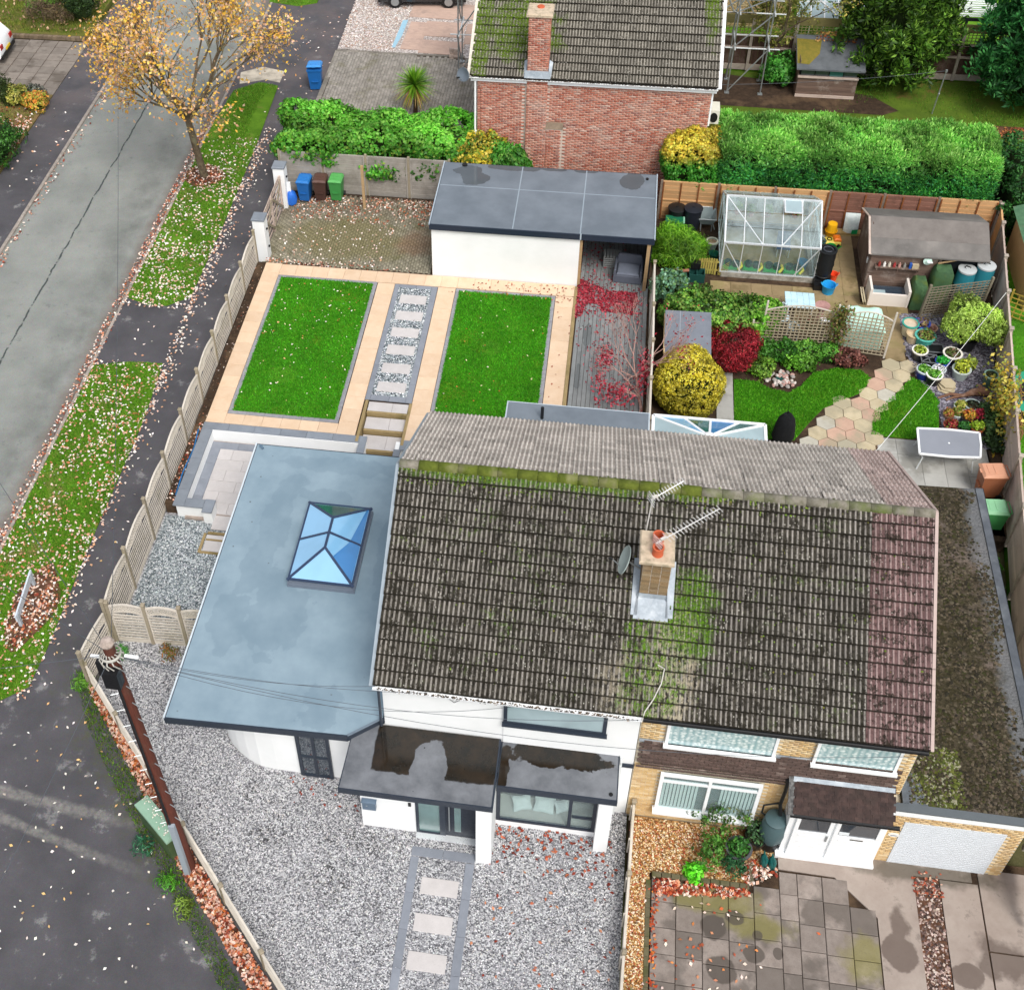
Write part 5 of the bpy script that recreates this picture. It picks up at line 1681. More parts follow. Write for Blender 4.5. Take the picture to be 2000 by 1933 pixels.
B().box(15.25,.0,2.5,15.45,10.06,2.56).build('roof_edge',two('bitumen_strip','#5b6067','#44484e',3,.7,.3,c='#767b80',cs=1.5),bh,world=True)
B().box(15.43,-.1,2.36,15.47,10.08,2.55).build('roof_edge',BLACK,bh,world=True)
B().box(12.18,.0,2.5,12.32,1.0,2.6).prism([(12.2,.0),(12.75,.0),(12.6,.75),(12.2,.9)],2.5,2.535).build('flashing',two('dull_lead','#6a7076','#4a4f54',4,.7,.3),bh,world=True)
def roofm(p):
 k=.5+.5*np.sin(p[:,0]*3+np.sin(p[:,1]*1.4)*2)*np.sin(p[:,1]*1.9+1.5*np.sin(p[:,0]*1.7))
 return np.clip(k*1.2,.1,1)*np.clip((15.25+.25*np.sin(p[:,1]*1.3)-p[:,0])*3,0,1)
pebbles('moss',rect(12.25,.05,15.25,9.95),9500,2.522,(.02,.055),['#2e291e','#3a3427','#262219','#453d30','#4f4638','#34341a','#5c5344'],roofm,parent=bh)
pebbles('moss',rect(12.4,.05,13.6,1.6),900,2.525,(.02,.05),['#4a5220','#5a6128','#3a4018','#8a8870'],clumpy(3),parent=bh)
num=B().lathe((0,0,0),[(0,0),(1,0),(.96,.02),(0,.02)],20,TR(12.24,-.135,1.32,0,PI/2,sc=(.13,.075,1)))
num.build('house_number_plaque',plain('plaque_white','#eceae4',.5),bh,world=True)
B().box(12.17,-.16,1.3,12.31,-.156,1.335).build('plaque_lettering',plain('plaque_ink','#8a8f98',.5),bh,world=True)
# chimney on the party line
ch=B().box(5.812,2.215,5.2,6.428,2.875,7.7).build('chimney',MORTAR,bh,world=True)
cbk=[]
for j in range(31):
 z=5.42+j*.075
 for i in range(3):
  x=5.81+i*.2067+.103
  cbk.append((x,2.2+.02,z,.196 if j%2 else .19,0))
 for k in range(3):
  cbk.append((6.43-.02,2.32+k*.22,z,.205,PI/2))
  cbk.append((5.81+.02,2.32+k*.22,z,.205,PI/2))
brick_field(ch,cbk,BRICK_C)
B().bev(5.70,1.98,7.7,6.46,2.9,7.8,.03).build('chimney_cap',CONCAP,ch,world=True)
for y in(2.24,2.59):
 B().lathe((6.085,y,7.78),[(.125,0),(.115,.2),(.13,.21),(.13,.26),(.095,.26),(.09,.05),(0,.05)],20).build('chimney_pot',CLAY,ch,True,world=True)
fl=B()
s_=math.tan(PITCH)
def rz(y):
 return 4.86+y*s_
fl.add([(5.72,1.78,rz(1.78)+.05),(6.5,1.78,rz(1.78)+.05),(6.46,2.2,rz(2.2)+.05),(5.76,2.2,rz(2.2)+.05),(6.44,2.19,rz(2.2)+.22),(5.79,2.19,rz(2.2)+.22)],[(0,1,2,3),(3,2,4,5)])
for x0,x1 in((5.66,5.81),(6.43,6.6)):
 fl.add([(x0,1.85,rz(1.85)+.05),(x1,1.85,rz(1.85)+.05),(x1,2.95,rz(2.95)+.05),(x0,2.95,rz(2.95)+.05)],[(0,1,2,3)])
 xx=5.805 if x0<6 else 6.435
 fl.add([(xx,2.15,rz(2.15)+.03),(xx,2.9,rz(2.9)+.03),(xx,2.9,rz(2.9)+.3),(xx,2.6,rz(2.6)+.3),(xx,2.15,rz(2.15)+.28)],[(0,1,2,3,4)])
fl.build('flashing',LEAD,ch,world=True)
# conservatory behind the brick house
cs=thing('conservatory','white framed glass conservatory behind the buff brick house','conservatory',(7.95,10.3,0))
cw=B()
cw.box(6.35,8.7,-.1,9.55,11.95,.8)
cw.build('wall',UPVC,cs,world=True)
fr=B()
A=(7.9,10.95,2.75)
edge=[(6.3,8.7,2.3),(6.3,12.08,2.3),(7.2,12.08,2.3),(8.0,12.08,2.3),(8.85,12.08,2.3),(9.6,12.08,2.3),(9.6,8.7,2.3)]
for p,q in zip(edge[:-1],edge[1:]):
 fr.beam(p,q,.09,.1)
for p in edge[1:-1]:
 fr.beam(p,A,.07,.07)
fr.beam(A,(7.9,8.7,2.75),.1,.1)
for x in(6.35,7.2,8.0,8.85,9.55):
 fr.box(x-.04,11.9,.8,x+.04,11.98,2.3)
for y in(8.75,9.8,10.9):
 fr.box(6.32,y,.8,6.4,y+.08,2.3).box(9.5,y,.8,9.58,y+.08,2.3)
fr.build('frame',UPVC,cs,world=True)
B().lathe((7.9,11.0,2.7),[(.0,.12),(.1,.1),(.17,.04),(.16,0),(0,0)],12).build('finial',UPVC,cs,True,world=True)
for(p,q),mt in zip(list(zip(edge[:-1],edge[1:])),(PANE_C,PANE_S,PANE_T,PANE_SD,PANE_T,PANE_C)):
 if mt is PANE_C:
  x=6.32 if p[0]<7 else 9.58
  y2=12.06
  pts=[(x,8.7,2.3),(x,y2,2.3),A,(7.9,8.7,2.75)]
 else:
  pts=[p,q,A]
 B().add([(a,b,c+.01)for a,b,c in pts]+[(a,b,c-.01)for a,b,c in pts],[tuple(range(len(pts))),tuple(range(len(pts),2*len(pts)))[::-1]]).build('pane',mt,cs,world=True)
B().box(6.38,11.92,.8,9.5,11.94,2.26).build('front_pane',PANE_C,cs,world=True)
# ================================================================== white garage with grey felt roof
ga=thing('garage','white rendered garage with puddled grey felt roof and open covered end','garage',(2,22,.5))
B().box(-1.68,20.12,.4,3.56,23.8,2.72).build('wall',RENDER,ga,world=True)
B().box(3.56,23.6,.4,6.05,23.8,2.72).box(6.0,20.2,.4,6.06,23.6,2.7).build('back_wall_and_added_side',DARK,ga,world=True)  # both walls painted dark for the shade; side wall added to shut out light
B().prism(rect(-1.74,20.0,6.11,23.92),2.7,2.93).build('fascia',plain('navy_fascia','#27303f',.4,.1),ga,world=True)
B().prism(rect(-1.7,20.04,6.07,23.88),2.92,2.945).build('roof',GARROOF,ga,world=True)
B().box(3.55,19.99,2.715,3.6,20.02,2.96).box(6.08,20.0,2.9,6.12,23.92,2.965).box(-1.755,20.0,2.9,-1.715,23.92,2.965).build('roof_trim',plain('roof_trim_grey','#a9b6c0',.5),ga,world=True)
for x in(1.2,3.55):
 B().box(x-.02,20.05,2.94,x+.02,23.87,2.952).build('felt_seam',plain('felt_seam','#94a0aa',.5),ga,world=True)
B().box(-1.68,22.4,2.94,6.05,22.43,2.95).build('felt_seam',bpy.data.materials['felt_seam'],ga,world=True)
B().box(5.88,20.05,.55,6.0,20.17,2.7).build('post',BEAMW,ga,world=True)
B().box(3.56,20.13,.55,3.66,20.3,2.7).build('reveal',BEAMW,ga,world=True)
for x,y,z,r in((-.95,23.75,2.94,.1),(5.75,23.55,2.94,.05)):
 B().tube([(x,y,z),(x,y,z+.06)],r,12).build('roof_outlet',BLACK,ga,world=True)
 # ================================================================== red brick house
rh=thing('red_brick_house','red brick house with mossy tiled roof and white gutter behind the garage','house',(3.5,30,.2))
EY,EZ=25.85,5.45
RYR,RZR=EY+4.4365,EZ+2.71
gable_body(-.77,7.8,26.02,34.5,.1,EZ-.1,RZR-.25,MORTAR,rh)
roof_deck(rh,-1.03,7.98,EY+.02,EZ,RYR,RZR-.02,DECKDARK)
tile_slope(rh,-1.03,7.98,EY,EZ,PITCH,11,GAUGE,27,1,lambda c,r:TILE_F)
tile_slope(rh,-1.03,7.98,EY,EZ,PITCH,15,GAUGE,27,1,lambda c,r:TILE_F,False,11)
br=brick_wall(-.77,7.8,.15,5.33,26.02,[(1.05,1.87,0,6),(1.8,2.47,0,3.45)])
brick_field(rh,br,BRICK_R,0)
ch2=B().box(1.09,25.9,.1,1.84,26.6,7.9).box(1.84,25.9,.1,2.44,26.03,3.35).build('chimney',MORTAR,rh,world=True)
b1=brick_wall(1.08,1.85,.15,7.9,25.9)+brick_wall(1.85,2.45,.15,3.35,25.9)
b1+=[(1.85-.018,25.99+.22*k+(.06 if j%2 else 0),.2+j*.075,.205,PI/2)for j in range(102)for k in range(3)]
b1+=[(1.08+.018,25.99+.22*k+(.06 if j%2 else 0),.2+j*.075,.205,PI/2)for j in range(102)for k in range(3)]
brick_field(ch2,b1,BRICK_R,0)
B().bev(1.0,25.82,7.9,1.93,26.7,8.02,.04).build('chimney_cap',CONCAP,ch2,world=True)
B().lathe((1.46,26.4,8.0),[(.14,0),(.13,.05),(.1,.06),(0,.03)],14).build('flue',CLAY,ch2,True,world=True)
B().add([(1.78,25.86,3.36),(2.5,25.86,3.36),(2.5,26.03,3.62),(1.9,26.03,3.62),(1.84,26.03,3.36),(2.5,26.03,3.36)],[(0,1,2,3),(0,3,4),(1,5,2),(0,4,5,1)]).build('chimney_shoulder',two('stone_shoulder','#8a7a68','#6d6052',5,.9,.4),ch2,world=True)
fl=B()
zt=EZ+.1
fl.add([(.98,25.8,zt-.05),(1.95,25.8,zt-.05),(1.92,25.88,zt+.22),(1.01,25.88,zt+.22)],[(0,1,2,3)])
for xx,o_ in((1.07,-.1),(1.86,.1)):
 fl.add([(xx,25.88,zt+.05),(xx,26.4,zt+.4),(xx,26.4,zt+.62),(xx,25.88,zt+.3)],[(0,1,2,3)])
 fl.add([(xx,25.85,zt+.0),(xx+o_,25.85,zt),(xx+o_*1.3,26.35,zt+.34),(xx,26.4,zt+.4)],[(0,1,2,3)])
fl.build('flashing',LEAD,ch2,world=True)
B().box(-1.0,25.9,5.22,7.95,25.93,5.42).box(-1.0,25.93,5.22,7.95,26.02,5.24).build('fascia',UPVC,rh,world=True)
gutter(rh,-1.05,7.98,25.83,5.42,UPVC)
B().tube([(-.86,25.9,5.38),(-.84,25.96,5.2),(-.84,25.96,.2)],.04,8).box(-.9,25.92,3.0,-.78,26.0,3.06).build('downpipe',UPVC,rh,world=True)
B().box(7.8,26.0,3.8,7.86,26.1,5.35).build('corner_trim',UPVC,rh,world=True)
B().tube([(-.65,25.99,4.9),(-.64,25.985,2.4),(-.6,25.985,2.2),(-.4,25.985,2.18),(-.35,25.985,2.35)],.008,4).build('cable',plain('brown_cable','#8a5a4a',.6),rh,world=True)
for s,x in((-1,-1.06),(1,8.01)):
 B().beam((x,EY,EZ-.02),(x,RYR,RZR),.06,.16,(1,0,0)).build('bargeboard',UPVC if s>0 else PALEWOOD,rh,world=True)
acu=thing('air_conditioner','small pale air conditioning unit on a bracket at the red house corner','air conditioner',(8.0,26.5,3.6))
B().box(7.88,26.25,3.75,8.2,26.9,4.3).build('case',plain('unit_cream','#d8d6c8',.5),acu,world=True)
B().lathe((0,0,0),[(0,0),(.2,0),(.2,.02),(0,.02)],16,TR(8.0,26.24,4.02,0,PI/2,sc=(.7,1,1))).build('fan_grille',BLACK,acu,world=True)
B().box(7.8,26.4,3.7,8.1,26.45,3.75).box(7.8,26.75,3.7,8.1,26.8,3.75).build('bracket',GREYM,acu,world=True)
def dish(name,label,c,aim,r,mat,foot):
 t=thing(name,label,'satellite dish',c)
 n=Vector(aim).normalized()
 q=n.to_track_quat('Z','Y').to_matrix().to_4x4()
 M=Matrix.Translation(c)@q
 B().lathe((0,0,0),[(0,0),(r*.5,.02),(r,.08),(r*.98,.1),(r*.5,.035),(0,.015)],24,M,1,.85).build('reflector',mat,t,True,world=True)
 f=M@Vector((0,-r*.35,r*.95))
 e=M@Vector((0,-r*.7,.05))
 B().tube([e,f],.012,6).build('feed_arm',GREYM,t,world=True)
 B().tube([f-n*.02,f+n*.07],.03,8).build('feed_head',BLACK,t,world=True)
 B().tube([M@Vector((0,0,.0)),foot],.02,6).build('bracket',GREYM,t,world=True)
DISHM=plain('dish_grey','#9aa6a2',.45,.12,5,.4)
dish('satellite_dish','grey-green satellite dish on the side of the chimney with clay pots',(5.5,2.6,7.0),(-.92,.02,.38),.36,DISHM,(5.82,2.6,6.75))
dish('satellite_dish','dark grey satellite dish at the corner of the red brick house',(-1.2,25.75,5.55),(-.6,-.75,.35),.3,plain('dish_dark','#66707a',.45,.12),(-.8,25.98,5.2))
def yagi(label,foot,top,tip,n,el):
 t=thing('tv_aerial',label,'aerial',foot)
 AW=plain('aerial_alloy','#e3e2e0',.35,.05,5,.5,metal=.3)if 'aerial_alloy' not in bpy.data.materials else bpy.data.materials['aerial_alloy']
 B().tube([foot,top],.016,6).build('mast',AW,t,world=True)
 a,b=Vector(top),Vector(tip)
 d=b-a
 B().tube([a-d*.06,b],.012,6).build('boom',AW,t,world=True)
 s=d.cross(Vector((0,0,1))).normalized()
 e=B()
 for k in range(n):
  p=a+d*(.12+.88*k/(n-1))
  L=el*(1-.25*k/n)
  e.tube([p-s*L,p+s*L],.008,5)
 e.build('directors',AW,t,world=True)
 r_=B()
 for dz in(-.12,-.04,.04,.12):
  p=a-d*.03+Vector((0,0,dz))
  r_.tube([p-s*el*1.1,p+s*el*1.1],.008,5)
 r_.build('reflector',AW,t,world=True)
 B().cbox(tuple(a+d*.06+Vector((0,0,.03))),(.14,.06,.05),math.atan2(d.y,d.x)).build('balun',plain('balun_grey','#c9c4bd',.5)if 'balun_grey' not in bpy.data.materials else bpy.data.materials['balun_grey'],t,world=True)
yagi('long white tv aerial reaching out over the two clay chimney pots',(6.09,2.415,7.79),(6.09,2.3,8.15),(7.38,3.39,8.17),17,.14)
yagi('small white tv aerial on the tall mast behind the chimney',(5.8,2.93,7.0),(5.87,3.0,8.72),(6.5,3.35,9.0),11,.13)
print('buildings done')
# ================================================================== fences
def seg_M(p,q,z):
 a=math.atan2(q[1]-p[1],q[0]-p[0])
 return Matrix.Translation((p[0],p[1],z))@Matrix.Rotation(a,4,'Z'),math.hypot(q[0]-p[0],q[1]-p[1])
_mc={}
def cached(key,fn):
 if key not in _mc:
  _mc[key]=fn()
 return _mc[key]
def post_mesh(h,s,mat,cap=True):
 def f():
  b=B().box(-s/2,-s/2,-.1,s/2,s/2,h)
  if cap:
   b.bev(-s*.68,-s*.68,h,s*.68,s*.68,h+.035,.02)
  return b.mesh('post',mat)
 return cached(('post',h,s,mat.name,cap),f)
def wavy_fence(name,label,pts,z0,h,mat,pmat,lattice=True,ph=None,group=None,arch=.16,posts=None):
 t=thing(name,label,'fence',(pts[0][0],pts[0][1],z0),group=group)
 for i,p in enumerate(pts):
  if posts is None or i in posts:
   piece('post',post_mesh(ph or h+.08,.09,pmat),t,TR(p[0],p[1],z0,math.atan2(pts[-1][1]-pts[0][1],pts[-1][0]-pts[0][0])))
 for p,q in zip(pts[:-1],pts[1:]):
  M,L=seg_M(p,q,z0)
  L0,L1=.05,L-.05
  def top(u):
   return h-arch+arch*math.sin(PI*(u-L0)/(L1-L0))
  lw=.3 if lattice else .0
  N=10
  fr=B()
  for u in(L0,L1-.04):
   fr.box(u,-.025,.1,u+.04,.025,top(u))
  for k in range(N):
   u0,u1=L0+(L1-L0)*k/N,L0+(L1-L0)*(k+1)/N
   fr.beam((u0,0,top(u0)),(u1+.004,0,top(u1)),.06,.045)
   if lattice:
    fr.beam((u0,0,top(u0)-lw),(u1+.004,0,top(u1)-lw),.05,.035)
  fr.box(L0,-.02,.02,L1,.02,.14)
  o=fr.build('panel',mat,t)
  o.matrix_local=Matrix.Translation((p[0]-pts[0][0],p[1]-pts[0][1],0))@Matrix.Rotation(math.atan2(q[1]-p[1],q[0]-p[0]),4,'Z')
  z=.15
  while z<h-lw-.03:
   us=[u for u in np.linspace(L0+.04,L1-.04,40)if top(u)-lw-.01>z+.12]
   if len(us)>3:
    l=round(us[-1]-us[0],2)
    me=cached(('slat',l,mat.name),lambda:B().box(-l/2,-.008,0,l/2,.008,.116).mesh('slat',mat))
    s=bpy.data.objects.new('slat',me)
    link(s,o)
    s.matrix_local=TR((us[0]+us[-1])/2,random.uniform(-.003,.003),z,0,R(13))
   z+=.13
  if lattice:
   lt=B()
   for sgn in(1,-1):
    u=L0-lw
    while u<L1+lw:
     a,b_=u,u+sgn*lw
     ua,ub=min(max(a,L0),L1),min(max(b_,L0),L1)
     if abs(ua-ub)>.05:
      fa,fb=(ua-a)/(b_-a),(ub-a)/(b_-a)
      lt.beam((ua,.006*sgn,top(ua)-lw+lw*fa),(ub,.006*sgn,top(ub)-lw+lw*fb),.01,.028,(0,1,0))
     u+=.1
   lo=lt.build('lattice',mat,o)
   lo['kind']='stuff'
 return t
def lap_fence(name,label,pts,z0,h,mats,pmat,nb=10,battens=2,ph=None,ps=.1,side=1,group=None,cap=True,gravel=None,rails=False,bmat=None):
 """overlap boards between posts; side: which way the battens face"""
 t=thing(name,label,'fence',(pts[0][0],pts[0][1],z0),group=group)
 a0=math.atan2(pts[-1][1]-pts[0][1],pts[-1][0]-pts[0][0])
 for p in pts:
  piece('post',post_mesh(ph or h+.06,ps,pmat,cap),t,TR(p[0],p[1],z0,a0))
 for k,(p,q)in enumerate(zip(pts[:-1],pts[1:])):
  mat=mats[k%len(mats)]
  L=math.hypot(q[0]-p[0],q[1]-p[1])
  ang=math.atan2(q[1]-p[1],q[0]-p[0])
  u0,u1=ps/2+.004,L-ps/2-.004
  fr=B()
  y=.022*side
  zb=.02
  if gravel:
   zb=.2
  fr.box(u0,-.03,h-.035,u1,.03,h)
  if rails:
   fr.box(u0,min(y,y+.03*side),h*.52,u1,max(y,y+.03*side),h*.52+.05)
  o=fr.build('panel',mat,t)
  o.matrix_local=Matrix.Translation((p[0]-pts[0][0],p[1]-pts[0][1],0))@Matrix.Rotation(ang,4,'Z')
  for i in range(battens+2):
   u=u0+.025+(u1-u0-.05)*i/(battens+1)
   bm=bpy.data.objects.new('batten',cached(('bat',h,zb,bmat.name if bmat else mat.name),lambda:B().box(-.025,-.016,zb,.025,.016,h-.03).mesh('batten',bmat or mat)))
   link(bm,o)
   bm.matrix_local=TR(u,side*.052,0)
  l=round(u1-u0,2)
  bh=(h-.04-zb)/nb
  me=cached(('lap',l,round(bh,3),mat.name),lambda:B().box(-l/2,-.006,0,l/2,.006,bh*1.12).mesh('board',mat))
  for j in range(nb):
   s=bpy.data.objects.new('board',me)
   link(s,o)
   s.matrix_local=TR((u0+u1)/2,random.uniform(-.002,.002),zb+j*bh,random.uniform(-.001,.001),R(-7)*side)
  if gravel:
   g=bpy.data.objects.new('gravel_board',cached(('gb',l,gravel.name),lambda:B().box(-l/2,-.025,0,l/2,.025,.19).mesh('gravel_board',gravel)))
   link(g,o)
   g.matrix_local=TR((u0+u1)/2,0,0)
 return t
BATO=wood('rusty_batten','#8f5a34','#7a4628')
BATW=wood('grey_brown_batten','#8d7a6d','#75645a')
fy=[(-8.33,3.48+1.87*k)for k in range(10)]
wavy_fence('garden_fence','long weathered fence of arched lattice-top panels between footpath and terraced garden',fy,0,1.8,PALEWOOD,POSTWOOD)
wavy_fence('garden_fence','short arched lattice-top fence dividing the side gravel from the front gravel',[(-8.24,3.52),(-7.2,3.56),(-6.2,3.6),(-5.2,3.63),(-4.42,3.66)],0,1.72,PALEWOOD,POSTWOOD,arch=.1)
wavy_fence('garden_fence','single lattice-top fence panel behind the wooden utility pole top',[(-8.52,1.98),(-8.33,3.42)],0,1.5,PALEWOOD,POSTWOOD,arch=.05,posts=[0])
dg=[(-8.5+1.0*1.32*k,2.05-1.365*k)for k in range(7)]
wavy_fence('boundary_fence','low pale slatted fence running diagonally along the front gravel drive',dg,0,.95,PALEWOOD,POSTWOOD,lattice=False,arch=.06,ph=.98)
sp=[(18.35-.1205*(23.6-y),y)for y in(24.75,23.6,21.65,19.72,17.77,15.84,13.91,12.0,10.05,8.1,6.2,4.3,2.4,.5,-1.4)]
lap_fence('boundary_fence','tall pinkish board fence with concrete posts along the slate bed and paved side passage',sp,NZ-.05,1.6,[ORANGEW]+[PINKW]*13,CONCPOST,11,2,1.72,.11,side=1,bmat=BATW)
lap_fence('garden_fence','back garden fence of orange and reddish brown panels below the clipped hedge',[(6.35,24.8),(8.45,24.8),(10.5,24.8),(12.48,24.8),(14.4,24.8),(16.32,24.8),(18.42,24.8)],NZ-.05,1.75,[ORANGEW,ORANGEW,ORANGEW,BROWNW,BROWNW,ORANGEW],two('grey_fence_post','#8d7d6e','#6f6157',5,.9,.4),9,2,1.78,.09,side=-1,cap=False,rails=True,bmat=BATO)
wavy_fence('party_fence','thin weathered fence seen edge-on between the grey deck and the golden bush',[(6.2,10.3),(6.2,11.95),(6.2,13.75),(6.22,15.55),(6.2,17.35),(6.18,19.6)],GZ-.1,1.75,PALEWOOD,POSTWOOD,arch=.04)
lap_fence('boundary_fence','low weathered fence between the grey gravel drive and the golden gravel bed',[(6.27,.15),(6.22,-1.7),(6.17,-3.55),(6.12,-5.4),(6.07,-7.2)],0,.72,[PALEWOOD],POSTWOOD,5,1,.84,.085,side=-1)
lap_fence('yard_fence','grey ridged concrete panel fence behind the three wheelie bins',[(-8.42,24.95),(-6.7,24.95),(-4.98,24.95),(-3.3,24.95),(-1.72,24.95)],.42,1.85,[BOARDC],POSTWOOD,9,0,1.92,.09,side=-1,cap=False)
prop=thing('timber_post','lone pale timber post standing on the leafy forecourt before the concrete fence','post',(-4.93,23.98,.48))
B().bev(-.05,-.035,-.1,.05,.035,2.0,.01).build('post',BEAMW,prop)
ps2=thing('timber_post','weathered timber post at the corner of the leafy hedge beside the footpath','post',(-8.42,25.9,0))
B().bev(-.06,-.06,-.1,.06,.06,2.1,.01).build('post',POSTWOOD,ps2)
# far fence of the back yard
ff=thing('yard_fence','dark board fence with trellis top and concrete posts behind the tall conifer','fence',(14,36.5,NZ))
fb=cached('ffb',lambda:B().box(-.06,-.012,.15,.06,.012,1.55).mesh('board',wood('dark_fence_board','#5d463d','#43322c','#7a6960',.2,(14,14,1))))
x=8.2
k=0
while x<27:
 if k%1==0:
  piece('board',fb,ff,TR(x,36.5+(.006 if k%2 else-.006),NZ))
 x+=.125
 k+=1
for x in(8.15,10.0,11.85,13.7,15.5,17.1,18.75,20.6,22.5,24.4,26.3):
 piece('post',post_mesh(2.35,.12,CONCPOST,False),ff,TR(x,36.42,NZ))
B().box(8.2,36.4,NZ+.95,27,36.48,NZ+1.03).box(8.2,36.42,NZ+1.52,27,36.5,NZ+1.58).build('rail',PINKW,ff,world=True)
B().box(8.2,36.44,NZ-.1,27,36.5,NZ+.16).build('gravel_board',CONCPOST,ff,world=True)
tl=B()
x=8.2
while x<27:
 tl.box(x,36.47,NZ+1.58,x+.03,36.49,NZ+2.12)
 x+=.16
for z in(1.6,1.74,1.88,2.02):
 tl.box(8.2,36.455,NZ+z,27,36.47,NZ+z+.03)
tl.build('trellis',wood('green_lath','#a09a6a','#858052'),ff,world=True)['kind']='stuff'
B().box(8.2,36.44,NZ+2.12,27,36.5,NZ+2.5).build('top_board',wood('olive_board','#8c8558','#767046'),ff,world=True)
# ================================================================== gate and pillars
for(x0,y0,lab)in((-8.46,20.72,'white rendered gate pillar at the end of the long arched fence'),(-8.5,24.1,'white rendered gate pillar beside the blue wheelie bin')):
 t=thing('gate_pillar',lab,'pillar',(x0+.22,y0+.22,0),group='white gate pillars')
 B().box(x0,y0,-.1,x0+.44,y0+.44,2.0).build('shaft',RENDER,t,world=True)
 B().bev(x0-.03,y0-.03,2.0,x0+.47,y0+.47,2.08,.02).build('cap',COPING,t,world=True)
 B().box(x0+.44,y0+.18,.7,x0+.5,y0+.24,.76).box(x0+.44,y0+.18,1.5,x0+.5,y0+.24,1.56).build('hinge',BLACK,t,world=True)
gt=thing('timber_gate','weathered timber driveway gate with crossed braces between the white pillars','gate',(-8.26,22.6,.1))
gb=cached('gb',lambda:B().box(-1.4,-.015,-.05,1.4,.015,.05).mesh('gate_bar',PINKW))
for z in(.25,.5,.75,1.0,1.25,1.5,1.66):
 piece('gate_bar',gb,gt,TR(-8.28,22.63,z,PI/2))
for y in(21.25,22.63,24.0):
 piece('gate_stile',cached('gst',lambda:B().box(-.05,-.03,.12,.05,.03,1.74).mesh('gate_stile',PINKW)),gt,TR(-8.24,y,0,PI/2))
br_=B()
for a,b_ in((21.28,22.6),(22.66,23.98)):
 br_.beam((-8.22,a,.3),(-8.22,b_,1.6),.09,.03,(1,0,0)).beam((-8.2,a,1.6),(-8.2,b_,.3),.09,.03,(1,0,0))
br_.build('brace',POSTWOOD,gt,world=True)
# ================================================================== wheelie bins
def wheelie(label,col,loc,rz,w=.5,d=.55,h=1.0,group='wheelie bins',lid_open=False,lidcol=None):
 nm='bin_'+col.lstrip('#')
 m=bpy.data.materials.get(nm)or plain(nm,col,.5,.1,6,.35)
 ml=m
 if lidcol:
  nl='bin_'+lidcol.lstrip('#')
  ml=bpy.data.materials.get(nl)or plain(nl,lidcol,.45,.1,6,.4)
 t=thing('wheelie_bin',label,'bin',loc,rz,group)
 a,b_=.38,.5
 b=B()
 vs=[(-w*a,-d*a,.05),(w*a,-d*a,.05),(w*a,d*.42,.05),(-w*a,d*.42,.05),(-w*b_,-d*b_,h*.93),(w*b_,-d*b_,h*.93),(w*b_,d*b_,h*.93),(-w*b_,d*b_,h*.93)]
 b.add(vs,[(0,3,2,1),(4,5,6,7),(0,1,5,4),(1,2,6,5),(2,3,7,6),(3,0,4,7)])
 b.box(-w*.53,-d*.53,h*.88,w*.53,d*.53,h*.935)
 b.box(-w*.25,-d*.5-.012,h*.4,w*.25,-d*.44,h*.44)
 b.build('body',m,t)
 l=B()
 vs=[(-w*.54,-d*.56,0),(w*.54,-d*.56,0),(w*.54,d*.5,0),(-w*.54,d*.5,0),(-w*.44,-d*.46,.07),(w*.44,-d*.46,.07),(w*.44,d*.4,.08),(-w*.44,d*.4,.08)]
 l.add(vs,[(0,3,2,1),(4,5,6,7),(0,1,5,4),(1,2,6,5),(2,3,7,6),(3,0,4,7)])
 l.box(-w*.12,-d*.62,.0,w*.12,-d*.55,.03).box(-w*.3,-.02,.075,w*.3,.02,.09).box(-w*.3,-d*.3,.07,w*.3,-d*.27,.085)
 lo=l.build('lid',ml,t)
 lo.matrix_local=Matrix.Translation((0,d*.5,h*.94))@Matrix.Rotation(R(-12)if lid_open else 0,4,'X')@Matrix.Translation((0,-d*.5,0))
 B().tube([(-w*.4,d*.5,h*.93),(-w*.4,d*.62,h*.95),(w*.4,d*.62,h*.95),(w*.4,d*.5,h*.93)],.016,6).build('handle',m,t)
 for s in(-1,1):
  B().lathe((0,0,0),[(0,-.03),(.1,-.03),(.1,.03),(0,.03)],14,TR(s*w*.46,d*.45,.1,0,0,PI/2)).build('wheel',BLACK,t)
 return t
wheelie('blue wheelie bin with lifted lid standing on the footpath by the palm','#1f66ac',(-8.95,33.5,.0),.12,.62,.72,1.12,lid_open=True,lidcol='#3d8fd6')
wheelie('blue wheelie bin against the concrete fence, next to the gate pillar','#1f62a8',(-7.4,24.5,.4),-.05,lidcol='#2b76c0')
wheelie('dark brown wheelie bin between the blue and the green one','#4a342e',(-6.75,24.52,.46),.03,lidcol='#5d433b')
wheelie('green wheelie bin beside the brown one on the leafy forecourt','#3d8a45',(-6.12,24.53,.5),-.02,lidcol='#5aa85a')
wheelie('terracotta brown wheelie bin next to the garden table by the board fence','#a8694a',(16.38,11.95,NZ-.03),-PI/2+.12,.56,.68,1.06,lidcol='#d0987a')
wheelie('pale green wheelie bin in the passage beside the mossy garage roof','#4a9a58',(16.3,10.75,NZ-.3),-PI/2+.05,.56,.68,1.06,lidcol='#8fc79a')
bg_=thing('rubbish_bag','blue and white rubbish bag slumped between gate pillar and blue bin','bag',(-7.95,24.35,.2))
b=B().lathe((-7.95,24.35,.25),[(0,0),(.2,.02),(.22,.3),(.16,.5),(.05,.6),(0,.62)],10)
b.v=[(x+random.uniform(-.03,.03),y+random.uniform(-.03,.03),z)for x,y,z in b.v]
b.build('sack',plain('blue_sack','#2f6fd0',.4,.2),bg_,True,world=True)
b=B().box(-8.08,24.3,.7,-7.92,24.36,1.25,None)
b.build('white_sheet',UPVC,bg_,world=True)
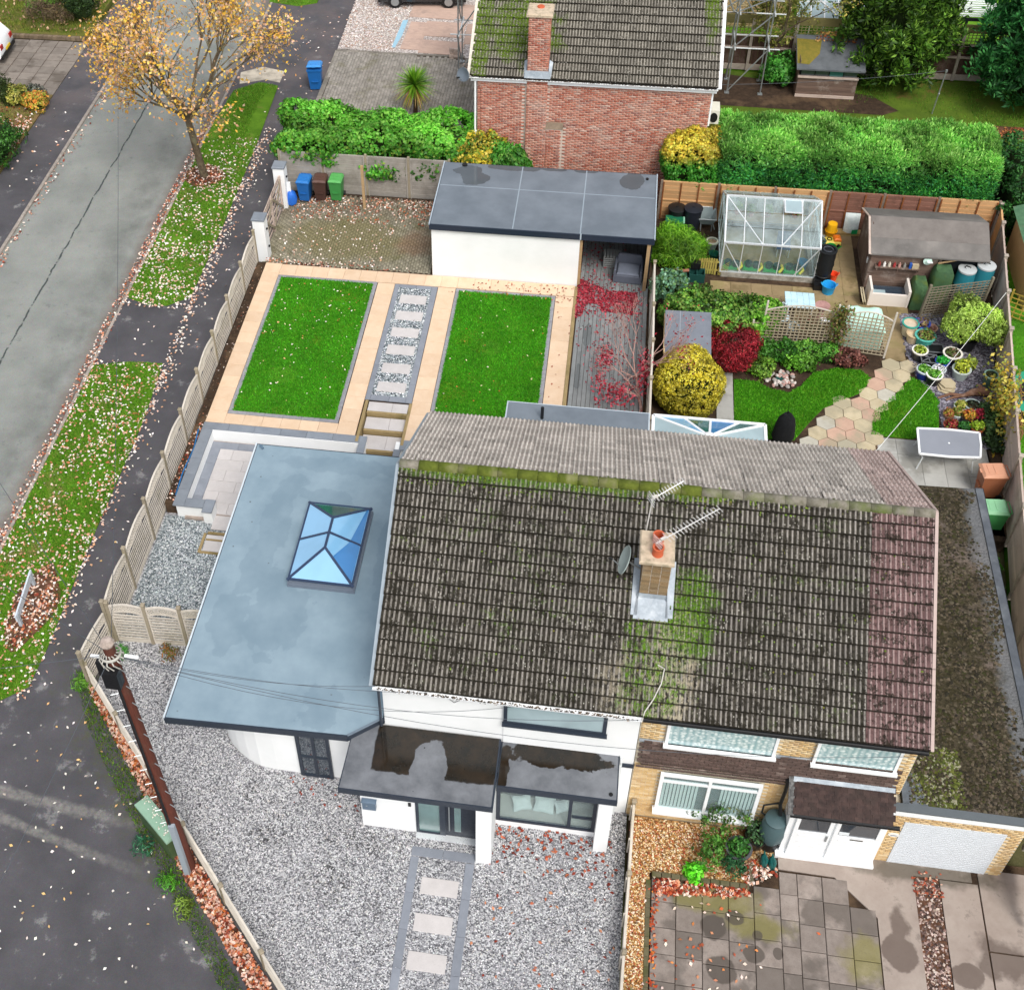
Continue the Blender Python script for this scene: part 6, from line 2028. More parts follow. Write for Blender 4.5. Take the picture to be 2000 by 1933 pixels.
# ================================================================== utility pole and wires
PX,PY=-4.33,-2.66
pole=thing('utility_pole','tall reddish brown wooden utility pole with step bolts beside the green cabinet','pole',(PX,PY,0))
TP=(-4.44,-2.72)
B().tube([(PX,PY,-.2),((PX+TP[0])/2,(PY+TP[1])/2,4.8),(TP[0],TP[1],9.5)],[.16,.135,.115],12).build('post',RUST,pole,True,world=True)
st_=B()
for k in range(22):
 z=2.4+k*.3
 f=z/9.5
 cx,cy=PX+(TP[0]-PX)*f,PY+(TP[1]-PY)*f
 s=1 if k%2 else-1
 st_.tube([(cx+s*.1,cy-.05,z),(cx+s*.26,cy-.12,z)],.012,5)
st_.build('step_bolts',GREYM,pole,world=True)['kind']='stuff'
B().tube([(PX+.0,PY-.16,.2),(TP[0]+.0,TP[1]-.14,8.7)],.03,6).build('cable_riser',BLACK,pole,world=True)
B().box(PX-.06,PY-.24,0,PX+.08,PY-.14,2.5).build('cable_guard',plain('grey_guard','#9aa3ab',.5,.1),pole,world=True)
B().box(TP[0]-.16,TP[1]-.3,8.35,TP[0]+.16,TP[1]-.08,8.85).box(TP[0]-.32,TP[1]-.12,8.5,TP[0]-.16,TP[1]+.12,8.95).build('junction_box',BLACK,pole,world=True)
hd=B()
for k in range(12):
 a=2*PI*k/12
 hd.tube([(TP[0]+.1*math.cos(a),TP[1]+.1*math.sin(a),9.2),(TP[0]+.24*math.cos(a+.5),TP[1]+.24*math.sin(a+.5),9.05),(TP[0]+.2*math.cos(a+1),TP[1]+.2*math.sin(a+1),8.8)],.014,5)
hd.lathe((TP[0],TP[1],9.1),[(.2,0),(.22,.05),(.2,.1)],16)
hd.build('cable_ring',plain('pale_cable','#b9b6ae',.6),pole,world=True)
B().lathe((TP[0],TP[1],9.45),[(.13,0),(.15,.06),(.1,.14),(0,.17)],10).build('cap',two('pole_cap','#b9aaa0','#8d7f76',8,.9,.5),pole,world=True)
B().beam((TP[0]-.45,TP[1]+.02,8.95),(TP[0]-.2,TP[1],9.0),.05,.05).beam((TP[0]+.25,TP[1]+.05,9.05),(TP[0]+.52,TP[1]+.06,9.02),.05,.05).build('insulator',UPVC,pole,world=True)
WIRE=plain('wire_grey','#4f555c',.6)
def wire(label,p,q,sag=.4,r=.0065,group='overhead telephone wires',name='overhead_wire',mat=WIRE):
 p,q=Vector(p),Vector(q)
 pts=[p.lerp(q,k/14)-Vector((0,0,sag*4*(k/14)*(1-k/14)))for k in range(15)]
 return tag(B().tube(pts,r,4).build(name,mat),label,'cable' if name!='washing_line' else 'washing line',group)
top=(TP[0],TP[1],9.1)
for lab,q,sg in(('dark overhead wire from the pole to the gutter end above the side extension',(.1,0,4.8),.35),('dark overhead wire from the pole to the loop on the white upper wall',(1.7,.2,4.55),.35),('twin overhead wire from the pole crossing low over the porch roof',(3.2,.2,4.3),.9),('overhead wire from the pole to the eaves of the buff brick house',(6.2,0,4.75),.8),('long overhead wire from the pole towards the porch of the buff brick house',(12.1,.1,4.4),1.2),('overhead wire from the pole across the road junction',(-32,-8,8.5),.8),('overhead wire from the pole over the long grass verge',(-34,13,8.5),.8),('overhead wire from the pole above the name board on the verge',(-30,24,8.5),.8),('overhead wire from the pole along the dark footpath',(-19,40,8.5),1.0),('overhead wire from the pole down over the dark tarmac',(-7.5,-20,8.0),.8)):
 wire(lab,top,q,sg)
wire('white washing line stretched from the board fence to the back eaves of the brick house',(17.82,19.72,1.98),(11.95,8.95,4.72),.12,.009,None,'washing_line',plain('white_cord','#e9e9e4',.7))
rd=B().tube([(6.35,.95,5.5),(6.5,.9,5.46),(6.45,.6,5.3),(6.3,.3,5.1),(6.13,.05,4.95),(6.1,-.06,4.75)],.014,5)
tag(rd.build('roof_cable',plain('pale_cord','#c9c6be',.6)),'pale cable lying loose over the mossy tiles down to the gutter','cable')
# ================================================================== telecom cabinet and street name board
cb=thing('telecom_cabinet','pale green roadside telecom cabinet with fallen leaves on its lid','cabinet',(-5.2,-2.02,0),R(-38.5))
B().box(-.66,-.17,-.05,.66,.17,.93).build('body',two('dark_green_paint','#4f6546','#3e5238',2,.6,.1,c='#5d6a42',cs=1.5),cb)
B().add([(-.7,-.2,.93),(.7,-.2,.93),(.7,.2,.93),(-.7,.2,.93),(-.69,-.19,.99),(.69,-.19,.99),(.69,.19,.99),(-.69,.19,.99),(-.66,-.06,1.03),(.66,-.06,1.03),(.66,.06,1.03),(-.66,.06,1.03)],[(0,3,2,1),(0,1,5,4),(1,2,6,5),(2,3,7,6),(3,0,4,7),(4,5,9,8),(6,7,11,10),(8,9,10,11),(5,6,10,9),(7,4,8,11)]).build('lid',CABIN,cb)
B().box(-.6,.17,.08,-.02,.185,.88).box(.02,.17,.08,.6,.185,.88).build('door',CABIN,cb)
lv=fallen('fallen_leaves',[(-5.75,-1.55),(-5.6,-1.45),(-4.72,-2.35),(-4.85,-2.5)],42,1.02,['#f0ece4','#e3dccf','#d9c9b4'],(.04,.07))
nb=thing('street_name_board','pale grey street name board on two short posts seen from above on the verge','sign',(-11.25,4.3,0))
bx_=B()
bx_.beam((-11.34,5.15,.5),(-11.15,3.5,.5),.05,.26)
bx_.build('board',plain('board_grey','#c9d2da',.5,.06),nb,world=True)
for p in((-11.33,5.05),(-11.16,3.62)):
 B().box(p[0]-.045,p[1]-.045,-.1,p[0]+.045,p[1]+.045,.6).build('post',plain('post_grey','#aeb7be',.6,.08),nb,world=True)
print('street furniture done')
# ================================================================== plants
def lump(d,k,amp):
 s=np.zeros(len(d))
 for _ in range(k):
  f=RNG.normal(size=3)*3.2
  s+=np.sin(d@f+RNG.random()*6)
 return 1+amp*s/k**.5
def ellip(c,r,n,depth=.3,amp=.1,up=-.35,seed=5):
 d=RNG.normal(size=(int(n*1.6),3))
 d/=np.linalg.norm(d,axis=1,keepdims=True)
 d=d[d[:,2]>up][:n]
 m=lump(d,seed,amp)*(1-depth*RNG.random(len(d))**2)
 p=np.array(c)+d*np.array(r)*m[:,None]
 nr=d/np.array(r)
 return p,nr/np.linalg.norm(nr,axis=1,keepdims=True)
def boxy(x0,x1,y0,y1,z0,z1,n,amp=.12,rnd=.25,depth=.18):
 """points over the top, sides and ends of a clipped hedge with a lumpy, rounded face"""
 ar=np.array([(x1-x0)*(y1-y0)*1.3,(x1-x0)*(z1-z0),(x1-x0)*(z1-z0)*.6,(y1-y0)*(z1-z0),(y1-y0)*(z1-z0)])
 k=RNG.choice(5,n,p=ar/ar.sum())
 u,v=RNG.random(n),RNG.random(n)
 c=np.array([(x0+x1)/2,(y0+y1)/2,(z0+z1)/2])
 h=np.array([x1-x0,y1-y0,z1-z0])/2
 q=np.zeros((n,3))
 nr=np.zeros((n,3))
 for i,(ax,sg)in enumerate(((2,1),(1,-1),(1,1),(0,-1),(0,1))):
  s=k==i
  o=[a for a in(0,1,2)if a!=ax]
  q[s,ax]=sg
  q[s,o[0]]=u[s]*2-1
  q[s,o[1]]=v[s]*2-1
  nr[s,ax]=sg
 p=c+q*h
 # round the edges
 e=np.clip(np.abs(q)*h-(h-rnd),0,None)
 over=np.linalg.norm(e,axis=1)
 sh=np.where(over>1e-6,np.clip(rnd-over,None,0)/np.maximum(over,1e-6),0)
 p+=np.sign(q)*e*sh[:,None]
 w_=np.zeros(n)
 for _ in range(7):
  f=RNG.normal(size=3)*2.2
  w_+=np.sin(p@f+RNG.random()*6)
 nn=np.sign(q)*e+nr*.05
 nn/=np.linalg.norm(nn,axis=1,keepdims=True)
 p+=nn*(amp*w_/2.6-depth*RNG.random(n)**2)[:,None]
 return p,nn
def foliage(name,P,NR,L,W,cols,mat=None,parent=None,jit=.5,axis=None,var=.2,weights=None,bend=.12,topc=None,topz=None,clump=None,tuft=0):
 n=len(P)
 if tuft:
 # leaves sit round many small shoots, so that the surface breaks into tufts
  k=max(1,n//tuft)
  i=RNG.integers(0,n,k)[RNG.integers(0,k,n)]
  d=RNG.normal(size=(n,3))+NR[i]*.8
  d/=np.linalg.norm(d,axis=1,keepdims=True)
  P=P[i]+d*(L*(.5+1.0*RNG.random(n)))[:,None]
  NR=d*.9+NR[i]*.4
  if axis is not None:
   axis=d+np.array([0,0,.5])
   NR=np.cross(axis,RNG.normal(size=(n,3)))
 nr=NR+RNG.normal(0,jit,(n,3))
 sz=(.7+.6*RNG.random(n))
 v,f=leaf_quads(P,nr,L*sz,W*sz,bend,axis)
 c=pal(cols,n,var,weights)
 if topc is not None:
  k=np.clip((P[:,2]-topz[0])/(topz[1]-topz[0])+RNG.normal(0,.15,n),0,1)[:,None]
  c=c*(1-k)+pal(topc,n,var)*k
 if clump:
  s=np.zeros(n)
  for _ in range(4):
   s+=np.sin(P@(RNG.normal(size=3)*clump)+RNG.random()*6)
  c=c*(1+.16*s)[:,None]
 o=mesh_np(name,v,f,mat or LEAF,np.clip(c,0,1),parent)
 o['kind']='stuff'
 return o
GREENS=['#2c5c1a','#38701f','#204814','#4a8428','#5b9434']
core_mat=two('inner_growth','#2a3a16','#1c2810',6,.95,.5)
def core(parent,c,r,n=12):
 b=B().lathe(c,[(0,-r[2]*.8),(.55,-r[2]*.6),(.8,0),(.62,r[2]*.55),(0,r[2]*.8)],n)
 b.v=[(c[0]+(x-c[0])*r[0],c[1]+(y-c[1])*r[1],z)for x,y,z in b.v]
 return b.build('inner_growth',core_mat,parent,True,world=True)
def bush(name,label,cat,c,r,n,L,W,cols,group=None,mat=None,stem=True,jit=.5,up=-.4,amp=.22,depth=.4,clump=3.0,inner=True,topc=None,topz=None,var=.25,ground=None,tuft=14):
 t=thing(name,label,cat,(c[0],c[1],ground if ground is not None else c[2]-r[2]),group=group)
 P,NR=ellip(c,r,n,depth,amp,up)
 foliage('foliage',P,NR,L,W,cols,mat,t,jit,clump=clump,topc=topc,topz=topz,var=var,tuft=tuft)
 if inner:
  core(t,c,r)
 if stem:
  z0=ground if ground is not None else c[2]-r[2]
  B().tube([(c[0],c[1],z0-.05),(c[0],c[1],c[2])],[.05,.03],6).build('stem',BARK,t,world=True)
 return t
def hedge(name,label,spec,n,L,W,cols,topc=None,topz=None,trunks=(),mat=None,axis=False,jit=.45,amp=.14,extra=(),clump=2.0,rnd=.35):
 x0,x1,y0,y1,z0,z1=spec
 t=thing(name,label,'hedge',((x0+x1)/2,(y0+y1)/2,.2))
 P,NR=boxy(x0,x1,y0,y1,z0,z1,n,amp,rnd)
 ax=None
 if axis:
  ax=NR*.7+np.array([0,0,.75])+RNG.normal(0,.35,(n,3))
  NR=np.cross(ax,RNG.normal(size=(n,3)))
 foliage('foliage',P,NR,L,W,cols,mat,t,jit if not axis else .1,ax,topc=topc,topz=topz,clump=clump,tuft=22,var=.25)
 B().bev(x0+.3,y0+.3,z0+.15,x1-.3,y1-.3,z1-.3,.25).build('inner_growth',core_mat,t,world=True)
 for(x,y,zt)in trunks:
  b=B()
  for k in range(4):
   a=random.uniform(0,6.28)
   b.tube([(x,y,.2),(x+.15*math.cos(a),y+.1*math.sin(a),zt*.6),(x+.4*math.cos(a),y+.2*math.sin(a),zt)],[.05,.04,.02],6)
  b.build('trunk',BARK,t,world=True)
 return t
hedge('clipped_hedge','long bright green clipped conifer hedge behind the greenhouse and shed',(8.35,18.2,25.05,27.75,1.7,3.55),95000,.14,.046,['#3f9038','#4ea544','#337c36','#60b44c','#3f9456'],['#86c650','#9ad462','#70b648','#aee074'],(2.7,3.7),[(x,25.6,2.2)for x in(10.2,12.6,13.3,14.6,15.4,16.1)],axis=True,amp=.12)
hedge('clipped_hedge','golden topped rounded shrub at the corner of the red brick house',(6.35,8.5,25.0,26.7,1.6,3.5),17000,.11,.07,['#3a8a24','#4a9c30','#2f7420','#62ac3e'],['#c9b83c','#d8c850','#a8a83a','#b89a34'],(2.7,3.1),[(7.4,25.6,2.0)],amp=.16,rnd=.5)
hedge('clipped_hedge','dark green hedge at the far corner behind the pinkish board fence',(18.5,22.5,24.6,28.0,.5,2.9),16000,.13,.06,['#2a5a26','#35702e','#1f4a20','#477f3a'],amp=.2,rnd=.6)
hedge('leafy_hedge','loose leafy hedge spilling over the concrete panel fence behind the bins',(-8.5,-.6,25.2,27.3,1.2,2.95),30000,.15,.09,['#3f8a22','#4f9c2c','#2f7018','#68ae3c','#5a9440','#8aa83c'],['#6cb83a','#58a82c','#86c44c'],(2.4,3.0),[(-7,26,1.6),(-4,26,1.6)],amp=.3,rnd=.6,clump=1.6)
bush('shrub','yellow variegated shrub at the end of the leafy hedge by the brick wall','shrub',(-.6,25.5,2.2),(1.0,.7,.75),5000,.14,.08,['#d3bc3a','#bfae34','#8fa032','#6f8f2c','#e0cc58'],ground=.2)
bush('shrub','trailing green shrub between the garage roof and the red brick wall','shrub',(.5,25.3,2.0),(.75,.55,.8),4500,.15,.09,['#4a9430','#5aa63a','#3a7a24','#7ab04a'],ground=.2)
bush('shrub','yellowish low shrub on the footpath side of the leafy hedge','shrub',(-7.6,27.9,1.3),(1.0,.7,.9),3600,.13,.08,['#8fa03c','#a8a848','#6f8f30','#c0a85a','#5f7f2c'],ground=.1)
bush('ivy_mound','ivy mound tumbling over the board fence behind the grey topped tool shed','ivy',(8.2,18.2,1.25),(1.75,1.0,.75),12000,.11,.085,['#4a7a2a','#5f9434','#3a6420','#7aa83e','#86a04a'],ground=NZ,amp=.15,clump=3)
bush('ivy_mound','bright leaved end of the ivy mound beside the arched trellis','ivy',(9.75,18.45,1.2),(.75,.75,.7),4200,.11,.085,['#5f9a2a','#74ac36','#48801e','#8ab848'],ground=NZ)
bush('ivy_mound','grey-green leafy clump beside the open covered end of the garage','shrub',(6.8,19.5,1.35),(.55,.6,.6),2600,.11,.08,['#7fae8a','#94bfa0','#5f9470','#6f9a58'],ground=NZ)
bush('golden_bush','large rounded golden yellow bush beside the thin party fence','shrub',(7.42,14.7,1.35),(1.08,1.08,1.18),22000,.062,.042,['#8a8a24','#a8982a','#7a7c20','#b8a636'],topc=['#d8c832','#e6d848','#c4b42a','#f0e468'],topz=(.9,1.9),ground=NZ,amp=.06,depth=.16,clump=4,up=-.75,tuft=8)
bush('red_maple','deep crimson cut-leaf maple beside the grey topped tool shed','shrub',(8.95,16.95,.95),(.78,.95,.65),13000,.12,.026,['#8a1c28','#6f1420','#a52a36','#591018','#c03a44'],ground=NZ,jit=.8,depth=.4,clump=3.5)
bush('rosemary_bush','feathery bright green bush by the open end of the garage','shrub',(7.05,22.0,1.05),(.85,.75,.75),9000,.2,.022,['#5f9a1e','#76b02a','#4a7f16','#8ec03a'],ground=NZ,jit=.7,depth=.5,clump=3)
bush('potted_acer','large round lime green shrub in a black pot by the board fence','shrub',(16.75,18.75,1.45),(.98,.85,.62),10000,.1,.045,['#8aa83c','#9cb84c','#748f2e','#b0c860'],topc=['#a8c854','#bcd86a'],topz=(1.3,2.0),ground=NZ,jit=.6,clump=3.5)
pt_=[o for o in COL.objects if o.name=='potted_acer'][0]
B().lathe((16.74,18.55,NZ),[(.0,0),(.24,0),(.31,.45),(.33,.45),(.33,.5),(.28,.5),(.27,.42),(0,.42)],18).build('pot',BLACK,pt_,True,world=True)
# conifers and trees of the back yard
def conifer(label,c,r,h,n,cols,droop=False,z0=NZ):
 t=thing('conifer_tree',label,'tree',(c[0],c[1],z0))
 u=RNG.random(n)**.8
 z=z0+.5+u*(h-.5)
 a=RNG.random(n)*2*PI
 prof=np.interp(u,[0,.15,.45,.8,1],[.62,.92,1,.6,.05])
 lob=1+.13*np.sin(a*5+u*9)+.1*np.sin(a*9-u*17)+.08*np.sin(u*40+a*3)
 rr=r*prof*lob*(1-.4*RNG.random(n)**2)
 P=np.column_stack([c[0]+rr*np.cos(a),c[1]+rr*np.sin(a),z])
 out=np.column_stack([np.cos(a),np.sin(a),np.full(n,.35 if not droop else-.5)])
 ax=out+RNG.normal(0,.4,(n,3))
 NR=np.cross(ax,RNG.normal(size=(n,3)))
 foliage('crown',P,NR,.26,.085,cols,None,t,.1,ax,clump=1.8,var=.3,tuft=26)
 B().lathe((c[0],c[1],z0),[(r*.4,.8),(r*.62,h*.4),(r*.35,h*.75),(0,h*.92)],12).build('inner_growth',core_mat,t,True,world=True)
 B().tube([(c[0],c[1],z0-.1),(c[0],c[1],z0+h*.6)],[.2,.1],8).build('trunk',BARK2,t,world=True)
conifer('broad dark green conifer standing before the trellis topped fence',(15.9,36.2),2.35,6.6,26000,['#40641f','#507a26','#34541a','#689432','#7fa83e','#2c4816'])
conifer('dense blue-green conifer at the end of the trellis topped fence',(21.5,34.8),2.45,6.0,22000,['#2c6a34','#387c3e','#22562a','#4a944c','#5aa056'],True)
bush('shrub','low bright green laurel beside the scaffold foot and old shed','shrub',(11.25,35.2,1.0),(.6,.5,.65),2600,.16,.09,['#3f8a2c','#52a03a','#2f7020','#6cb04c'],ground=NZ)
def grow(b,tips,p,d,L,r,depth,spread,rng,up=.15,nb=(2,3),shrink=.72):
 q=p+d*L*.5+Vector((rng.uniform(-1,1),rng.uniform(-1,1),rng.uniform(-.5,1)))*L*.06
 e=p+d*L
 b.tube([p,q,e],[r,r*.86,r*.68],5 if depth<3 else 7,False)
 if depth==0:
  tips.append((e,d))
  return
 if depth<=2:
  tips.append((e,d))
 for _ in range(rng.randint(*nb)):
  nd=(d+Vector((rng.uniform(-1,1),rng.uniform(-1,1),rng.uniform(-.7,.9)+up))*spread).normalized()
  grow(b,tips,e,nd,L*rng.uniform(shrink-.1,shrink+.1),r*.62,depth-1,spread,rng,up,nb,shrink)
def tree(name,label,base,trunk,limbs,L,r,depth,spread,leaves,lsize,cols,seed,up=.15,weights=None,bark=BARK,shrink=.72,leafspread=.22,tilt=(0,0),elev=(.5,1.1)):
 rng=random.Random(seed)
 t=thing(name,label,'tree',base)
 b=B()
 tips=[]
 p0=Vector(base)
 p1=p0+Vector((tilt[0],tilt[1],trunk))
 b.tube([p0-Vector((0,0,.1)),p0+Vector((0,0,.15)),p0.lerp(p1,.5),p1],[r*1.5,r*1.1,r*.95,r*.85],10,False)
 tr=b.build('trunk',bark,t,True,world=True)
 b=B()
 for k in range(limbs):
  a=2*PI*k/limbs+rng.uniform(-.3,.3)
  e=rng.uniform(*elev)
  d=Vector((math.cos(a)*math.cos(e),math.sin(a)*math.cos(e),math.sin(e)))
  grow(b,tips,p1-Vector((0,0,rng.uniform(0,.3))),d,L*rng.uniform(.8,1.15),r*.55,depth,spread,rng,up,(2,3),shrink)
 bo=b.build('branches',bark,t,True,world=True)
 bo['kind']='stuff'
 idx=RNG.integers(0,len(tips),leaves)
 T=np.array([tuple(x[0])for x in tips])
 P=T[idx]+RNG.normal(0,leafspread,(leaves,3))
 NR=RNG.normal(size=(leaves,3))+np.array([0,0,.4])
 o=foliage('crown',P,NR,lsize,lsize*.62,cols,LEAF,t,.2,weights=weights,clump=1.2)
 return t,T
AUT=['#f4c448','#ecb44c','#f6d478','#e0a45a','#eac498','#e6c0a6','#d4a484']
tree('autumn_tree','young street tree with thin orange and yellow autumn leaves on the verge',(-12.1,26.1,0),2.9,8,1.55,.15,5,.47,7200,.14,AUT,11,.1,[.2,.16,.16,.1,.16,.12,.1],shrink=.76,tilt=(-.25,-.05),leafspread=.34,elev=(.5,1.25))
tree('bare_maple','nearly bare pinkish maple with clusters of crimson leaves beside the deck',(6.02,13.95,GZ),.9,7,.72,.045,5,.5,300,.09,CRIMSON+['#d05a68'],5,.1,bark=two('pink_twigs','#c4a096','#a07a70',9,.9,.3),shrink=.76,tilt=(-.25,.75),leafspread=.16,elev=(.3,1.2))
P=np.concatenate([RNG.normal(m,s,(k,3))for m,s,k in(((4.75,15.5,1.35),(.16,.3,.14),260),((5.15,13.95,1.3),(.28,.22,.14),330),((6.0,14.6,1.7),(.1,.45,.2),320),((4.6,14.6,1.2),(.15,.2,.12),70))])
mp=[o for o in COL.objects if o.name=='bare_maple'][0]
foliage('leaf_cluster',P,RNG.normal(size=(len(P),3))+np.array([0,0,1.2]),.1,.06,CRIMSON+['#d05a68'],FALLEN,mp,.3)
bb=B()
for q in((4.75,15.5,1.3),(5.1,14.0,1.25),(4.6,14.6,1.15)):
 a=Vector((5.95,14.1,1.1))
 q=Vector(q)
 bb.tube([a,a.lerp(q,.5)+Vector((0,0,.12)),q],[.03,.022,.01],6)
bb.build('limb',bpy.data.materials['pink_twigs'],mp,True,world=True)
tree('hazel_tree','thin yellowing tree growing through the scaffold by the red brick house',(10.9,36.0,NZ),1.6,5,1.5,.09,4,.5,4200,.11,['#8a8f3c','#a39a48','#6f7f30','#b8a858','#7a7440'],21,.25,shrink=.75)
P,NR=ellip((11.0,36.4,3.4),(1.5,.9,1.7),3600,.8,.3,-1)
foliage('foliage',P,NR,.13,.07,['#7f8a3c','#98964a','#66782e','#a8a058'],None,[o for o in COL.objects if o.name=='hazel_tree'][0],.8,tuft=10)
def palm(label,base,h,R_,n,seed):
 rng=random.Random(seed)
 t=thing('palm_tree',label,'palm',base)
 b=B().tube([(base[0],base[1],base[2]-.05),(base[0]+.02,base[1],base[2]+h*.5),(base[0],base[1],base[2]+h)],[.1,.085,.09],9)
 b.build('trunk',BARK2,t,True,world=True)
 V,F,Cc=[],[],[]
 c=Vector((base[0],base[1],base[2]+h))
 for k in range(n):
  a=rng.uniform(0,2*PI)
  e=rng.uniform(-1.0,1.45)
  L=R_*rng.uniform(.75,1.1)
  d=Vector((math.cos(a)*math.cos(e),math.sin(a)*math.cos(e),math.sin(e)))
  s=Vector((-math.sin(a),math.cos(a),0))
  b0=len(V)
  for i in range(5):
   f=i/4
   p=c+d*L*f-Vector((0,0,.22*L*f*f*(1 if e>0 else .6)))
   w_=.032*(1-f)**.7*(0.5+min(1,f*5)*.5)+.002
   V+=[tuple(p-s*w_),tuple(p+s*w_)]
  col=H(rng.choice(['#5f8f1e','#78a82a','#4f7d18','#8fbc3a']))if e>-.15 else H(rng.choice(['#b09a4a','#c9b25c','#8f8a3a','#a88a48']))
  col=tuple(x*rng.uniform(.8,1.2)for x in col)
  for i in range(4):
   F.append((b0+2*i,b0+2*i+1,b0+2*i+3,b0+2*i+2))
   Cc.append(col)
 o=mesh_np('fronds',np.array(V),np.array(F),LEAF,np.array(Cc),t)
 o['kind']='stuff'
palm('spiky green cabbage palm on a bare trunk standing in the block paved drive',(-4.1,31.4,.2),1.45,1.05,330,3)
palm('small spiky palm half hidden behind the leafy hedge',(-6.6,30.0,.2),.5,.6,120,4)
# across the road
bush('cypress','slim dark upright cypress in the far front garden','shrub',(-22.45,30.6,.75),(.25,.25,.8),1500,.11,.04,['#3a4a22','#2e3c1a','#4a5a2c'],ground=.05,depth=.2,up=-1)
bush('shrub','pale yellow variegated shrub next to the slim cypress','shrub',(-21.9,30.7,.45),(.5,.45,.45),1500,.11,.07,['#c4bc58','#a8a848','#8a983c','#d8d07a'],ground=.05)
bush('shrub','grey leaved shrub between the two yellow shrubs by the far drive','shrub',(-21.3,31.0,.4),(.45,.4,.4),1300,.09,.05,['#5f625a','#74776c','#4a4e44'],ground=.05)
bush('shrub','orange tinged shrub at the corner of the far drive','shrub',(-20.95,30.4,.4),(.5,.45,.4),1700,.11,.07,['#d98a3a','#c9b848','#8a9a38','#e0a050','#a8a040'],ground=.05)
bush('shrub','dark green dense bush at the edge of the far pavement','shrub',(-21.2,26.3,.75),(.9,1.5,.85),5200,.11,.06,['#2f5a1c','#3c6e26','#24481a','#4a802e'],ground=.05)
bush('shrub','brown twiggy bush in the rough garden beyond the far drive','shrub',(-23.5,37.9,.75),(.85,.6,.65),2600,.16,.02,['#6d5a48','#84705a','#55463a','#8a7a52'],ground=.1,inner=False,jit=1.0,depth=.8)
bush('shrub','second brown bush beside the dark evergreen in the rough garden','shrub',(-22.6,37.9,.55),(.6,.5,.5),1600,.14,.02,['#6d5a48','#8a7a5a','#55463a'],ground=.1,inner=False,jit=1.0,depth=.8)
bush('shrub','bright green low plant behind the brown twiggy bush','shrub',(-24.2,39.6,.4),(.7,.5,.4),1500,.16,.08,['#6aa82c','#7fba3c','#55901f'],ground=.1)
bush('evergreen','dark evergreen shrub at the corner of the rough garden','shrub',(-21.6,38.3,1.2),(.75,.8,1.3),5000,.12,.05,['#2a4020','#344d26','#223418','#46602e'],ground=.1)
rw_=thing('garden_kerb','low brick edging wall between the far drive and the rough garden','wall',(-25,36.6,0))
bm_=cached('fbrk',lambda:B().box(-.11,-.1,0,.11,.1,.16).mesh('brick',two('kerb_brick','#84745f','#6a5b4a',6,.9,.4,rv=.15)))
for k in range(40):
 piece('brick',bm_,rw_,TR(-21.05-k*.235,36.55,0,random.uniform(-.02,.02)))
for x,y,s in((-25.5,40.2,.4),(-26.3,40.3,.5),(-24.9,40.9,.35)):
 b=B().lathe((x,y,.1),[(0,0),(s,.02),(s*.9,s*.6),(s*.4,s),(0,s*1.05)],7)
 b.v=[(p[0]+random.uniform(-.07,.07),p[1]+random.uniform(-.07,.07),p[2]+random.uniform(-.04,.04))for p in b.v]
 _sl={.4:'tan garden stone nearest the brown twiggy bush',.5:'largest tan garden stone at the frame edge beyond the far drive',.35:'small tan garden stone behind the other two'}[s]
 tag(b.build('garden_stone',two('tan_stone','#a08a70','#7d6a56',5,.9,.5)if 'tan_stone' not in bpy.data.materials else bpy.data.materials['tan_stone']),_sl,'stone','stones in the rough garden')
print('plants done',len(bpy.data.objects))
# ================================================================== neighbouring garden: buildings and furniture
# greenhouse
gh=thing('greenhouse','aluminium greenhouse with glass roof, open vent and green grow trays inside','greenhouse',(10.3,23,NZ))
gx0,gx1,gy0,gy1,ze_,zr_=8.62,11.92,21.5,24.62,1.92,2.78
gym=23.12
B().box(gx0+.05,gy0-.02,NZ-.05,gx1-.02,gy0+.14,NZ+.2).box(gx0+.03,gy0,NZ-.05,gx0+.15,gy1,NZ+.2).box(gx1-.14,gy0,NZ-.05,gx1,gy1,NZ+.2).build('plinth',two('stained_plinth','#b5b0a4','#6a6458',4,.9,.4),gh,world=True)
fr=B()
S=.028
def bar(p,q,s=S):
 fr.beam(p,q,s,s)
nb_=5
for i in range(nb_+1):
 x=gx0+(gx1-gx0)*i/nb_
 s=.05 if i in(0,nb_)else S
 for y,sg in((gy0,1),(gy1,-1)):
  bar((x,y,NZ+.2),(x,y,ze_),s)
  bar((x,y,ze_),(x,gym,zr_),s)
for z,s in((NZ+.22,.04),(ze_,.06)):
 for p,q in(((gx0,gy0),(gx1,gy0)),((gx0,gy1),(gx1,gy1)),((gx0,gy0),(gx0,gy1)),((gx1,gy0),(gx1,gy1))):
  bar((*p,z),(*q,z),s)
bar((gx0,gym,zr_),(gx1,gym,zr_),.07)
for x in(gx0,gx1):
 for y in(gy0+.75,gym,gy1-.75):
  bar((x,y,NZ+.2),(x,y,ze_+(zr_-ze_)*(1-abs(y-gym)/(gym-gy0))))
def on(u,f):
 return(gx0+(gx1-gx0)*u,gy0+(gym-gy0)*f,ze_+(zr_-ze_)*f)
bar(on(0,1),on(.4,0),.035)
bar(on(1,1),on(.6,0),.035)
bar((gx0,gy0,ze_),(gx0+.75,gy0,NZ+.2),.03)
bar((gx1,gy0,ze_),(gx1-.75,gy0,NZ+.2),.03)
fr.build('frame',ALU,gh,world=True)
CLEARG=mat_clear('clear_side_glass',.02,.14)
def gpane(pts,nm='pane',mt=None):
 n=len(pts)
 a,b_,c=(Vector(p)for p in pts[:3])
 nn=(b_-a).cross(c-a).normalized()*.003
 B().add([tuple(Vector(p)+nn)for p in pts]+[tuple(Vector(p)-nn)for p in pts],[tuple(range(n)),tuple(range(n,2*n))[::-1]]).build(nm,mt or CLEAR,gh,world=True)
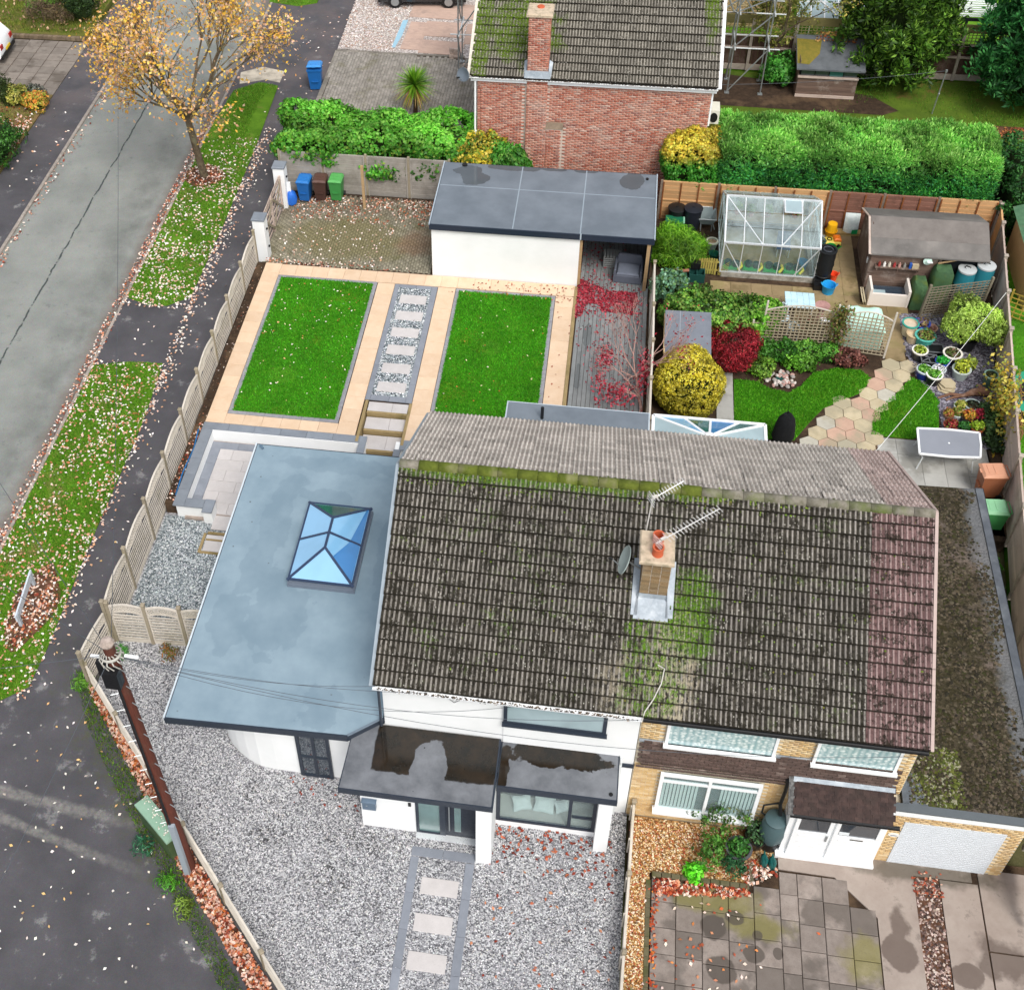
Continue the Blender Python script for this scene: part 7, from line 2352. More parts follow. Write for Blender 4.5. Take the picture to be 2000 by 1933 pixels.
for i in range(nb_):
 u0,u1=i/nb_+.006,(i+1)/nb_-.006
 for f0,f1 in((.02,.34),(.35,.67),(.68,.99)):
  if i==3 and f1>.9:
   continue
  gpane([on(u0,f0),on(u1,f0),on(u1,f1),on(u0,f1)])
 for f0,f1 in((.02,.5),(.51,.99)):
  p=[on(u0,f0),on(u1,f0),on(u1,f1),on(u0,f1)]
  gpane([(x,2*gym-y,z)for x,y,z in p])
 x0,x1=gx0+(gx1-gx0)*u0,gx0+(gx1-gx0)*u1
 for z0,z1 in((NZ+.22,1.2),(1.21,ze_-.02)):
  gpane([(x0,gy0,z0),(x1,gy0,z0),(x1,gy0,z1),(x0,gy0,z1)],mt=CLEARG)
  gpane([(x0,gy1,z0),(x1,gy1,z0),(x1,gy1,z1),(x0,gy1,z1)])
for x in(gx0,gx1):
 for a,b_ in((gy0,gym),(gym,gy1)):
  za=ze_+(zr_-ze_)*(1-abs(a-gym)/(gym-gy0))
  zb=ze_+(zr_-ze_)*(1-abs(b_-gym)/(gym-gy0))
  gpane([(x,a+.02,NZ+.22),(x,b_-.02,NZ+.22),(x,b_-.02,zb-.03),(x,a+.02,za-.03)])
vp=[on(.61,.62),on(.79,.62),on(.79,1),on(.61,1)]
vp[0]=(vp[0][0],vp[0][1]-.02,vp[0][2]+.22)
vp[1]=(vp[1][0],vp[1][1]-.02,vp[1][2]+.22)
vf=B()
for a,b_ in((0,1),(1,2),(2,3),(3,0)):
 vf.beam(vp[a],vp[b_],.05,.03)
vo=vf.build('roof_vent',ALU,gh,world=True)
B().add([(x,y,z+.004)for x,y,z in vp]+[(x,y,z-.004)for x,y,z in vp],[(0,1,2,3),(7,6,5,4)]).build('pane',PANE_C,vo,world=True)
B().box(gx0+.12,gy0+.14,NZ,gx1-.14,gy1-.1,NZ+.03).build('floor',YARD,gh,world=True)
B().box(gx0+.2,gy1-.75,NZ+.75,gx1-.2,gy1-.1,NZ+.79).box(gx0+.2,gy1-.7,NZ,gx0+.26,gy1-.15,NZ+.75).box(gx1-.3,gy1-.7,NZ,gx1-.24,gy1-.15,NZ+.75).build('staging',BEAMW,gh,world=True)
GT=plain('tray_green','#2fa455',.5)
YT=plain('tray_yellow','#e8d53c',.5)
DG=plain('dark_teal_pot','#1f4a44',.5)
for k in range(4):
 x=9.05+k*.72
 t=thing('grow_tray',['green and yellow grow tray at the picket gate end of the greenhouse','green and yellow grow tray, second from the picket gate end','green and yellow grow tray, second from the blue sack','green and yellow grow tray closest to the blue sack'][k],'tray',(x,21.95,NZ+.05),-.15,'grow trays in the greenhouse')
 B().box(-.31,-.24,0,.31,.24,.11).box(-.29,-.22,.11,-.26,.22,.17).build('tray',GT,t)
 B().tube([(.25,-.22,.12),(.36,-.05,.2),(.3,.2,.16)],.05,6).build('handle',YT,t)
 for px in(-.13,.14):
  B().lathe((px,.02,.06),[(0,0),(.1,0),(.13,.24),(.11,.24),(.09,.18),(0,.18)],12).build('pot',DG,t,True)
t=tag(B().lathe((11.55,22.2,NZ+.05),[(0,0),(.16,0),(.2,.35),(.17,.35),(0,.1)],12).build('blue_sack',plain('teal_blue_sack','#2f86a8',.6),None,True),'blue sack standing in the greenhouse corner behind the grow trays','sack')
t=thing('garden_chair','dark blue folding chair seen through the greenhouse glass','chair',(10.9,23.0,NZ))
B().box(-.25,-.22,.4,.25,.22,.44).build('seat',plain('chair_blue','#34507a',.7),t)
B().box(-.25,.2,.44,.25,.24,.9).build('backrest',bpy.data.materials['chair_blue'],t)
for x in(-.22,.2):
 for y in(-.2,.2):
  B().box(x,y,0,x+.025,y+.025,.4).build('leg',ALU,t)
for k,(x,y,z,r)in enumerate(((9.2,24.3,NZ+.8,.13),(9.7,24.2,NZ+.8,.11),(10.3,24.25,NZ+.8,.14),(11.3,24.3,NZ+.8,.12))):
 t=thing('seedling_pot',['seedling pot on the staging corner near the wheelbarrow','smallest seedling pot on the greenhouse staging','widest seedling pot in the middle of the staging','seedling pot on the staging under the open roof vent'][k],'plant',(x,y,z),group='seedlings on the greenhouse staging')
 B().lathe((0,0,0),[(0,0),(r*.7,0),(r,.16),(r*.85,.16),(0,.13)],12).build('pot',CLAY,t,True)
 P_,N_=ellip((0,0,.3),(.2,.2,.2),160,.6,.1)
 mesh_np('leaves',leaf_quads(P_,N_+RNG.normal(0,.5,N_.shape),.12,.06)[0],np.arange(160*4).reshape(-1,4),LEAF,pal(['#7fa03a','#a0a84a','#5f8a2c'],160),None)
 o=COL.objects[-1]
 o.parent=t
 o['kind']='stuff'
 # shed
sh=thing('garden_shed','old brown wooden shed with grey felt roof and open shelf beside the board fence','shed',(15.55,22.6,NZ))
sx0,sx1,sy0,sy1=13.68,17.42,21.5,23.85
B().box(sx0+.03,sy0+.03,NZ-.05,sx1-.03,sy1-.03,NZ+1.52).build('inner_wall',DARK,sh,world=True)
bd=cached('shedb',lambda:B().add([(-.5,-.02,0),(.5,-.02,0),(.5,-.006,.14),(-.5,-.006,.14),(-.5,.01,0),(.5,.01,0),(.5,.01,.14),(-.5,.01,.14)],[(0,1,2,3),(0,4,5,1),(3,2,6,7),(1,5,6,2),(4,0,3,7)]).mesh('board',SHEDW))
for j in range(12):
 z=NZ+j*.132
 L=2.3 if True else 0
 piece('board',bd,sh,TR(sx0+1.12,sy0,z,0,sc=(2.24,1,1)))
 piece('board',bd,sh,TR(sx0,(sy0+sy1)/2,z,-PI/2,sc=(sy1-sy0,1,1)))
for j in range(4):
 z=NZ+1.58+j*.132
 w2=(sy1-sy0)*(1-(j+.5)/4.6)
 piece('board',bd,sh,TR(sx0,22.68,z,-PI/2,sc=(w2,1,1)))
pb_=B()
for y in(sy0,sy1-.05):
 pb_.box(sx0-.025,y,NZ,sx0+.02,y+.05,NZ+1.58)
pb_.build('corner_trim',SHEDW,sh,world=True)
B().box(sx0-.03,22.1,NZ+.1,sx0-.018,22.85,NZ+1.5).build('door',SHEDW,sh,world=True)
B().box(sx0-.05,21.75,NZ+.85,sx0-.02,21.85,NZ+1.05).build('latch',UPVC,sh,world=True)
ry0,ryr,ry1,rz0_,rzr=21.32,22.72,24.05,2.0,2.6
rb=B()
vs=[]
for x in(13.6,17.56):
 vs+=[(x,ry0,rz0_),(x,ryr-.05,rzr-.01),(x,ryr+.05,rzr-.01),(x,ry1,rz0_),(x,ry1,rz0_-.06),(x,ryr,rzr-.07),(x,ry0,rz0_-.06)]
rb.add(vs,[(0,1,8,7)[::-1],(1,2,9,8)[::-1],(2,3,10,9)[::-1],(3,4,11,10)[::-1],(4,5,12,11)[::-1],(5,6,13,12)[::-1],(6,0,7,13)[::-1],tuple(range(7)),tuple(range(7,14))[::-1]])
ro_=rb.build('roof',SHEDFELT,sh,world=True)
B().add([(13.6,ry0+.6,rz0_+.257+.012),(17.56,ry0+.6,rz0_+.257+.012),(17.56,ryr,rzr+.012),(13.6,ryr,rzr+.012),(13.6,ry0+.6,rz0_+.25),(17.56,ry0+.6,rz0_+.25)],[(0,1,2,3),(4,5,1,0)]).build('felt_strip',two('felt_upper','#7d7772','#6b6561',2,.95,.3,90,.006),ro_,world=True)
fr=B()
fr.beam((13.58,ry0,rz0_-.03),(13.58,ryr,rzr-.03),.03,.12,(1,0,0)).beam((13.58,ryr,rzr-.03),(13.58,ry1,rz0_-.03),.03,.12,(1,0,0))
fr.build('bargeboard',PINKW,sh,world=True)
B().box(13.85,21.28,1.42,15.35,21.5,1.45).build('shelf',SHEDW,sh,world=True)
for x in(13.9,14.6,15.3):
 B().box(x,21.3,1.3,x+.04,21.5,1.42).build('shelf_bracket',SHEDW,sh,world=True)
B().box(15.95,21.45,NZ,16.03,21.53,1.95).box(17.3,21.45,NZ,17.38,21.53,1.95).build('post',SHEDW,sh,world=True)
labs=['rusty red tin','white bottle','bent pale tool','small red bottle','dull pink jar','grey tin']
cl=['#8a3a34','#e3e0da','#c9bfae','#a03a3a','#b58a80','#8a8680']
for k in range(6):
 t=tag(B().lathe((13.98+k*.17,21.38,1.45),[(0,0),(.05,0),(.05,.12),(.025,.16),(.025,.19),(0,.19)],10).build('bottle' if k in(1,3)else 'tin',plain('shelf_'+str(k)if False else 'shelf_'+labs[k].replace(' ','_'),cl[k],.5),None,True),labs[k]+' on the shed shelf under the grey felt roof','container','things on the shed shelf')
tag(B().bev(14.98,21.32,1.45,15.06,21.42,1.68,.02).build('carton',plain('carton_blue','#2a56a8',.5)),'blue carton on the shed shelf','carton','things on the shed shelf')
tag(B().box(15.08,21.32,1.45,15.3,21.44,1.62).build('crate',plain('crate_tan','#b8a88c',.7)),'tan wooden box at the end of the shed shelf','box','things on the shed shelf')
hr_=thing('hose_reel','round pale hose reel on the front of the old shed','hose reel',(15.54,21.4,1.8))
B().lathe((0,0,0),[(.14,0),(.15,.04),(.06,.05),(.05,.09),(0,.09)],16,TR(0,0,0,0,PI/2)).build('drum',plain('mint_white','#d5eee3',.4),hr_)
B().box(-.02,-.12,-.02,.16,-.08,.02).build('crank',UPVC,hr_)
tag(B().beam((15.9,21.35,1.75),(16.75,21.4,2.0),.06,.03).build('timber_lath',BEAMW),'loose pale timber lath leaning under the shed eaves','lath')
tag(B().lathe((16.55,21.75,1.5),[(0,0),(.18,0),(.22,.22),(.18,.26),(0,.22)],12).build('blue_bag',plain('dusky_blue','#4a4f86',.7),None,True),'dusky blue bag in the dark lean-to end of the shed','bag')
# grey topped tool shed
ts=thing('tool_shed','small new timber tool shed with smooth grey felt pent roof','shed',(7.35,16.6,NZ))
B().box(6.72,15.75,NZ-.05,8.0,17.3,1.72).build('wall',plain('new_timber','#d8b583',.8,.1),ts,world=True)
B().add([(6.6,15.45,1.83),(8.1,15.5,1.83),(8.1,17.4,2.0),(6.6,17.35,2.0),(6.6,15.45,1.9),(8.1,15.5,1.9),(8.1,17.4,2.07),(6.6,17.35,2.07)],[(0,3,2,1),(4,5,6,7),(0,1,5,4),(1,2,6,5),(2,3,7,6),(3,0,4,7)]).build('roof',two('slate_felt','#7d828b','#6c717a',1.5,.85,.25,90,.004),ts,world=True)
B().box(6.6,15.42,1.78,8.1,15.46,1.9).box(6.58,15.46,1.8,6.62,17.36,1.92).build('trim',plain('new_trim','#e2c596',.8,.08),ts,world=True)
B().add([(7.08,15.46,1.904),(7.1,15.46,1.904),(7.1,17.36,2.074),(7.08,17.36,2.074),(7.08,15.46,1.9),(7.1,15.46,1.9)],[(0,1,2,3),(4,5,1,0)]).build('felt_seam',plain('seam_pale','#9aa0a8',.8),ts,world=True)
# trellises
def trellis(label,p,q,z0,h,nx,nz,mat,arch=0,ps=.06,lean=0):
 t=thing('trellis',label,'trellis',(*p,z0),math.atan2(q[1]-p[1],q[0]-p[0]))
 L=math.hypot(q[0]-p[0],q[1]-p[1])
 pc=PALEWOOD if mat is TRELLISW else mat
 for u in(0,L):
  piece('post',cached(('tp',h,ps,pc.name),lambda:B().bev(-ps/2,-ps/2,0,ps/2,ps/2,h,.015).mesh('post',pc)),t,TR(u,0,0,0,lean),False)
 lath=cached(('lathx',round(L,2),mat.name),lambda:B().box(0,-.012,-.02,L,.004,.02).mesh('lath',mat))
 for j in range(nz):
  z=.1+(h-.25-arch)*j/(nz-1)
  piece('lath',lath,t,Matrix.Rotation(lean,4,'X')@TR(0,-.005,z),False)
 for i in range(1,nx):
  u=L*i/nx
  hh=h-.15-arch+arch*math.sin(PI*u/L)
  piece('upright',cached(('lathz',round(hh,2),mat.name),lambda:B().box(-.018,.005,.06,.018,.018,hh).mesh('upright',mat)),t,Matrix.Rotation(lean,4,'X')@TR(u,0,0),False)
 if arch:
  tp=B()
  for k in range(12):
   a,b_=L*k/12,L*(k+1)/12
   tp.beam((a,0,h-.15-arch+arch*math.sin(PI*a/L)),(b_,0,h-.15-arch+arch*math.sin(PI*b_/L)),.04,.03)
  o=tp.build('top_rail',pc,t)
  o.matrix_local=Matrix.Rotation(lean,4,'X')
 return t
trellis('wide arched trellis with climbing stems beyond the small round flower bed',(9.9,17.78),(12.2,17.86),NZ,2.05,17,13,TRELLISW,.25)
trellis('arched trellis screening the pale mint storage box',(12.5,17.9),(14.0,17.72),NZ,2.0,11,12,TRELLISW,.25)
trellis('low trellis section half covered by the ivy mound end',(9.55,17.72),(9.9,17.78),NZ,1.25,4,8,TRELLISW)
trellis('grey leaning trellis in front of the two water barrels',(15.34,19.78),(17.44,20.44),NZ,1.72,14,13,DARKTRELW,0,.08,R(4))
for lab,y0,y1,z1 in(('brown fan trellis with yellowing climber on the board fence',14.5,15.7,2.0),('plain brown trellis on the board fence above the brown bin',13.2,14.1,1.85)):
 t=thing('wall_trellis',lab,'trellis',(17.1,y0,NZ))
 tl=B()
 for k in range(8):
  y=y0+(y1-y0)*k/7
  x=16.69+.1205*(y-10.05)+.26
  tl.box(x-.05,y,NZ+.1,x-.03,y+.025,z1)
 for k in range(2):
  z=NZ+.25+k*(z1-NZ-.4)
  tl.beam((16.69+.1205*(y0-10.05)+.22,y0,z),(16.69+.1205*(y1-10.05)+.22,y1,z),.02,.03)
 tl.build('laths',wood('brown_lath','#a87a5c','#8a6048'),t,world=True)
P_=np.column_stack([RNG.normal(17.15,.16,900),RNG.normal(15.0,.75,900),NZ+RNG.random(900)*1.9])
cl_=thing('climbing_plant','yellow leaved climbing plant sprawling over the top of the board fence','climber',(17.2,15.2,NZ))
foliage('foliage',P_,RNG.normal(size=(900,3)),.13,.09,['#d8c04a','#c9a83a','#a8a84a','#e3d06a','#8a9a3c'],None,cl_)
B().tube([(17.15,15.2,NZ),(17.2,15.0,1.2),(17.25,14.6,2.0),(17.4,14.9,2.1)],.02,5).tube([(17.15,15.2,NZ),(17.25,15.6,1.3),(17.4,15.9,2.1)],.018,5).build('stem',BARK,cl_,world=True)
P_=np.column_stack([RNG.normal(12.33,.16,900),RNG.normal(17.8,.1,900),NZ+RNG.random(900)**.8*2.0])
cl_=thing('climbing_plant','thin brownish climber on the post between the two arched trellises','climber',(12.35,17.85,NZ))
foliage('foliage',P_,RNG.normal(size=(900,3)),.11,.07,['#6f7a34','#8a7a48','#56702a','#7a5c44'],None,cl_)
B().tube([(12.35,17.85,NZ),(12.33,17.8,1.3),(12.4,17.8,2.2)],.025,5).build('stem',BARK,cl_,world=True)
mint=plain('mint_plastic','#c3e8d6',.5,.06)
mbx=thing('storage_box','pale mint plastic storage box with a crumpled cover behind the trellis','storage box',(13.25,18.75,NZ))
B().bev(12.62,18.1,NZ,13.9,19.3,NZ+.85,.04).build('body',mint,mbx,world=True)
b=B()
n=10
for i in range(n+1):
 for j in range(n+1):
  b.v.append((12.58+1.36*i/n,18.06+1.3*j/n,NZ+.87+.05*math.sin(i*1.3)*math.sin(j*1.1)+random.uniform(0,.03)-(.1 if i in(0,n)or j in(0,n)else 0)))
for i in range(n):
 for j in range(n):
  a=i*(n+1)+j
  b.f.append((a,a+n+1,a+n+2,a+1))
b.t=[None]*len(b.f)
b.build('cover',mint,mbx,True,world=True)
# cold frame planter, covers, barrels
cf=thing('cold_frame','white sided open planter trough with dark glassy inside below the shed','planter',(14.35,20.8,NZ))
WH=plain('cream_white','#e6dcd2',.7,.06)
B().box(13.72,20.46,NZ-.02,15.04,20.54,NZ+.52).build('front_board',WH,cf,world=True)
B().box(13.70,20.44,NZ-.02,13.78,21.22,NZ+.72).box(14.98,20.44,NZ-.02,15.06,21.22,NZ+.72).build('side_board',WH,cf,world=True)
B().box(13.78,20.54,NZ,14.98,21.2,NZ+.32).build('lining',mat_glass('dark_water','#3a4a58',.05),cf,world=True)
B().box(13.82,20.58,NZ+.32,14.3,20.95,NZ+.335).build('glass_sheet',PANE_C,cf,world=True)
hx_=thing('slab_stack','stack of two cream hexagon slabs leaning against the white planter trough','slabs',(13.58,20.6,NZ))
for k in range(2):
 o=piece('slab',hme['cream'],hx_,TR(-.05+k*.07,0,.28,0,0,R(70)),False)
GC=two('green_cover','#4a6a44','#36513a',3,.75,.5,12,.05,c='#5f6f2c',cs=1.5)
def cover(label,x,y,w,d,h):
 t=thing('covered_barbecue',label,'cover',(x,y,NZ))
 b=B()
 prof=[(0,1.08),(.3,1.02),(.6,.96),(.85,.9),(.97,.7),(1,.2)]
 n=16
 for f,s in prof:
  for k in range(n):
   a=2*PI*k/n
   cx_,sy_=math.cos(a),math.sin(a)
   m=max(abs(cx_),abs(sy_))
   r_=s*(1+.06*math.sin(5*a+f*4))/(m*.55+.45)
   b.v.append((w/2*r_*cx_,d/2*r_*sy_,f*h+.02*math.sin(3*a)))
 for i in range(len(prof)-1):
  for k in range(n):
   b.f.append((i*n+k,i*n+(k+1)%n,(i+1)*n+(k+1)%n,(i+1)*n+k))
 b.f.append(tuple((len(prof)-1)*n+k for k in range(n)))
 b.t=[None]*len(b.f)
 b.build('cover',GC,t,True)
cover('green fabric covered garden item beside the white planter trough',15.38,20.85,.55,.95,.95)
cover('green fabric covered garden item behind the top of the grey trellis',16.1,21.15,.75,.75,1.35)
TEALB=plain('teal_barrel','#2c7d8a',.45,.15)
for x,y,h,lab in((16.9,21.3,1.22,'teal water barrel with silver lid by the green cover'),(17.52,21.4,1.36,'taller teal water barrel with silver lid against the board fence')):
 t=thing('water_barrel',lab,'barrel',(x,y,NZ),group='teal water barrels by the shed')
 B().lathe((0,0,0),[(0,0),(.25,0),(.31,.12),(.325,h*.5),(.335,h*.52),(.325,h*.54),(.31,h*.86),(.285,h)],22).build('drum',TEALB,t,True)
 B().lathe((0,0,h),[(.31,-.03),(.31,.03),(.27,.045),(.08,.045),(.08,.075),(0,.075)],22).build('lid',plain('silver_lid','#b9bdbd',.4,.08)if 'silver_lid' not in bpy.data.materials else bpy.data.materials['silver_lid'],t,True)
 B().tube([(-.1,0,h+.07),(-.05,.05,h+.12),(.1,0,h+.08)],.022,6).build('handle',BLACK,t)
wb2=thing('water_butt','black ribbed water butt on a stand at the greenhouse corner','water butt',(12.2,21.55,NZ))
B().lathe((0,0,.3),[(0,0),(.24,0),(.29,.1),(.27,.13),(.3,.3),(.28,.34),(.31,.6),(.29,.64),(.3,.95),(.28,1.1),(.31,1.12),(.31,1.18),(.25,1.18),(.24,1.13),(0,1.13)],22).build('barrel',BLACK,wb2,True)
B().tube([(.17*math.cos(k*.6),.17*math.sin(k*.6),1.47+.004*k)for k in range(10)],.018,6).build('lid_handle',plain('dark_grey_plastic','#4a4d55',.4),wb2)
B().box(-.28,-.28,0,.28,.28,.3).box(-.3,-.5,0,.02,-.28,.22).build('stand',BLACK,wb2)
# buckets, bag, mower and cans
def tub(name,label,cat,x,y,z,r,h,col,handles=True):
 t=thing(name,label,cat,(x,y,z))
 m=plain(name+'_'+col.lstrip('#'),col,.45,.08)
 B().lathe((0,0,0),[(0,0),(r*.8,0),(r,h),(r*1.04,h+.01),(r*.92,h),(r*.72,.03),(0,.03)],18).build('body',m,t,True)
 if handles:
  B().tube([(-r,-.06,h),(-r*1.18,-.03,h+.05),(-r*1.18,.03,h+.05),(-r,.06,h)],.015,5).tube([(r,-.06,h),(r*1.18,-.03,h+.05),(r*1.18,.03,h+.05),(r,.06,h)],.015,5).build('handle',m,t)
 return t
tub('garden_tub','bright blue flexible tub in front of the black water butt','tub',12.4,21.0,NZ,.24,.36,'#2aa0dc')
tub('bucket','orange red bucket behind the bright blue tub','bucket',12.62,21.75,NZ,.16,.28,'#e8502c')
tub('bucket','yellow bucket upside down on a wider yellow one by the brown fence','bucket',12.75,24.45,NZ,.22,.2,'#f0b41e',False)
t=[o for o in COL.objects if o.name.startswith('bucket')][-1]
B().lathe((0,0,.2),[(.2,0),(.17,.32),(0,.33)],18).build('upper_bucket',bpy.data.materials['bucket_f0b41e'],t,True)
wcn=tub('watering_can','green watering can on the slabs beside the greenhouse','watering can',12.65,23.35,NZ,.17,.3,'#1f8f3a',False)
B().tube([(.15,0,.08),(.36,0,.32)],.022,6).tube([(-.15,0,.28),(-.26,0,.2),(-.15,0,.06)],.018,6).build('spout',bpy.data.materials['watering_can_1f8f3a'],wcn)
mw=thing('lawn_mower','orange and yellow lawn mower parked by the greenhouse end','mower',(12.75,23.85,NZ),.1)
B().bev(-.28,-.18,.06,.28,.18,.24,.05).build('deck',plain('mower_yellow','#e8d25a',.5),mw)
B().bev(.02,-.16,.24,.28,.16,.36,.05).build('motor_cover',plain('mower_orange','#ee7a22',.5),mw)
B().lathe((-.12,0,.24),[(.1,0),(.1,.03),(.07,.03),(.07,0)],14).build('intake_ring',BLACK,mw)
for x in(-.2,.2):
 for y in(-.2,.2):
  B().lathe((0,0,0),[(0,-.02),(.07,-.02),(.07,.02),(0,.02)],12,TR(x,y,.07,0,PI/2)).build('wheel',BLACK,mw)
B().tube([(-.26,-.14,.2),(-.6,-.14,.7),(-.6,.14,.7),(-.26,.14,.2)],.012,5).build('handle',GREYM,mw)
mcl=thing('garden_clutter','dark hose and pots heaped between greenhouse and mower','hose',(12.3,23.7,NZ))
B().tube([(.2*math.cos(k*.7),.16*math.sin(k*.7),.04+.012*k)for k in range(22)],.02,6).build('hose',plain('hose_teal','#2f5a58',.5),mcl)
B().lathe((.05,.3,0),[(0,0),(.1,0),(.13,.22),(.1,.22),(0,.15)],12).build('pot',plain('pot_silver','#a9b4c0',.4),mcl,True)
bgc=thing('compost_bag','white and green compost bag propped against the brown fence panel','bag',(13.45,24.5,NZ))
b=B()
for i in range(7):
 for j in range(9):
  u,v=i/6*2-1,j/8*2-1
  b.v.append((u*.27,-.11*(1-u**4)*(1-v**4)+.12*(v+1),.42+v*.42))
for i in range(6):
 for j in range(8):
  a=i*9+j
  b.f.append((a,a+9,a+10,a+1))
b.t=[None]*len(b.f)
b.build('sack',two('bag_white','#e3eae8','#b9c8c4',7,.5,.3,c='#d5dbdc',cs=3),bgc,True)
B().add([(.02,-.075,.1),(.24,-.05,.1),(.24,-.04,.3),(.02,-.085,.3)],[(0,1,2,3)]).build('print_block',plain('bag_green','#1f9a58',.5),bgc)
stn=tag(B().bev(12.9,24.45,NZ,14.0,24.72,NZ+.14,.03).build('stone_edging',two('tan_block','#b59a6a','#97804f',5,.9,.5)),'tan stone block lying along the foot of the brown fence','stone')
# by the orange fence
def black_bin(x,y,h,r,lab,lid=True):
 t=thing('compost_bin',lab,'bin',(x,y,NZ),group='black compost bins by the orange fence')
 B().lathe((0,0,0),[(0,0),(r*.8,0),(r,h),(r*1.06,h),(r*1.06,h+.03),(r*.9,h+.05),(.06,h+.08),(.05,h+.11),(0,h+.11)],22).build('body',BLACK if not lid else plain('navy_black','#23262f',.45,.1)if 'navy_black' not in bpy.data.materials else bpy.data.materials['navy_black'],t,True)
black_bin(7.0,24.3,.85,.32,'black round compost bin nearest the garage roof corner',False)
black_bin(7.6,24.2,.95,.33,'blue-black dustbin between the compost bin and the wheelbarrow')
gbx=thing('plastic_trough','green plastic trough tipped on its side before the black bins','trough',(6.95,23.85,NZ+.5))
B().add([(-.35,-.2,-.18),(.3,-.16,-.15),(.3,.16,-.15),(-.35,.2,-.18),(-.35,-.22,.18),(.32,-.18,.16),(.32,.18,.16),(-.35,.22,.18)],[(0,3,2,1),(4,5,6,7),(0,1,5,4),(1,2,6,5),(2,3,7,6),(3,0,4,7)]).build('trough',plain('bottle_green','#1f6a4a',.45),gbx)
B().box(.3,-.19,-.17,.36,.19,.17).build('rim',plain('pale_green_rim','#8fc7a8',.45),gbx)
B().box(-.3,-.2,-.5,.25,.2,-.18).build('stand',SHEDW,gbx)
wbr=thing('wheelbarrow','grey metal wheelbarrow standing against the orange fence','wheelbarrow',(8.15,24.35,NZ))
B().add([(-.2,-.2,.3),(.2,-.2,.3),(.2,.25,.3),(-.2,.25,.3),(-.33,-.34,.62),(.33,-.34,.62),(.33,.42,.66),(-.33,.42,.66)],[(0,3,2,1),(0,1,5,4),(1,2,6,5),(2,3,7,6),(3,0,4,7)]).build('tray',plain('barrow_grey','#9aa5a6',.45,.12,metal=.3),wbr)
B().tube([(-.33,-.34,.62),(.33,-.34,.62),(.33,.42,.66),(-.33,.42,.66),(-.33,-.34,.62)],.018,6).build('rim',GREYM,wbr)
B().lathe((0,0,0),[(.1,-.04),(.19,-.04),(.19,.04),(.1,.04)],16,TR(0,.5,.19,0,0,PI/2)).build('wheel',BLACK,wbr)
B().tube([(-.15,.5,.19),(-.2,.1,.3),(-.26,-.75,.5)],.018,6).tube([(.15,.5,.19),(.2,.1,.3),(.26,-.75,.5)],.018,6).tube([(-.2,-.15,.3),(-.2,-.22,0)],.018,6).tube([(.2,-.15,.3),(.2,-.22,0)],.018,6).build('handle',GREYM,wbr)
pcs=thing('compost_bay','open compost bay of old boards behind the feathery green bush','compost bay',(7.2,23.3,NZ))
for x in(6.75,7.6):
 B().box(x,23.1,NZ,x+.06,23.16,NZ+.65).build('post',BEAMW,pcs,world=True)
for z in(.05,.25,.45):
 B().box(6.75,23.12,NZ+z,7.66,23.15,NZ+z+.14).build('board',SHEDW,pcs,world=True)
B().box(6.78,23.15,NZ,7.62,23.7,NZ+.35).build('compost',SOIL,pcs,world=True)
tp_=thing('plant_pot','white rimmed round pot of soil next to the greenhouse side','pot',(8.35,23.1,NZ))
B().lathe((0,0,0),[(0,0),(.16,0),(.21,.3),(.23,.3),(.23,.36),(.17,.36),(.16,.31)],20).build('body',plain('grey_glaze','#8a948c',.4),tp_,True)
B().lathe((0,0,.355),[(.235,-.04),(.24,.0),(.17,.01)],20).build('rim',plain('cream_rim','#e3d8c4',.5),tp_,True)
B().lathe((0,0,.31),[(.165,0),(0,.02)],16).build('soil',two('pot_soil','#a58a70','#7a604a',12,.95,.5),tp_)
tp2=tub('plant_pot','dark green octagonal pot in front of the white rimmed pot','pot',8.42,22.55,NZ,.19,.2,'#1f5a48',False)
pg=thing('picket_gate','small yellowish picket gate with lattice end beside the greenhouse','gate',(8.2,21.6,NZ))
for k in range(11):
 x=7.6+k*.085
 piece('picket',cached('pk',lambda:B().bev(-.033,-.009,.03,.033,.009,.74,.02).mesh('picket',wood('yellow_picket','#b8a85a','#9a8a46','#8f9a4a'))),pg,TR(x,21.52+.02*math.sin(k),NZ))
B().box(7.55,21.53,NZ+.18,8.55,21.56,NZ+.24).box(7.55,21.53,NZ+.55,8.55,21.56,NZ+.61).build('rail',bpy.data.materials['yellow_picket'],pg,world=True)
lt=B()
for k in range(-3,5):
 for sg in(1,-1):
  a,b_=8.55+k*.09,8.55+k*.09+sg*.74
  x0_,x1_=min(max(a,8.55),8.9),min(max(b_,8.55),8.9)
  if abs(x1_-x0_)>.03:
   lt.beam((x0_,21.5+.004*sg,NZ+.03+.74*(x0_-a)/(b_-a)),(x1_,21.5+.004*sg,NZ+.03+.74*(x1_-a)/(b_-a)),.01,.022,(0,1,0))
lt.build('lattice',bpy.data.materials['yellow_picket'],pg,world=True)['kind']='stuff'
gp2=thing('planter_box','dark green divided planter box on the slabs near the picket gate','planter',(7.78,21.2,NZ))
B().box(-.26,-.2,0,.3,-.17,.36).box(-.26,.17,0,.3,.2,.36).box(-.26,-.17,0,-.23,.17,.36).box(.27,-.17,0,.3,.17,.36).box(.0,-.17,0,.03,.17,.33).box(-.23,-.17,0,.27,.17,.05).build('box',DG,gp2)
B().box(-.22,.1,.36,.12,.36,.62).build('inner_tray',BLACK,gp2)
tpl=thing('planter_box','low green trough with clay pipe pieces beside the divided planter','planter',(7.2,21.1,NZ))
B().bev(-.25,-.16,0,.25,.16,.26,.02).build('box',plain('trough_green','#2f5a48',.5),tpl)
B().tube([(-.3,0,.34),(.3,.14,.36)],.06,8).tube([(-.25,.14,.34),(.1,-.05,.42)],.06,8).build('clay_pipe',plain('old_clay','#9a6a54',.8),tpl)
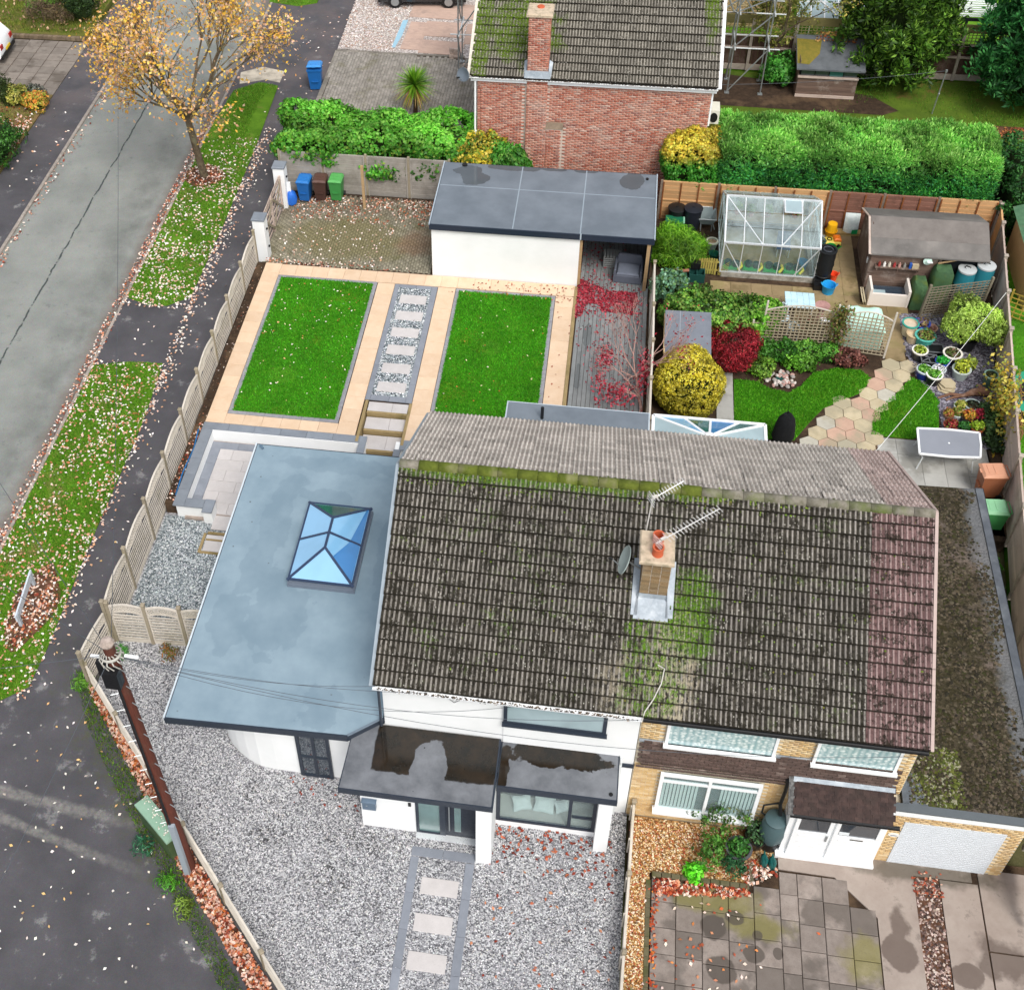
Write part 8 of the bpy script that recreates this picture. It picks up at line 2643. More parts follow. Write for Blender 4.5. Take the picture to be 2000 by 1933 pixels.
# garden furniture behind the arched trellis
def white_chair(label,x,y,rz):
 t=thing('garden_chair',label,'chair',(x,y,NZ),rz,'pale scrolled chairs behind the trellis')
 m=bpy.data.materials.get('blue_white_paint')or plain('blue_white_paint','#d5e6ec',.4,.05)
 B().lathe((0,0,.42),[(0,0),(.2,0),(.21,.02),(0,.03)],16).build('seat',m,t)
 b=B()
 for k in range(5):
  a=-.18+k*.09
  b.tube([(a,.19,.44),(a*1.1,.24,.65),(a*.8,.26,.85)],.014,5)
 b.tube([(-.2,.19,.44),(-.22,.25,.7),(0,.28,.9),(.22,.25,.7),(.2,.19,.44)],.016,5)
 b.build('backrest',m,t)
 for sx,sy in((-1,-1),(1,-1),(-1,1),(1,1)):
  B().tube([(sx*.14,sy*.14,.42),(sx*.2,sy*.2,0)],.015,5).build('leg',m,t)
white_chair('pale blue white metal chair nearest the ivy mound behind the trellis',10.72,18.9,.3)
white_chair('pale blue white metal chair close behind the middle of the wide trellis',11.05,18.45,2.8)
tbl=thing('garden_table','pale blue tiled garden table behind the wide arched trellis','table',(11.25,19.6,NZ))
for i in range(5):
 for j in range(4):
  piece('table_tile',cached('tt',lambda:B().bev(-.095,-.095,0,.095,.095,.02,.005).mesh('table_tile',plain('table_tile','#bfdfe8',.35,.08,rv=.1))),tbl,TR(-.4+i*.2,-.3+j*.2,.7),False)
B().box(-.5,-.4,.66,.5,.4,.7).build('table_top',plain('table_white','#e3ecee',.4),tbl)
for sx in(-1,1):
 for sy in(-1,1):
  B().box(sx*.42-.02,sy*.32-.02,0,sx*.42+.02,sy*.32+.02,.66).build('leg',UPVC,tbl)
bt=thing('bird_bath','pinkish stone ornament with white bowl behind the arched trellis','ornament',(12.0,19.4,NZ))
B().lathe((0,0,0),[(0,0),(.2,0),(.14,.12),(.09,.3),(.1,.55),(.22,.62),(.26,.7),(.2,.7),(0,.64)],16).build('pedestal',two('pink_stone','#b98f88','#94706a',6,.9,.5),bt,True)
B().lathe((.1,-.3,.1),[(0,0),(.14,.02),(.2,.14),(.17,.14),(0,.05)],16).build('bowl',UPVC,bt,True)
bush('shrub','dark brown leafed shrub behind the trellis by the pale table','shrub',(11.5,18.5,.75),(.55,.3,.4),1500,.1,.07,['#5a4a34','#6f5f3c','#4a5228','#7a4a3c'],ground=NZ)
# flower bed before the trellis
for k,(x,y,rx,ry,rz,cols)in enumerate([(10.0,17.2,.5,.35,.4,['#4a8a2a','#5fa03a','#3a7020']),(10.7,17.3,.55,.35,.4,['#3f7f2c','#55962e','#2f6a1c']),(11.4,17.35,.5,.35,.4,['#5f9a34','#48802a','#7fae48']),(12.1,17.35,.5,.3,.4,['#3f7a22','#548f2a','#68a03c']),(9.85,16.6,.45,.45,.3,['#6a9a2c','#8aae44','#517a1f']),(11.2,16.9,.5,.3,.3,['#5f9a2a','#74b03a','#4a7f1f']),(12.75,17.3,.45,.3,.35,['#6a3f38','#7f5248','#54302c'])]):
 bush('bedding_plant',['pale flowered plant at the ivy end of the flower bed','dark leafy plant before the wide trellis','bright leafy plant in the middle of the trellis bed','leafy plant below the climber post','yellowish ground plant beside the red maple','low bright plant above the pebble ring','reddish brown plant before the mint box trellis'][k],'plant',(x,y,NZ+rz*.6),(rx,ry,rz),1500,.1,.065,cols,'plants in the trellis flower bed',stem=False,up=-.2,ground=NZ)
rg=thing('pebble_ring','ring of pinkish pebbles round a small water bowl in the flower bed','pebbles',(10.55,16.2,NZ))
pm=[two('pebble_'+str(k)if False else 'pebble_'+n_,a,b_,8,.8,.3)for k,(n_,a,b_)in enumerate((('pink','#b9958c','#a07c74'),('grey','#a8a19b','#8d8681'),('pale','#d9cfc8','#c4b8b0')))]
pms=[B().lathe((0,0,0),[(0,-.03),(.07,-.02),(.09,.01),(.06,.05),(0,.06)],7).mesh('pebble',m)for m in pm]
for k in range(70):
 a,r_=random.uniform(0,6.28),random.uniform(.15,.52)
 piece('pebble',random.choice(pms),rg,TR(.0+r_*math.cos(a),r_*math.sin(a)*.75,.02+random.uniform(0,.04),random.uniform(0,3),sc=(random.uniform(.6,1.1),random.uniform(.5,.9),1)),False)
B().lathe((0,0,0),[(0,0),(.14,.0),(.17,.06),(.13,.06),(0,.03)],16).build('bowl',DG,rg,True)
# potted plants on the slate
def potted(label,x,y,r,h,potcol,leaf=None,z=None,sprig=.2,n=160,L=.1,W=.06,rim=None,lumpy=1.0,name='potted_plant'):
 t=thing(name,label,'potted plant' if leaf else 'pot',(x,y,z if z is not None else NZ),group='pots on the slate bed')
 nm='glaze_'+potcol.lstrip('#')
 m=bpy.data.materials.get(nm)or plain(nm,potcol,.35,.12,8,.45)
 B().lathe((0,0,0),[(0,0),(r*.72,0),(r*.98,h*.85),(r*1.0,h),(r*.86,h),(r*.82,h*.85)],20).build('pot',m,t,True)
 if rim:
  nr_='glaze_'+rim.lstrip('#')
  B().lathe((0,0,h),[(r*1.0,-.05),(r*1.07,-.02),(r*1.07,.015),(r*.85,.015)],20).build('rim',bpy.data.materials.get(nr_)or plain(nr_,rim,.4,.06),t,True)
 B().lathe((0,0,h*.85),[(r*.84,0),(0,.02)],16).build('soil',SOIL if leaf else m,t)
 if leaf:
  P_,N_=ellip((x,y,(z if z is not None else NZ)+h*.9+sprig*.4),(r*.8*lumpy,r*.8*lumpy,sprig),n,.6,.15,-.3)
  foliage('foliage',P_,N_,L,W,leaf,None,t,.6)
 return t
LG=['#6ab03a','#86c24c','#4f9428','#9ad060']
potted('empty teal glazed bowl on a cream pot at the edge of the slab path',14.92,19.05,.27,.5,'#cfc0aa',rim='#3f9f8f')
potted('beige pot with two smaller pots stacked inside, beside the slab path',15.02,18.68,.24,.36,'#d6c0a0',rim='#c9b08c')
potted('turquoise glazed pot with trailing heather and a shell',15.36,18.55,.33,.42,'#4aa89a',['#7a8a3c','#5f8a34','#a88a5c','#8f9a4a'],rim='#5fb8aa',sprig=.18,lumpy=1.15)
potted('cobalt blue pot with a dry orange plant behind the turquoise pot',15.33,19.2,.27,.4,'#2c3f9a',['#b58a5c','#7a6f9a','#9a8a5c'],rim='#3a50b0',sprig=.16)
potted('pinkish clay pot with pebbles behind the turquoise pot',15.66,19.15,.2,.28,'#c9987f',['#c9a08a','#b5806a'],rim='#d6a890',sprig=.06)
potted('white rimmed dark pot with lime lilies at the path edge',15.1,17.8,.25,.4,'#2a2c30',['#a8c048','#c0d060','#7f9a34'],rim='#ece8e0',sprig=.12)
potted('large white rimmed dark pot with a sparse bare plant',16.13,17.75,.3,.42,'#1f2024',['#7a8a44','#8a6f5c','#5f6f3a'],rim='#ece7dd',sprig=.14,n=90)
potted('blue pot with bright green leaves near the wire basket',15.78,17.4,.23,.34,'#28388f',['#2fae3a','#46c04c','#1f8f2c'],rim='#3547a8',sprig=.16)
potted('grey glazed pot with a yellow-green hosta',16.33,17.05,.29,.38,'#aebcb8',['#c0cc3a','#a8b834','#d4dc58'],rim='#c5d0cc',sprig=.3,lumpy=1.0,n=110,L=.16,W=.07)
potted('small black pot with lime leaves behind the grey glazed pot',16.66,17.38,.2,.3,'#1c1d20',['#b5c44a','#9ab03c','#8a9a48'],sprig=.26,lumpy=1.2,n=90,L=.16,W=.06)
potted('dark blue pot with fresh green shoots by the lawn edge',15.15,16.9,.25,.36,'#242f8c',LG,rim='#c9d0dc',sprig=.1)
potted('white rimmed black pot of green shoots in front of the dark blue pot',15.42,16.66,.26,.4,'#17181b',LG,rim='#eeece6',sprig=.1)
potted('clear rimmed dark pot with white flowers beside the green shoots',15.62,17.0,.22,.34,'#3a3d44',['#eef0f0','#dfe4e6','#f6f6f4'],rim='#b9c0c6',sprig=.08,n=60)
potted('green pot on a stand against the board fence',17.18,16.75,.22,.5,'#4f6a5a',['#6a6a3a','#4a4a2c'],rim='#8fb0a0',sprig=.05,n=40)
potted('dark octagonal pot beside the driftwood log',16.48,15.5,.26,.26,'#2c3434',['#3a4a34','#55604a'],rim='#a9b8b4',sprig=.05,n=50)
potted('white square crate of yellow-green seedlings nearest the octagonal pot',16.13,15.5,.22,.2,'#dfe6e2',['#a8b04a','#7f9a3c','#c0b860'],sprig=.12)
potted('second white crate of green and russet seedlings',15.97,15.15,.22,.2,'#d5e0dc',['#8a9a3c','#a88a4a','#6f8a34'],sprig=.12)
potted('tray of red stemmed plants by the table corner',15.72,14.62,.24,.16,'#a85a4a',['#a8343a','#8a2a30','#7a8a3c','#c05a4a'],sprig=.14)
potted('pot of orange and yellow heuchera above the garden table',16.3,14.95,.25,.24,'#26282c',['#d98a3a','#e0b84a','#c05a3a','#b8a03c'],sprig=.18,lumpy=1.15)
potted('pot of crimson heuchera next to the orange one',16.6,15.05,.2,.24,'#26282c',['#b02a44','#8a1f34','#c84a5a'],sprig=.16,lumpy=1.2)
potted('pot of dark green rosettes just above the table',16.1,14.55,.23,.2,'#22252a',['#3a7a34','#4f8f40','#2c602a'],sprig=.1)
potted('terracotta pot of lime green leaves at the table corner',16.48,14.5,.22,.26,'#b5643c',['#a8c83a','#bcd850','#86a82c'],sprig=.18,lumpy=1.15)
potted('pot of russet leaves at the lawn side of the seedling crates',15.72,15.1,.2,.18,'#8a6a54',['#d08a5a','#b5704a','#a8983c'],sprig=.14)
potted('small pale pot on the ground by the board fence under the round shrub',17.5,19.7,.17,.2,'#e0cdb8',rim='#efe3d4')
kb=thing('wire_basket','black wire basket with diagonal bars among the pots','basket',(15.4,17.5,NZ))
b=B()
for p,q in(((-.28,-.18),(.28,-.22)),((.28,-.22),(.22,.2)),((.22,.2),(-.3,.24)),((-.3,.24),(-.28,-.18))):
 b.beam((*p,.32),(*q,.32),.03,.03).beam((*p,.0),(*p,.32),.03,.03)
b.beam((-.28,-.18,.34),(.22,.2,.34),.03,.02).beam((-.02,-.2,.34),(-.1,.22,.34),.03,.02)
b.build('frame',plain('basket_grey','#6a6d70',.5),kb)
B().box(-.26,-.17,0,.24,.2,.2).build('lining',BLACK,kb)
kb=thing('wire_basket','black square crate of soil behind the large white rimmed pot','crate',(15.68,18.15,NZ))
B().box(-.24,-.2,0,.24,.2,.22).build('lining',BLACK,kb)
B().box(-.27,-.23,.22,.27,-.19,.25).box(-.27,.19,.22,.27,.23,.25).box(-.27,-.19,.22,-.23,.19,.25).box(.23,-.19,.22,.27,.19,.25).build('frame',bpy.data.materials['basket_grey'],kb)
sst=thing('slab_stack','stack of three cream hexagon slabs on the slate among the pots','slabs',(15.83,16.45,NZ))
for k in range(3):
 piece('slab',hme['cream'],sst,TR(.02*k,.03*k,.05+k*.075,.3*k,sc=(.95-.08*k,.95-.08*k,1.3)),False)
lg=thing('driftwood','twisted brown driftwood log lying across the slate bed','log',(16.5,16.15,NZ))
b=B()
b.tube([(-1.0,-.25,.06),(-.6,-.05,.1),(-.2,-.08,.1),(.1,.05,.16),(.45,.12,.17),(.75,.05,.1)],[.03,.05,.055,.12,.16,.05],8)
b.tube([(-.75,-.3,.05),(-.5,-.18,.09),(-.2,-.1,.1)],[.03,.04,.04],6).tube([(.3,.05,.2),(.35,.28,.25),(.28,.42,.2)],[.09,.06,.02],6).tube([(.5,.1,.15),(.7,-.15,.1)],[.07,.02],6)
b.build('log',two('driftwood_brown','#8a6550','#5a3f32',8,.9,.7,25,.02,c='#a88a78',cs=4),lg,True)
for x,y,gl in((16.95,15.2,'dark green ground cover between driftwood log and board fence'),(17.05,14.6,'dark green ground cover behind the crimson heuchera'),(16.98,14.0,'dark green ground cover above the terracotta brown bin')):
 bush('ground_cover',gl,'plant',(x,y,NZ+.15),(.32,.42,.25),1100,.09,.06,['#3a5a2c','#4a6a38','#2c4622','#5a7a44'],'ground cover along the board fence',stem=False,ground=NZ,up=-.2)
bush('ground_cover','bright green weeds in the passage beside the mossy garage roof','plant',(15.95,9.0,.25),(.35,1.2,.35),2200,.13,.1,['#4f9a22','#68b034','#3a7a18'],None,stem=False,ground=.0,up=-.2)
bush('ground_cover','small bright weeds further down the passage by the garage','plant',(15.9,6.6,.2),(.3,.9,.3),1300,.13,.1,['#4f9a22','#68b034','#3a7a18'],None,stem=False,ground=.0,up=-.2)
tag(B().box(15.5,7.9,.35,15.95,8.05,.5).build('concrete_block',CONCPOST),'pale concrete block lying among the passage weeds','block')
# garden table and parasol
gtb=thing('garden_table','white framed garden table with smoked glass top on the grey patio','table',(15.35,13.2,NZ-.02))
c4=[(14.46,13.75),(16.3,13.78),(16.17,12.72),(14.4,12.66)]
cx_,cy_=15.33,13.22
tb=B()
for a,b_ in zip(c4,c4[1:]+c4[:1]):
 mid=((a[0]+b_[0])/2+(.03 if a[0]>16 and b_[0]>16 else 0),(a[1]+b_[1])/2+(.05 if a[1]>13.5 and b_[1]>13.5 else-.05 if a[1]<13 and b_[1]<13 else 0))
 tb.beam((*a,NZ+.7),(*mid,NZ+.7),.06,.045).beam((*mid,NZ+.7),(*b_,NZ+.7),.06,.045)
tb.build('frame',UPVC,gtb,world=True)
B().prism(c4,NZ+.69,NZ+.702).build('glass_top',mat_glass('smoked_glass','#8f939c',.12,.5,.1),gtb,world=True)
for(x,y)in c4:
 dx,dy=(cx_-x)*.12,(cy_-y)*.12
 B().tube([(x+dx*.3,y+dy*.3,NZ+.68),(x+dx*1.4,y+dy*1.4,NZ+.45),(x+dx*.6,y+dy*.6,NZ-.02)],.022,6).build('leg',plain('leg_white','#d5dadb',.4)if 'leg_white' not in bpy.data.materials else bpy.data.materials['leg_white'],gtb,world=True)
B().lathe((cx_,cy_,NZ+.7),[(.03,0),(.03,.012),(0,.012)],10).build('parasol_ring',UPVC,gtb,world=True)
par=thing('folded_parasol','black covered folded parasol standing at the edge of the lawn','parasol',(10.45,13.35,NZ-.02))
B().lathe((0,0,0),[(.0,0),(.24,.02),(.34,.3),(.3,.75),(.24,1.05),(.12,1.25),(0,1.22)],14,None,1.05,.8).build('cover',two('black_fabric','#1b1c1e','#131416',6,.85,.6,14,.04),par,True)
B().tube([(0,0,0),(.0,.05,1.32)],.025,6).build('pole',BLACK,par)
# covered end of the garage: sofa and crate
sf=thing('garden_sofa','grey rattan garden seat under the covered end of the garage','sofa',(5.35,20.75,GZ),-.06)
SG=plain('slate_rattan','#5a5f6b',.7,.15)
B().bev(-.42,-.38,.05,.42,.38,.38,.04).build('seat',SG,sf)
B().bev(-.42,.3,.38,.42,.45,.8,.04).build('backrest',SG,sf)
B().bev(-.5,-.38,.05,-.42,.45,.6,.02).build('armrest',SG,sf)
B().bev(.42,-.38,.05,.5,.45,.6,.02).build('armrest',SG,sf)
B().bev(-.4,-.37,.38,.4,.28,.46,.04).build('cushion',plain('slate_cushion','#6a707d',.9,.1),sf)
cr=thing('crate','grey slatted crate in the shade at the back of the covered end','crate',(4.75,21.5,GZ),.02)
for k in range(5):
 B().box(-.32,-.26,.02+k*.09,.32,-.24,.08+k*.09).build('slat',plain('crate_grey','#8a8d8c',.7)if 'crate_grey' not in bpy.data.materials else bpy.data.materials['crate_grey'],cr)
for k in range(6):
 B().box(-.32+k*.11,-.24,.46,-.24+k*.11,.24,.48).build('top_slat',bpy.data.materials['crate_grey'],cr)
B().box(-.32,-.24,0,-.28,.24,.46).box(.28,-.24,0,.32,.24,.46).build('end_board',bpy.data.materials['crate_grey'],cr)
# ---- front garden of the brick house
wbt=thing('water_butt','slate green barrel shaped water butt fed by the downpipe beside the porch','water butt',(9.58,-.08,0))
B().lathe((0,0,.3),[(0,0),(.22,0),(.29,.2),(.31,.45),(.29,.75),(.25,.9),(.26,.92),(.26,.96),(.18,1.0),(0,1.02)],22).build('barrel',plain('slate_green','#4a6064',.5,.12),wbt,True)
B().lathe((0,0,0),[(0,0),(.25,0),(.23,.3),(0,.3)],16).build('stand',BLACK,wbt,True)
B().tube([(-.2,.1,1.15),(-.34,.12,1.25),(-.32,.18,1.5),(-.05,.2,1.62),(.04,.18,1.7)],.025,6).build('filler_hose',BLACK,wbt)
for x,y,lab in((9.44,-.62,'dark green watering can standing before the slate water butt'),(9.63,-.66,'teal green watering can nearest the white porch')):
 t=thing('watering_can',lab,'watering can',(x,y,.03),.2,'watering cans by the porch')
 m=bpy.data.materials.get('can_teal')or plain('can_teal','#1f5f5a',.4,.1)
 B().lathe((0,0,0),[(0,0),(.085,0),(.09,.25),(.06,.3),(0,.3)],12,None,1,1.5).build('body',m,t,True)
 B().tube([(0,.1,.28),(0,.12,.4),(0,-.1,.4),(0,-.13,.26)],.014,6).build('handle',m,t)
 B().tube([(0,-.12,.06),(0,-.28,.3)],.018,6).build('spout',m,t)
bush('shrub','loose green shrub in the golden gravel below the blind-hung window','shrub',(8.2,-.62,.45),(.4,.48,.48),1000,.085,.045,['#4a7a2c','#5f9438','#38641f','#6aa044'],ground=0,depth=.8,amp=.3,inner=False)
bush('shrub','small dark shrub in front of the black wire rimmed pot','shrub',(8.7,-.95,.3),(.22,.2,.24),420,.08,.05,['#2c5a38','#3a6f44','#234a2c'],ground=0,inner=False)
bush('shrub','tiny bright lime plant in the corner of the gravel bed','shrub',(7.83,-1.15,.16),(.17,.16,.17),320,.12,.07,['#58c01f','#74d838','#46a018'],ground=0,inner=False)
bush('shrub','sparse tall shrub reaching up before the ground floor window','shrub',(8.45,.02,.75),(.75,.22,.55),700,.08,.05,['#4a7a2c','#5f8a3a','#6a6f3c','#3a5a2c'],ground=0,inner=False,depth=.8)
potted('black pot with wire rim and trailing green plant in the gravel bed',8.82,-.5,.3,.4,'#2a2a2c',['#4a8a3a','#5f9f48','#3a7030'],0,.22,200,.1,.06,'#55565a',1.0)
potted('dark pot of twiggy evergreen next to the water butt',9.25,-.12,.28,.42,'#1a1b1d',['#4a6f44','#5f8654','#3a5a3c'],0,.35,240,.1,.05,None,1.25)
for o in list(COL.objects)[-12:]:
 if o.get('group')=='pots on the slate bed' and o.location.y<5:
  del o['group']
ag=thing('agave','spiky grey-green agave in a dark pot at the foot of the gravel strip','potted plant',(6.45,-4.35,0))
B().lathe((0,0,0),[(0,0),(.14,0),(.19,.22),(.16,.22),(0,.2)],14).build('pot',BLACK,ag,True)
b=B()
for k in range(18):
 a=k*2.4
 e=.3+(k%3)*.35
 d=Vector((math.cos(a)*math.cos(e),math.sin(a)*math.cos(e),math.sin(e)))
 b.tube([Vector((0,0,.22)),Vector((0,0,.22))+d*.15,Vector((0,0,.2))+d*.3],[.03,.026,.003],4)
b.build('leaves',plain('agave_green','#6f8a6a',.6,.2),ag)
for k,(x,y)in enumerate(((-8.75,2.0),(-4.75,-3.2),(-4.2,-3.75),(-5.6,-2.35),(-1.95,-5.75),(-8.0,3.0),(-6.6,3.2))):
 bush('weed',['tall grass clump at the fence corner by the footpath','green weed tuft below the telecom cabinet','olive weed tuft in the leaf litter by the pole','blue-green weed against the side of the telecom cabinet','bushy weed at the low end of the diagonal fence','green weed at the foot of the utility pole fence corner','small orange tinged weed below the dividing fence'][k],'weed',(x,y,.1),(.15,.15,.17),260,.14,.028,[['#5f9a2c','#78b03a'],['#4f9a2a','#68b034'],['#6f8a34','#86a040'],['#2f6a4a','#44805a'],['#3f7a34','#5f8a5a'],['#3f8a34','#5aa048'],['#6f7a2c','#a8703a']][k],'weeds along the fences',stem=False,inner=False,ground=0,up=-.1)
print('garden things done')
# ================================================================== back yard things
s2=thing('garden_shed','weathered brown shed with a mossy felt roof and a row of windows','shed',(13.2,34.8,NZ))
B().box(11.95,34.25,NZ-.05,14.4,36.1,NZ+.95).box(12.0,34.3,NZ+.95,14.35,36.1,NZ+1.5).build('wall',DARK,s2,world=True)
for j in range(7):
 piece('board',bd,s2,TR(13.18,34.24,NZ+.02+j*.132,0,sc=(2.45,1,1)))
 piece('board',bd,s2,TR(11.95,35.2,NZ+.02+j*.132,-PI/2,sc=(1.85,1,1)))
 piece('board',bd,s2,TR(11.95,35.2,NZ+.95+j*.1,-PI/2,sc=(1.85,1,.8)))
B().box(11.93,34.16,NZ+.93,14.42,34.3,NZ+.99).box(11.95,34.2,NZ,14.4,34.24,NZ+.13).build('sill',PINKW,s2,world=True)
for k in range(4):
 B().box(12.06+k*.58,34.27,NZ+1.0,12.6+k*.58,34.29,NZ+1.42).build('pane',PANE_T if k==2 else PANE,s2,world=True)
B().add([(11.8,34.0,NZ+1.45),(14.6,34.0,NZ+1.45),(14.6,36.0,NZ+1.95),(11.8,36.0,NZ+1.95),(11.8,34.0,NZ+1.38),(14.6,34.0,NZ+1.38),(14.6,36.0,NZ+1.88),(11.8,36.0,NZ+1.88)],[(0,1,2,3),(7,6,5,4),(0,4,5,1),(1,5,6,2),(2,6,7,3),(3,7,4,0)]).build('roof',two('old_felt','#686c70','#54585c',2,.95,.4,60,.01),s2,world=True)
mo=B().add([(11.82,34.3,NZ+1.535),(12.3,34.25,NZ+1.525),(12.75,34.9,NZ+1.685),(12.85,35.7,NZ+1.885),(11.82,35.75,NZ+1.9)],[(0,1,2,3,4)])
mo.build('moss_patch',two('ochre_moss','#8a7a34','#6a6a2c',6,1,.8,30,.03),s2,world=True)
fallen('fallen_leaves',rect(12.6,35.6,14.3,36.2),120,lambda p:NZ+1.86+(p[:,1]-35.6)*.25,['#a4663c','#8a5032','#c9a05a'],(.1,.16),tilt=.6)
sc_m=GREYM
def scaffold(label,x0,x1,y0,y1,z0,h,lifts,ext=()):
 t=thing('scaffold',label,'scaffolding',((x0+x1)/2,(y0+y1)/2,z0))
 for x in(x0,x1):
  for y in(y0,y1):
   B().tube([(x,y,z0),(x,y,z0+h)],.03,7).box(x-.1,y-.1,z0-.02,x+.1,y+.1,z0+.02).build('standard',sc_m,t,world=True)
 for z in lifts:
  b=B()
  for y in(y0,y1):
   b.tube([(x0-.35,y+.05,z0+z),(x1+.5,y+.05,z0+z)],.03,6)
  for x in(x0,x1):
   b.tube([(x+.05,y0-.25,z0+z+.06),(x+.05,y1+.25,z0+z+.06)],.03,6)
  b.build('ledger',ALU,t,world=True)
 b=B()
 zs=[0]+list(lifts)
 for a,c in zip(zs[:-1],zs[1:]):
  b.tube([(x0,y0-.05,z0+a+.1),(x1,y0-.05,z0+c)],.028,6).tube([(x0-.05,y0,z0+c),(x0-.05,y1,z0+a+.1)],.028,6)
 for p,q in ext:
  b.tube([p,q],.03,6)
 b.build('brace',sc_m,t,world=True)
 for k in range(3):
  B().box(x0-.2,y0+.1+k*.28,z0+lifts[-1]+.09,x1+.3,y0+.34+k*.28,z0+lifts[-1]+.13).build('board',BEAMW,t,world=True)
 return t
scaffold('steel tube scaffold at the garden corner of the red brick house',9.1,10.5,34.25,35.4,NZ,5.5,(2.1,3.7,4.5),[((8.4,34.3,4.15),(9.0,34.3,4.65)),((8.5,34.3,4.75),(10.4,34.3,4.75)),((8.5,34.3,4.1),(9.8,34.3,4.1)),((8.6,34.3,4.75),(8.9,34.3,4.1)),((8.9,34.3,4.1),(9.3,34.3,4.75)),((9.3,34.3,4.75),(9.7,34.3,4.1))])
scaffold('steel tube scaffold on the drive side of the red brick house',-2.65,-1.5,34.6,35.9,.3,5.2,(2.0,3.9),[((-3.0,34.6,4.4),(-1.3,34.6,4.4))])
bk=cached('stackb',lambda:B().bev(-.1,-.05,0,.1,.05,.1,.008).mesh('block',two('pale_block','#cbb9ae','#a8958a',8,.9,.4,rv=.2)))
for x,y,lab in((-3.1,36.3,'stack of pale and dark blocks by the drive scaffold'),(-2.3,35.0,'low pile of pale blocks at the scaffold foot')):
 t=thing('block_stack',lab,'blocks',(x,y,.2))
 for k in range(5):
  for i in range(2):
   piece('block',bk,t,TR(i*.22-.1+random.uniform(-.03,.03),random.uniform(-.05,.05),k*.105,random.uniform(-.3,.3)),False)
cp=thing('washing_pole','slim metal washing line pole standing in the back yard lawn','pole',(17.53,33.45,NZ))
B().tube([(17.53,33.45,NZ-.1),(17.62,33.43,NZ+2.0)],.028,7).build('pole',GREYM,cp,world=True)
B().tube([(17.57,33.44,NZ+.95),(17.57,33.34,NZ+1.0)],.03,6).box(17.58,33.4,NZ+1.95,17.66,33.46,NZ+2.05).build('cleat',GREYM,cp,world=True)
wire('thin washing line running from the back yard pole towards the house',(17.62,33.43,NZ+2.0),(7.9,31,2.6),.15,.008,None,'washing_line')
lv_=thing('garden_pergola','white louvred pergola roof beyond the trellis topped fence','pergola',(19.2,38.6,NZ))
for k in range(12):
 piece('louvre',cached('lvr',lambda:B().box(-1.0,-.09,-.012,1.0,.09,.012).mesh('louvre',UPVC)),lv_,TR(19.3,37.55+k*.2,2.75,.02,R(-14)))
B().box(18.3,37.4,2.58,20.35,37.47,2.72).box(18.3,37.47,2.58,18.37,39.9,2.72).box(20.28,37.47,2.58,20.35,39.9,2.72).build('frame',plain('pergola_dark','#2c3034',.5),lv_,world=True)
for x in(18.9,20.2):
 B().box(x,37.42,NZ-.1,x+.1,37.52,2.58).build('post',plain('pergola_post','#3a4044',.5)if 'pergola_post' not in bpy.data.materials else bpy.data.materials['pergola_post'],lv_,world=True)
wf=thing('garden_greenhouse','white framed glass lean-to beyond the trellis topped fence','greenhouse',(13.4,40.5,NZ))
b=B()
for x in np.linspace(12.2,15.2,6):
 b.beam((x,39.3,1.2),(x,41.3,2.2),.05,.05).box(x-.03,39.28,NZ,x+.03,39.34,1.2)
for y,z in((39.3,1.2),(40.3,1.7),(41.3,2.2)):
 b.beam((12.2,y,z),(15.2,y,z),.06,.06)
b.beam((12.3,41.2,2.2),(14.3,39.3,1.25),.05,.05)
b.build('frame',UPVC,wf,world=True)
for i in range(5):
 x0_,x1_=12.22+i*.6,12.78+i*.6
 B().add([(x0_,39.32,1.21),(x1_,39.32,1.21),(x1_,41.28,2.19),(x0_,41.28,2.19),(x0_,39.32,1.2),(x1_,39.32,1.2),(x1_,41.28,2.18),(x0_,41.28,2.18)],[(0,1,2,3),(7,6,5,4)]).build('pane',PANE_C,wf,world=True)
hb=thing('pale_brick_house','corner of a pale buff brick house beyond the trellis fence','house',(10.5,42.5,NZ))
B().box(8.6,40.2,NZ-.1,12.0,50,4.5).build('wall',MORTAR_Y,hb,world=True)
brick_field(hb,brick_wall(8.6,12.0,NZ,4.4,40.2)+[(12.0-.018+.012,40.3+k*.225+(.11 if j%2 else 0),NZ+.04+j*.075,.215,PI/2)for j in range(52)for k in range(12)],BRICK_Y,0)
B().box(8.4,40.0,4.5,12.2,50.2,4.7).build('roof',SHEDFELT,hb,world=True)
# neighbour beyond the board fence
gsd=thing('green_roofed_shed','shed with a green mineral felt roof beyond the board fence','shed',(19.6,22.4,NZ))
B().box(18.95,20.8,NZ-.1,21.5,24.2,2.1).build('wall',plain('shed_tan','#c9a87a',.8),gsd,world=True)
B().add([(18.75,20.55,2.2),(21.7,20.55,2.2),(21.7,24.4,2.2),(18.75,24.4,2.2),(20.2,20.55,2.75),(20.2,24.4,2.75)],[(0,4,5,3),(4,1,2,5),(0,1,4),(3,5,2),(0,3,2,1)]).build('roof',two('green_felt','#5f8464','#4a6e52',5,.95,.5,60,.01,c='#7a6a5c',cs=1),gsd,world=True)
B().box(18.74,20.5,2.1,21.7,20.55,2.22).build('fascia',UPVC,gsd,world=True)
ytr=trellis('yellowish trellis panel behind the board fence by the green shed',(18.3,20.4),(20.2,19.4),NZ,1.2,9,6,wood('yellow_lath','#b8a04a','#9a8438'),0)
trm=thing('trampoline','green edged trampoline on the lawn beyond the board fence','trampoline',(18.6,15.4,NZ))
b=B().lathe((18.75,15.6,NZ),[(1.25,.72),(1.3,.8),(1.0,.82),(1.0,.78)],28)
b.build('pad',plain('pad_green','#2f9a78',.5),trm,True,world=True)
B().lathe((18.75,15.6,NZ),[(1.0,.8),(0,.78)],28).build('bed',BLACK,trm,world=True)
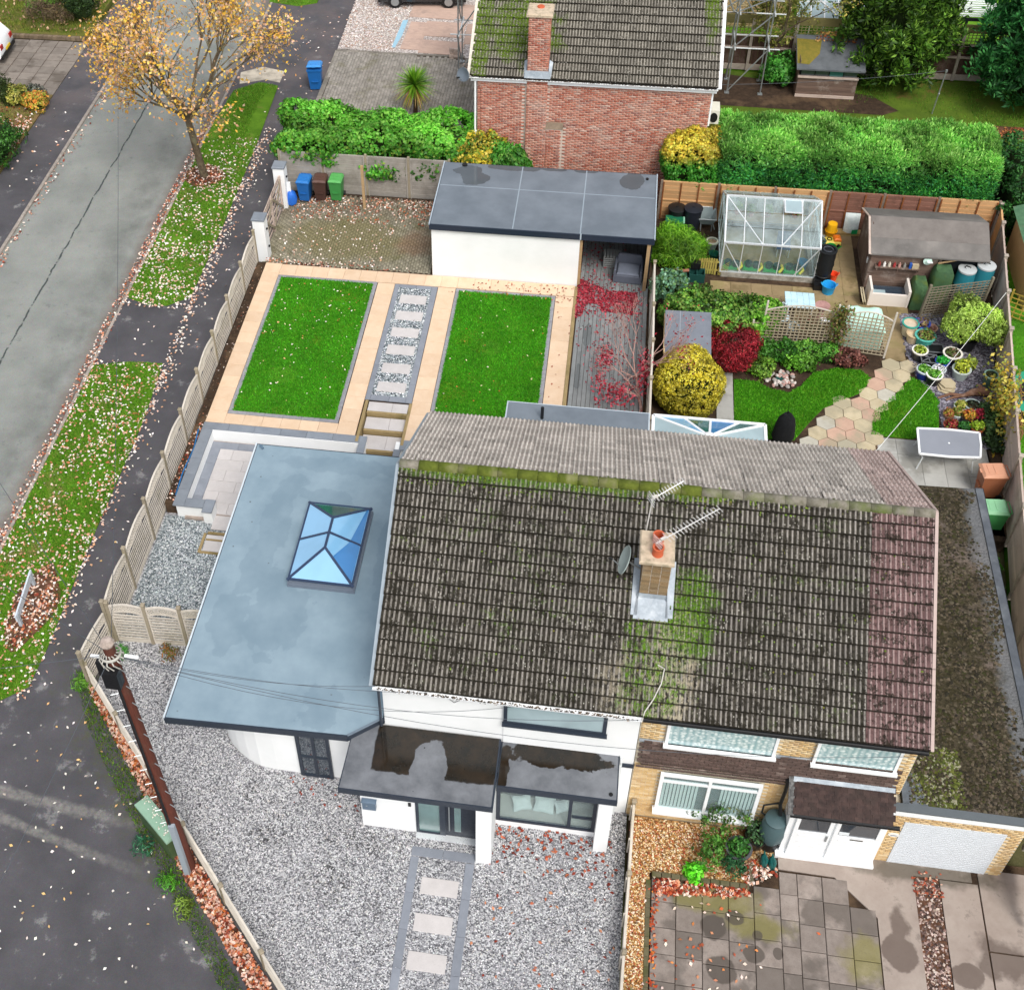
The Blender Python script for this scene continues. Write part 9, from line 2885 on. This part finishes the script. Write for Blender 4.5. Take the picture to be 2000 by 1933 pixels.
for k in range(6):
 a=k*PI/3
 B().tube([(18.75+1.2*math.cos(a),15.6+1.2*math.sin(a),NZ-.05),(18.75+1.2*math.cos(a),15.6+1.2*math.sin(a),NZ+.74)],.03,6).build('leg',GREYM,trm,world=True)
wavy_fence('side_fence','lattice topped fence panel across the passage beyond the mossy garage roof',[(15.55,3.3),(16.1,3.15),(17.6,2.9)],0,1.75,ORANGEW,POSTWOOD,arch=.12)
# ================================================================== cars, only their corners in view
def car(label,col,loc,rz,plate='#e8c832',group=None):
 t=thing('parked_car',label,'car',loc,rz)
 m=plain('paint_'+col.lstrip('#'),col,.25,.03,3,.6,bump=0)
 m.node_tree.nodes['Principled BSDF'].inputs['Coat Weight'].default_value=.8
 prof=[(-2.05,.35),(-2.12,.55),(-2.1,.85),(-2.02,1.0),(-1.75,1.4),(-1.55,1.47),(.35,1.47),(.6,1.42),(1.25,1.0),(1.9,.86),(2.08,.7),(2.1,.45),(2.0,.3)]
 b=B()
 secs=[(-.86,.9),(-.8,1.0),(0,1.02),(.8,1.0),(.86,.9)]
 n=len(prof)
 for y,s in secs:
  for x,z in prof:
   k=1 if z<.95 else 1-.16*(z-.95)/.5
   b.v.append((x*(1 if s>.95 else .985),y*k,.3+(z-.3)*(s if z>.4 else 1)))
 for i in range(len(secs)-1):
  for j in range(n):
   a,c=i*n+j,i*n+(j+1)%n
   b.f.append((a,c,c+n,a+n))
 b.f+=[tuple(range(n)),tuple(range((len(secs)-1)*n,len(secs)*n))[::-1]]
 b.t=[None]*len(b.f)
 b.build('body',m,t,True)
 for s in(-1,1):
  B().add([(-1.5,s*.805,.98),(.95,s*.805,.98),(.45,s*.755,1.38),(-1.35,s*.755,1.38)],[(0,1,2,3)]).build('side_window',PANE,t)
  for x in(-1.3,1.3):
   w_=B().lathe((0,0,0),[(.19,-.1),(.31,-.1),(.33,-.06),(.33,.06),(.31,.1),(.19,.1)],22,TR(x,s*.8,.33,0,PI/2)).build('wheel',BLACK,t,True)
   B().lathe((0,0,0),[(0,-.07),(.2,-.07),(.2,.07),(0,.07)],12,TR(x,s*.84,.33,0,PI/2)).build('rim',GREYM,w_)
  B().box(-2.13,s*.62-.14,.72,-2.02,s*.62+.14,.92).build('tail_light',plain('tail_red','#a8201c',.3)if 'tail_red' not in bpy.data.materials else bpy.data.materials['tail_red'],t)
  B().box(1.95,s*.6-.18,.62,2.1,s*.6+.16,.76).build('headlight',PANE_C,t)
 B().add([(-2.0,-.66,1.02),(-2.0,.66,1.02),(-1.74,.6,1.36),(-1.74,-.6,1.36)],[(0,3,2,1)]).build('rear_window',PANE,t)
 B().add([(1.2,-.66,1.04),(1.2,.66,1.04),(.66,.6,1.4),(.66,-.6,1.4)],[(0,1,2,3)]).build('windscreen',PANE,t)
 B().box(-2.14,-.85,.3,-2.0,.85,.48).box(2.0,-.85,.28,2.13,.85,.42).build('bumper',BLACK,t)
 B().box(-2.15,-.26,.5,-2.13,.26,.62).build('number_plate',plain('plate_yellow',plate,.5)if 'plate_yellow' not in bpy.data.materials else bpy.data.materials['plate_yellow'],t)
 return t
car('white car whose rear corner with yellow plate shows on the far driveway','#f0f2f3',(-26.1,34.55,.02),PI+.06)
car('black car whose front wheel shows on the pinkish gravel forecourt','#1b1e22',(-5.35,41.75,.2),PI+.08)
print('all done',len(bpy.data.objects))
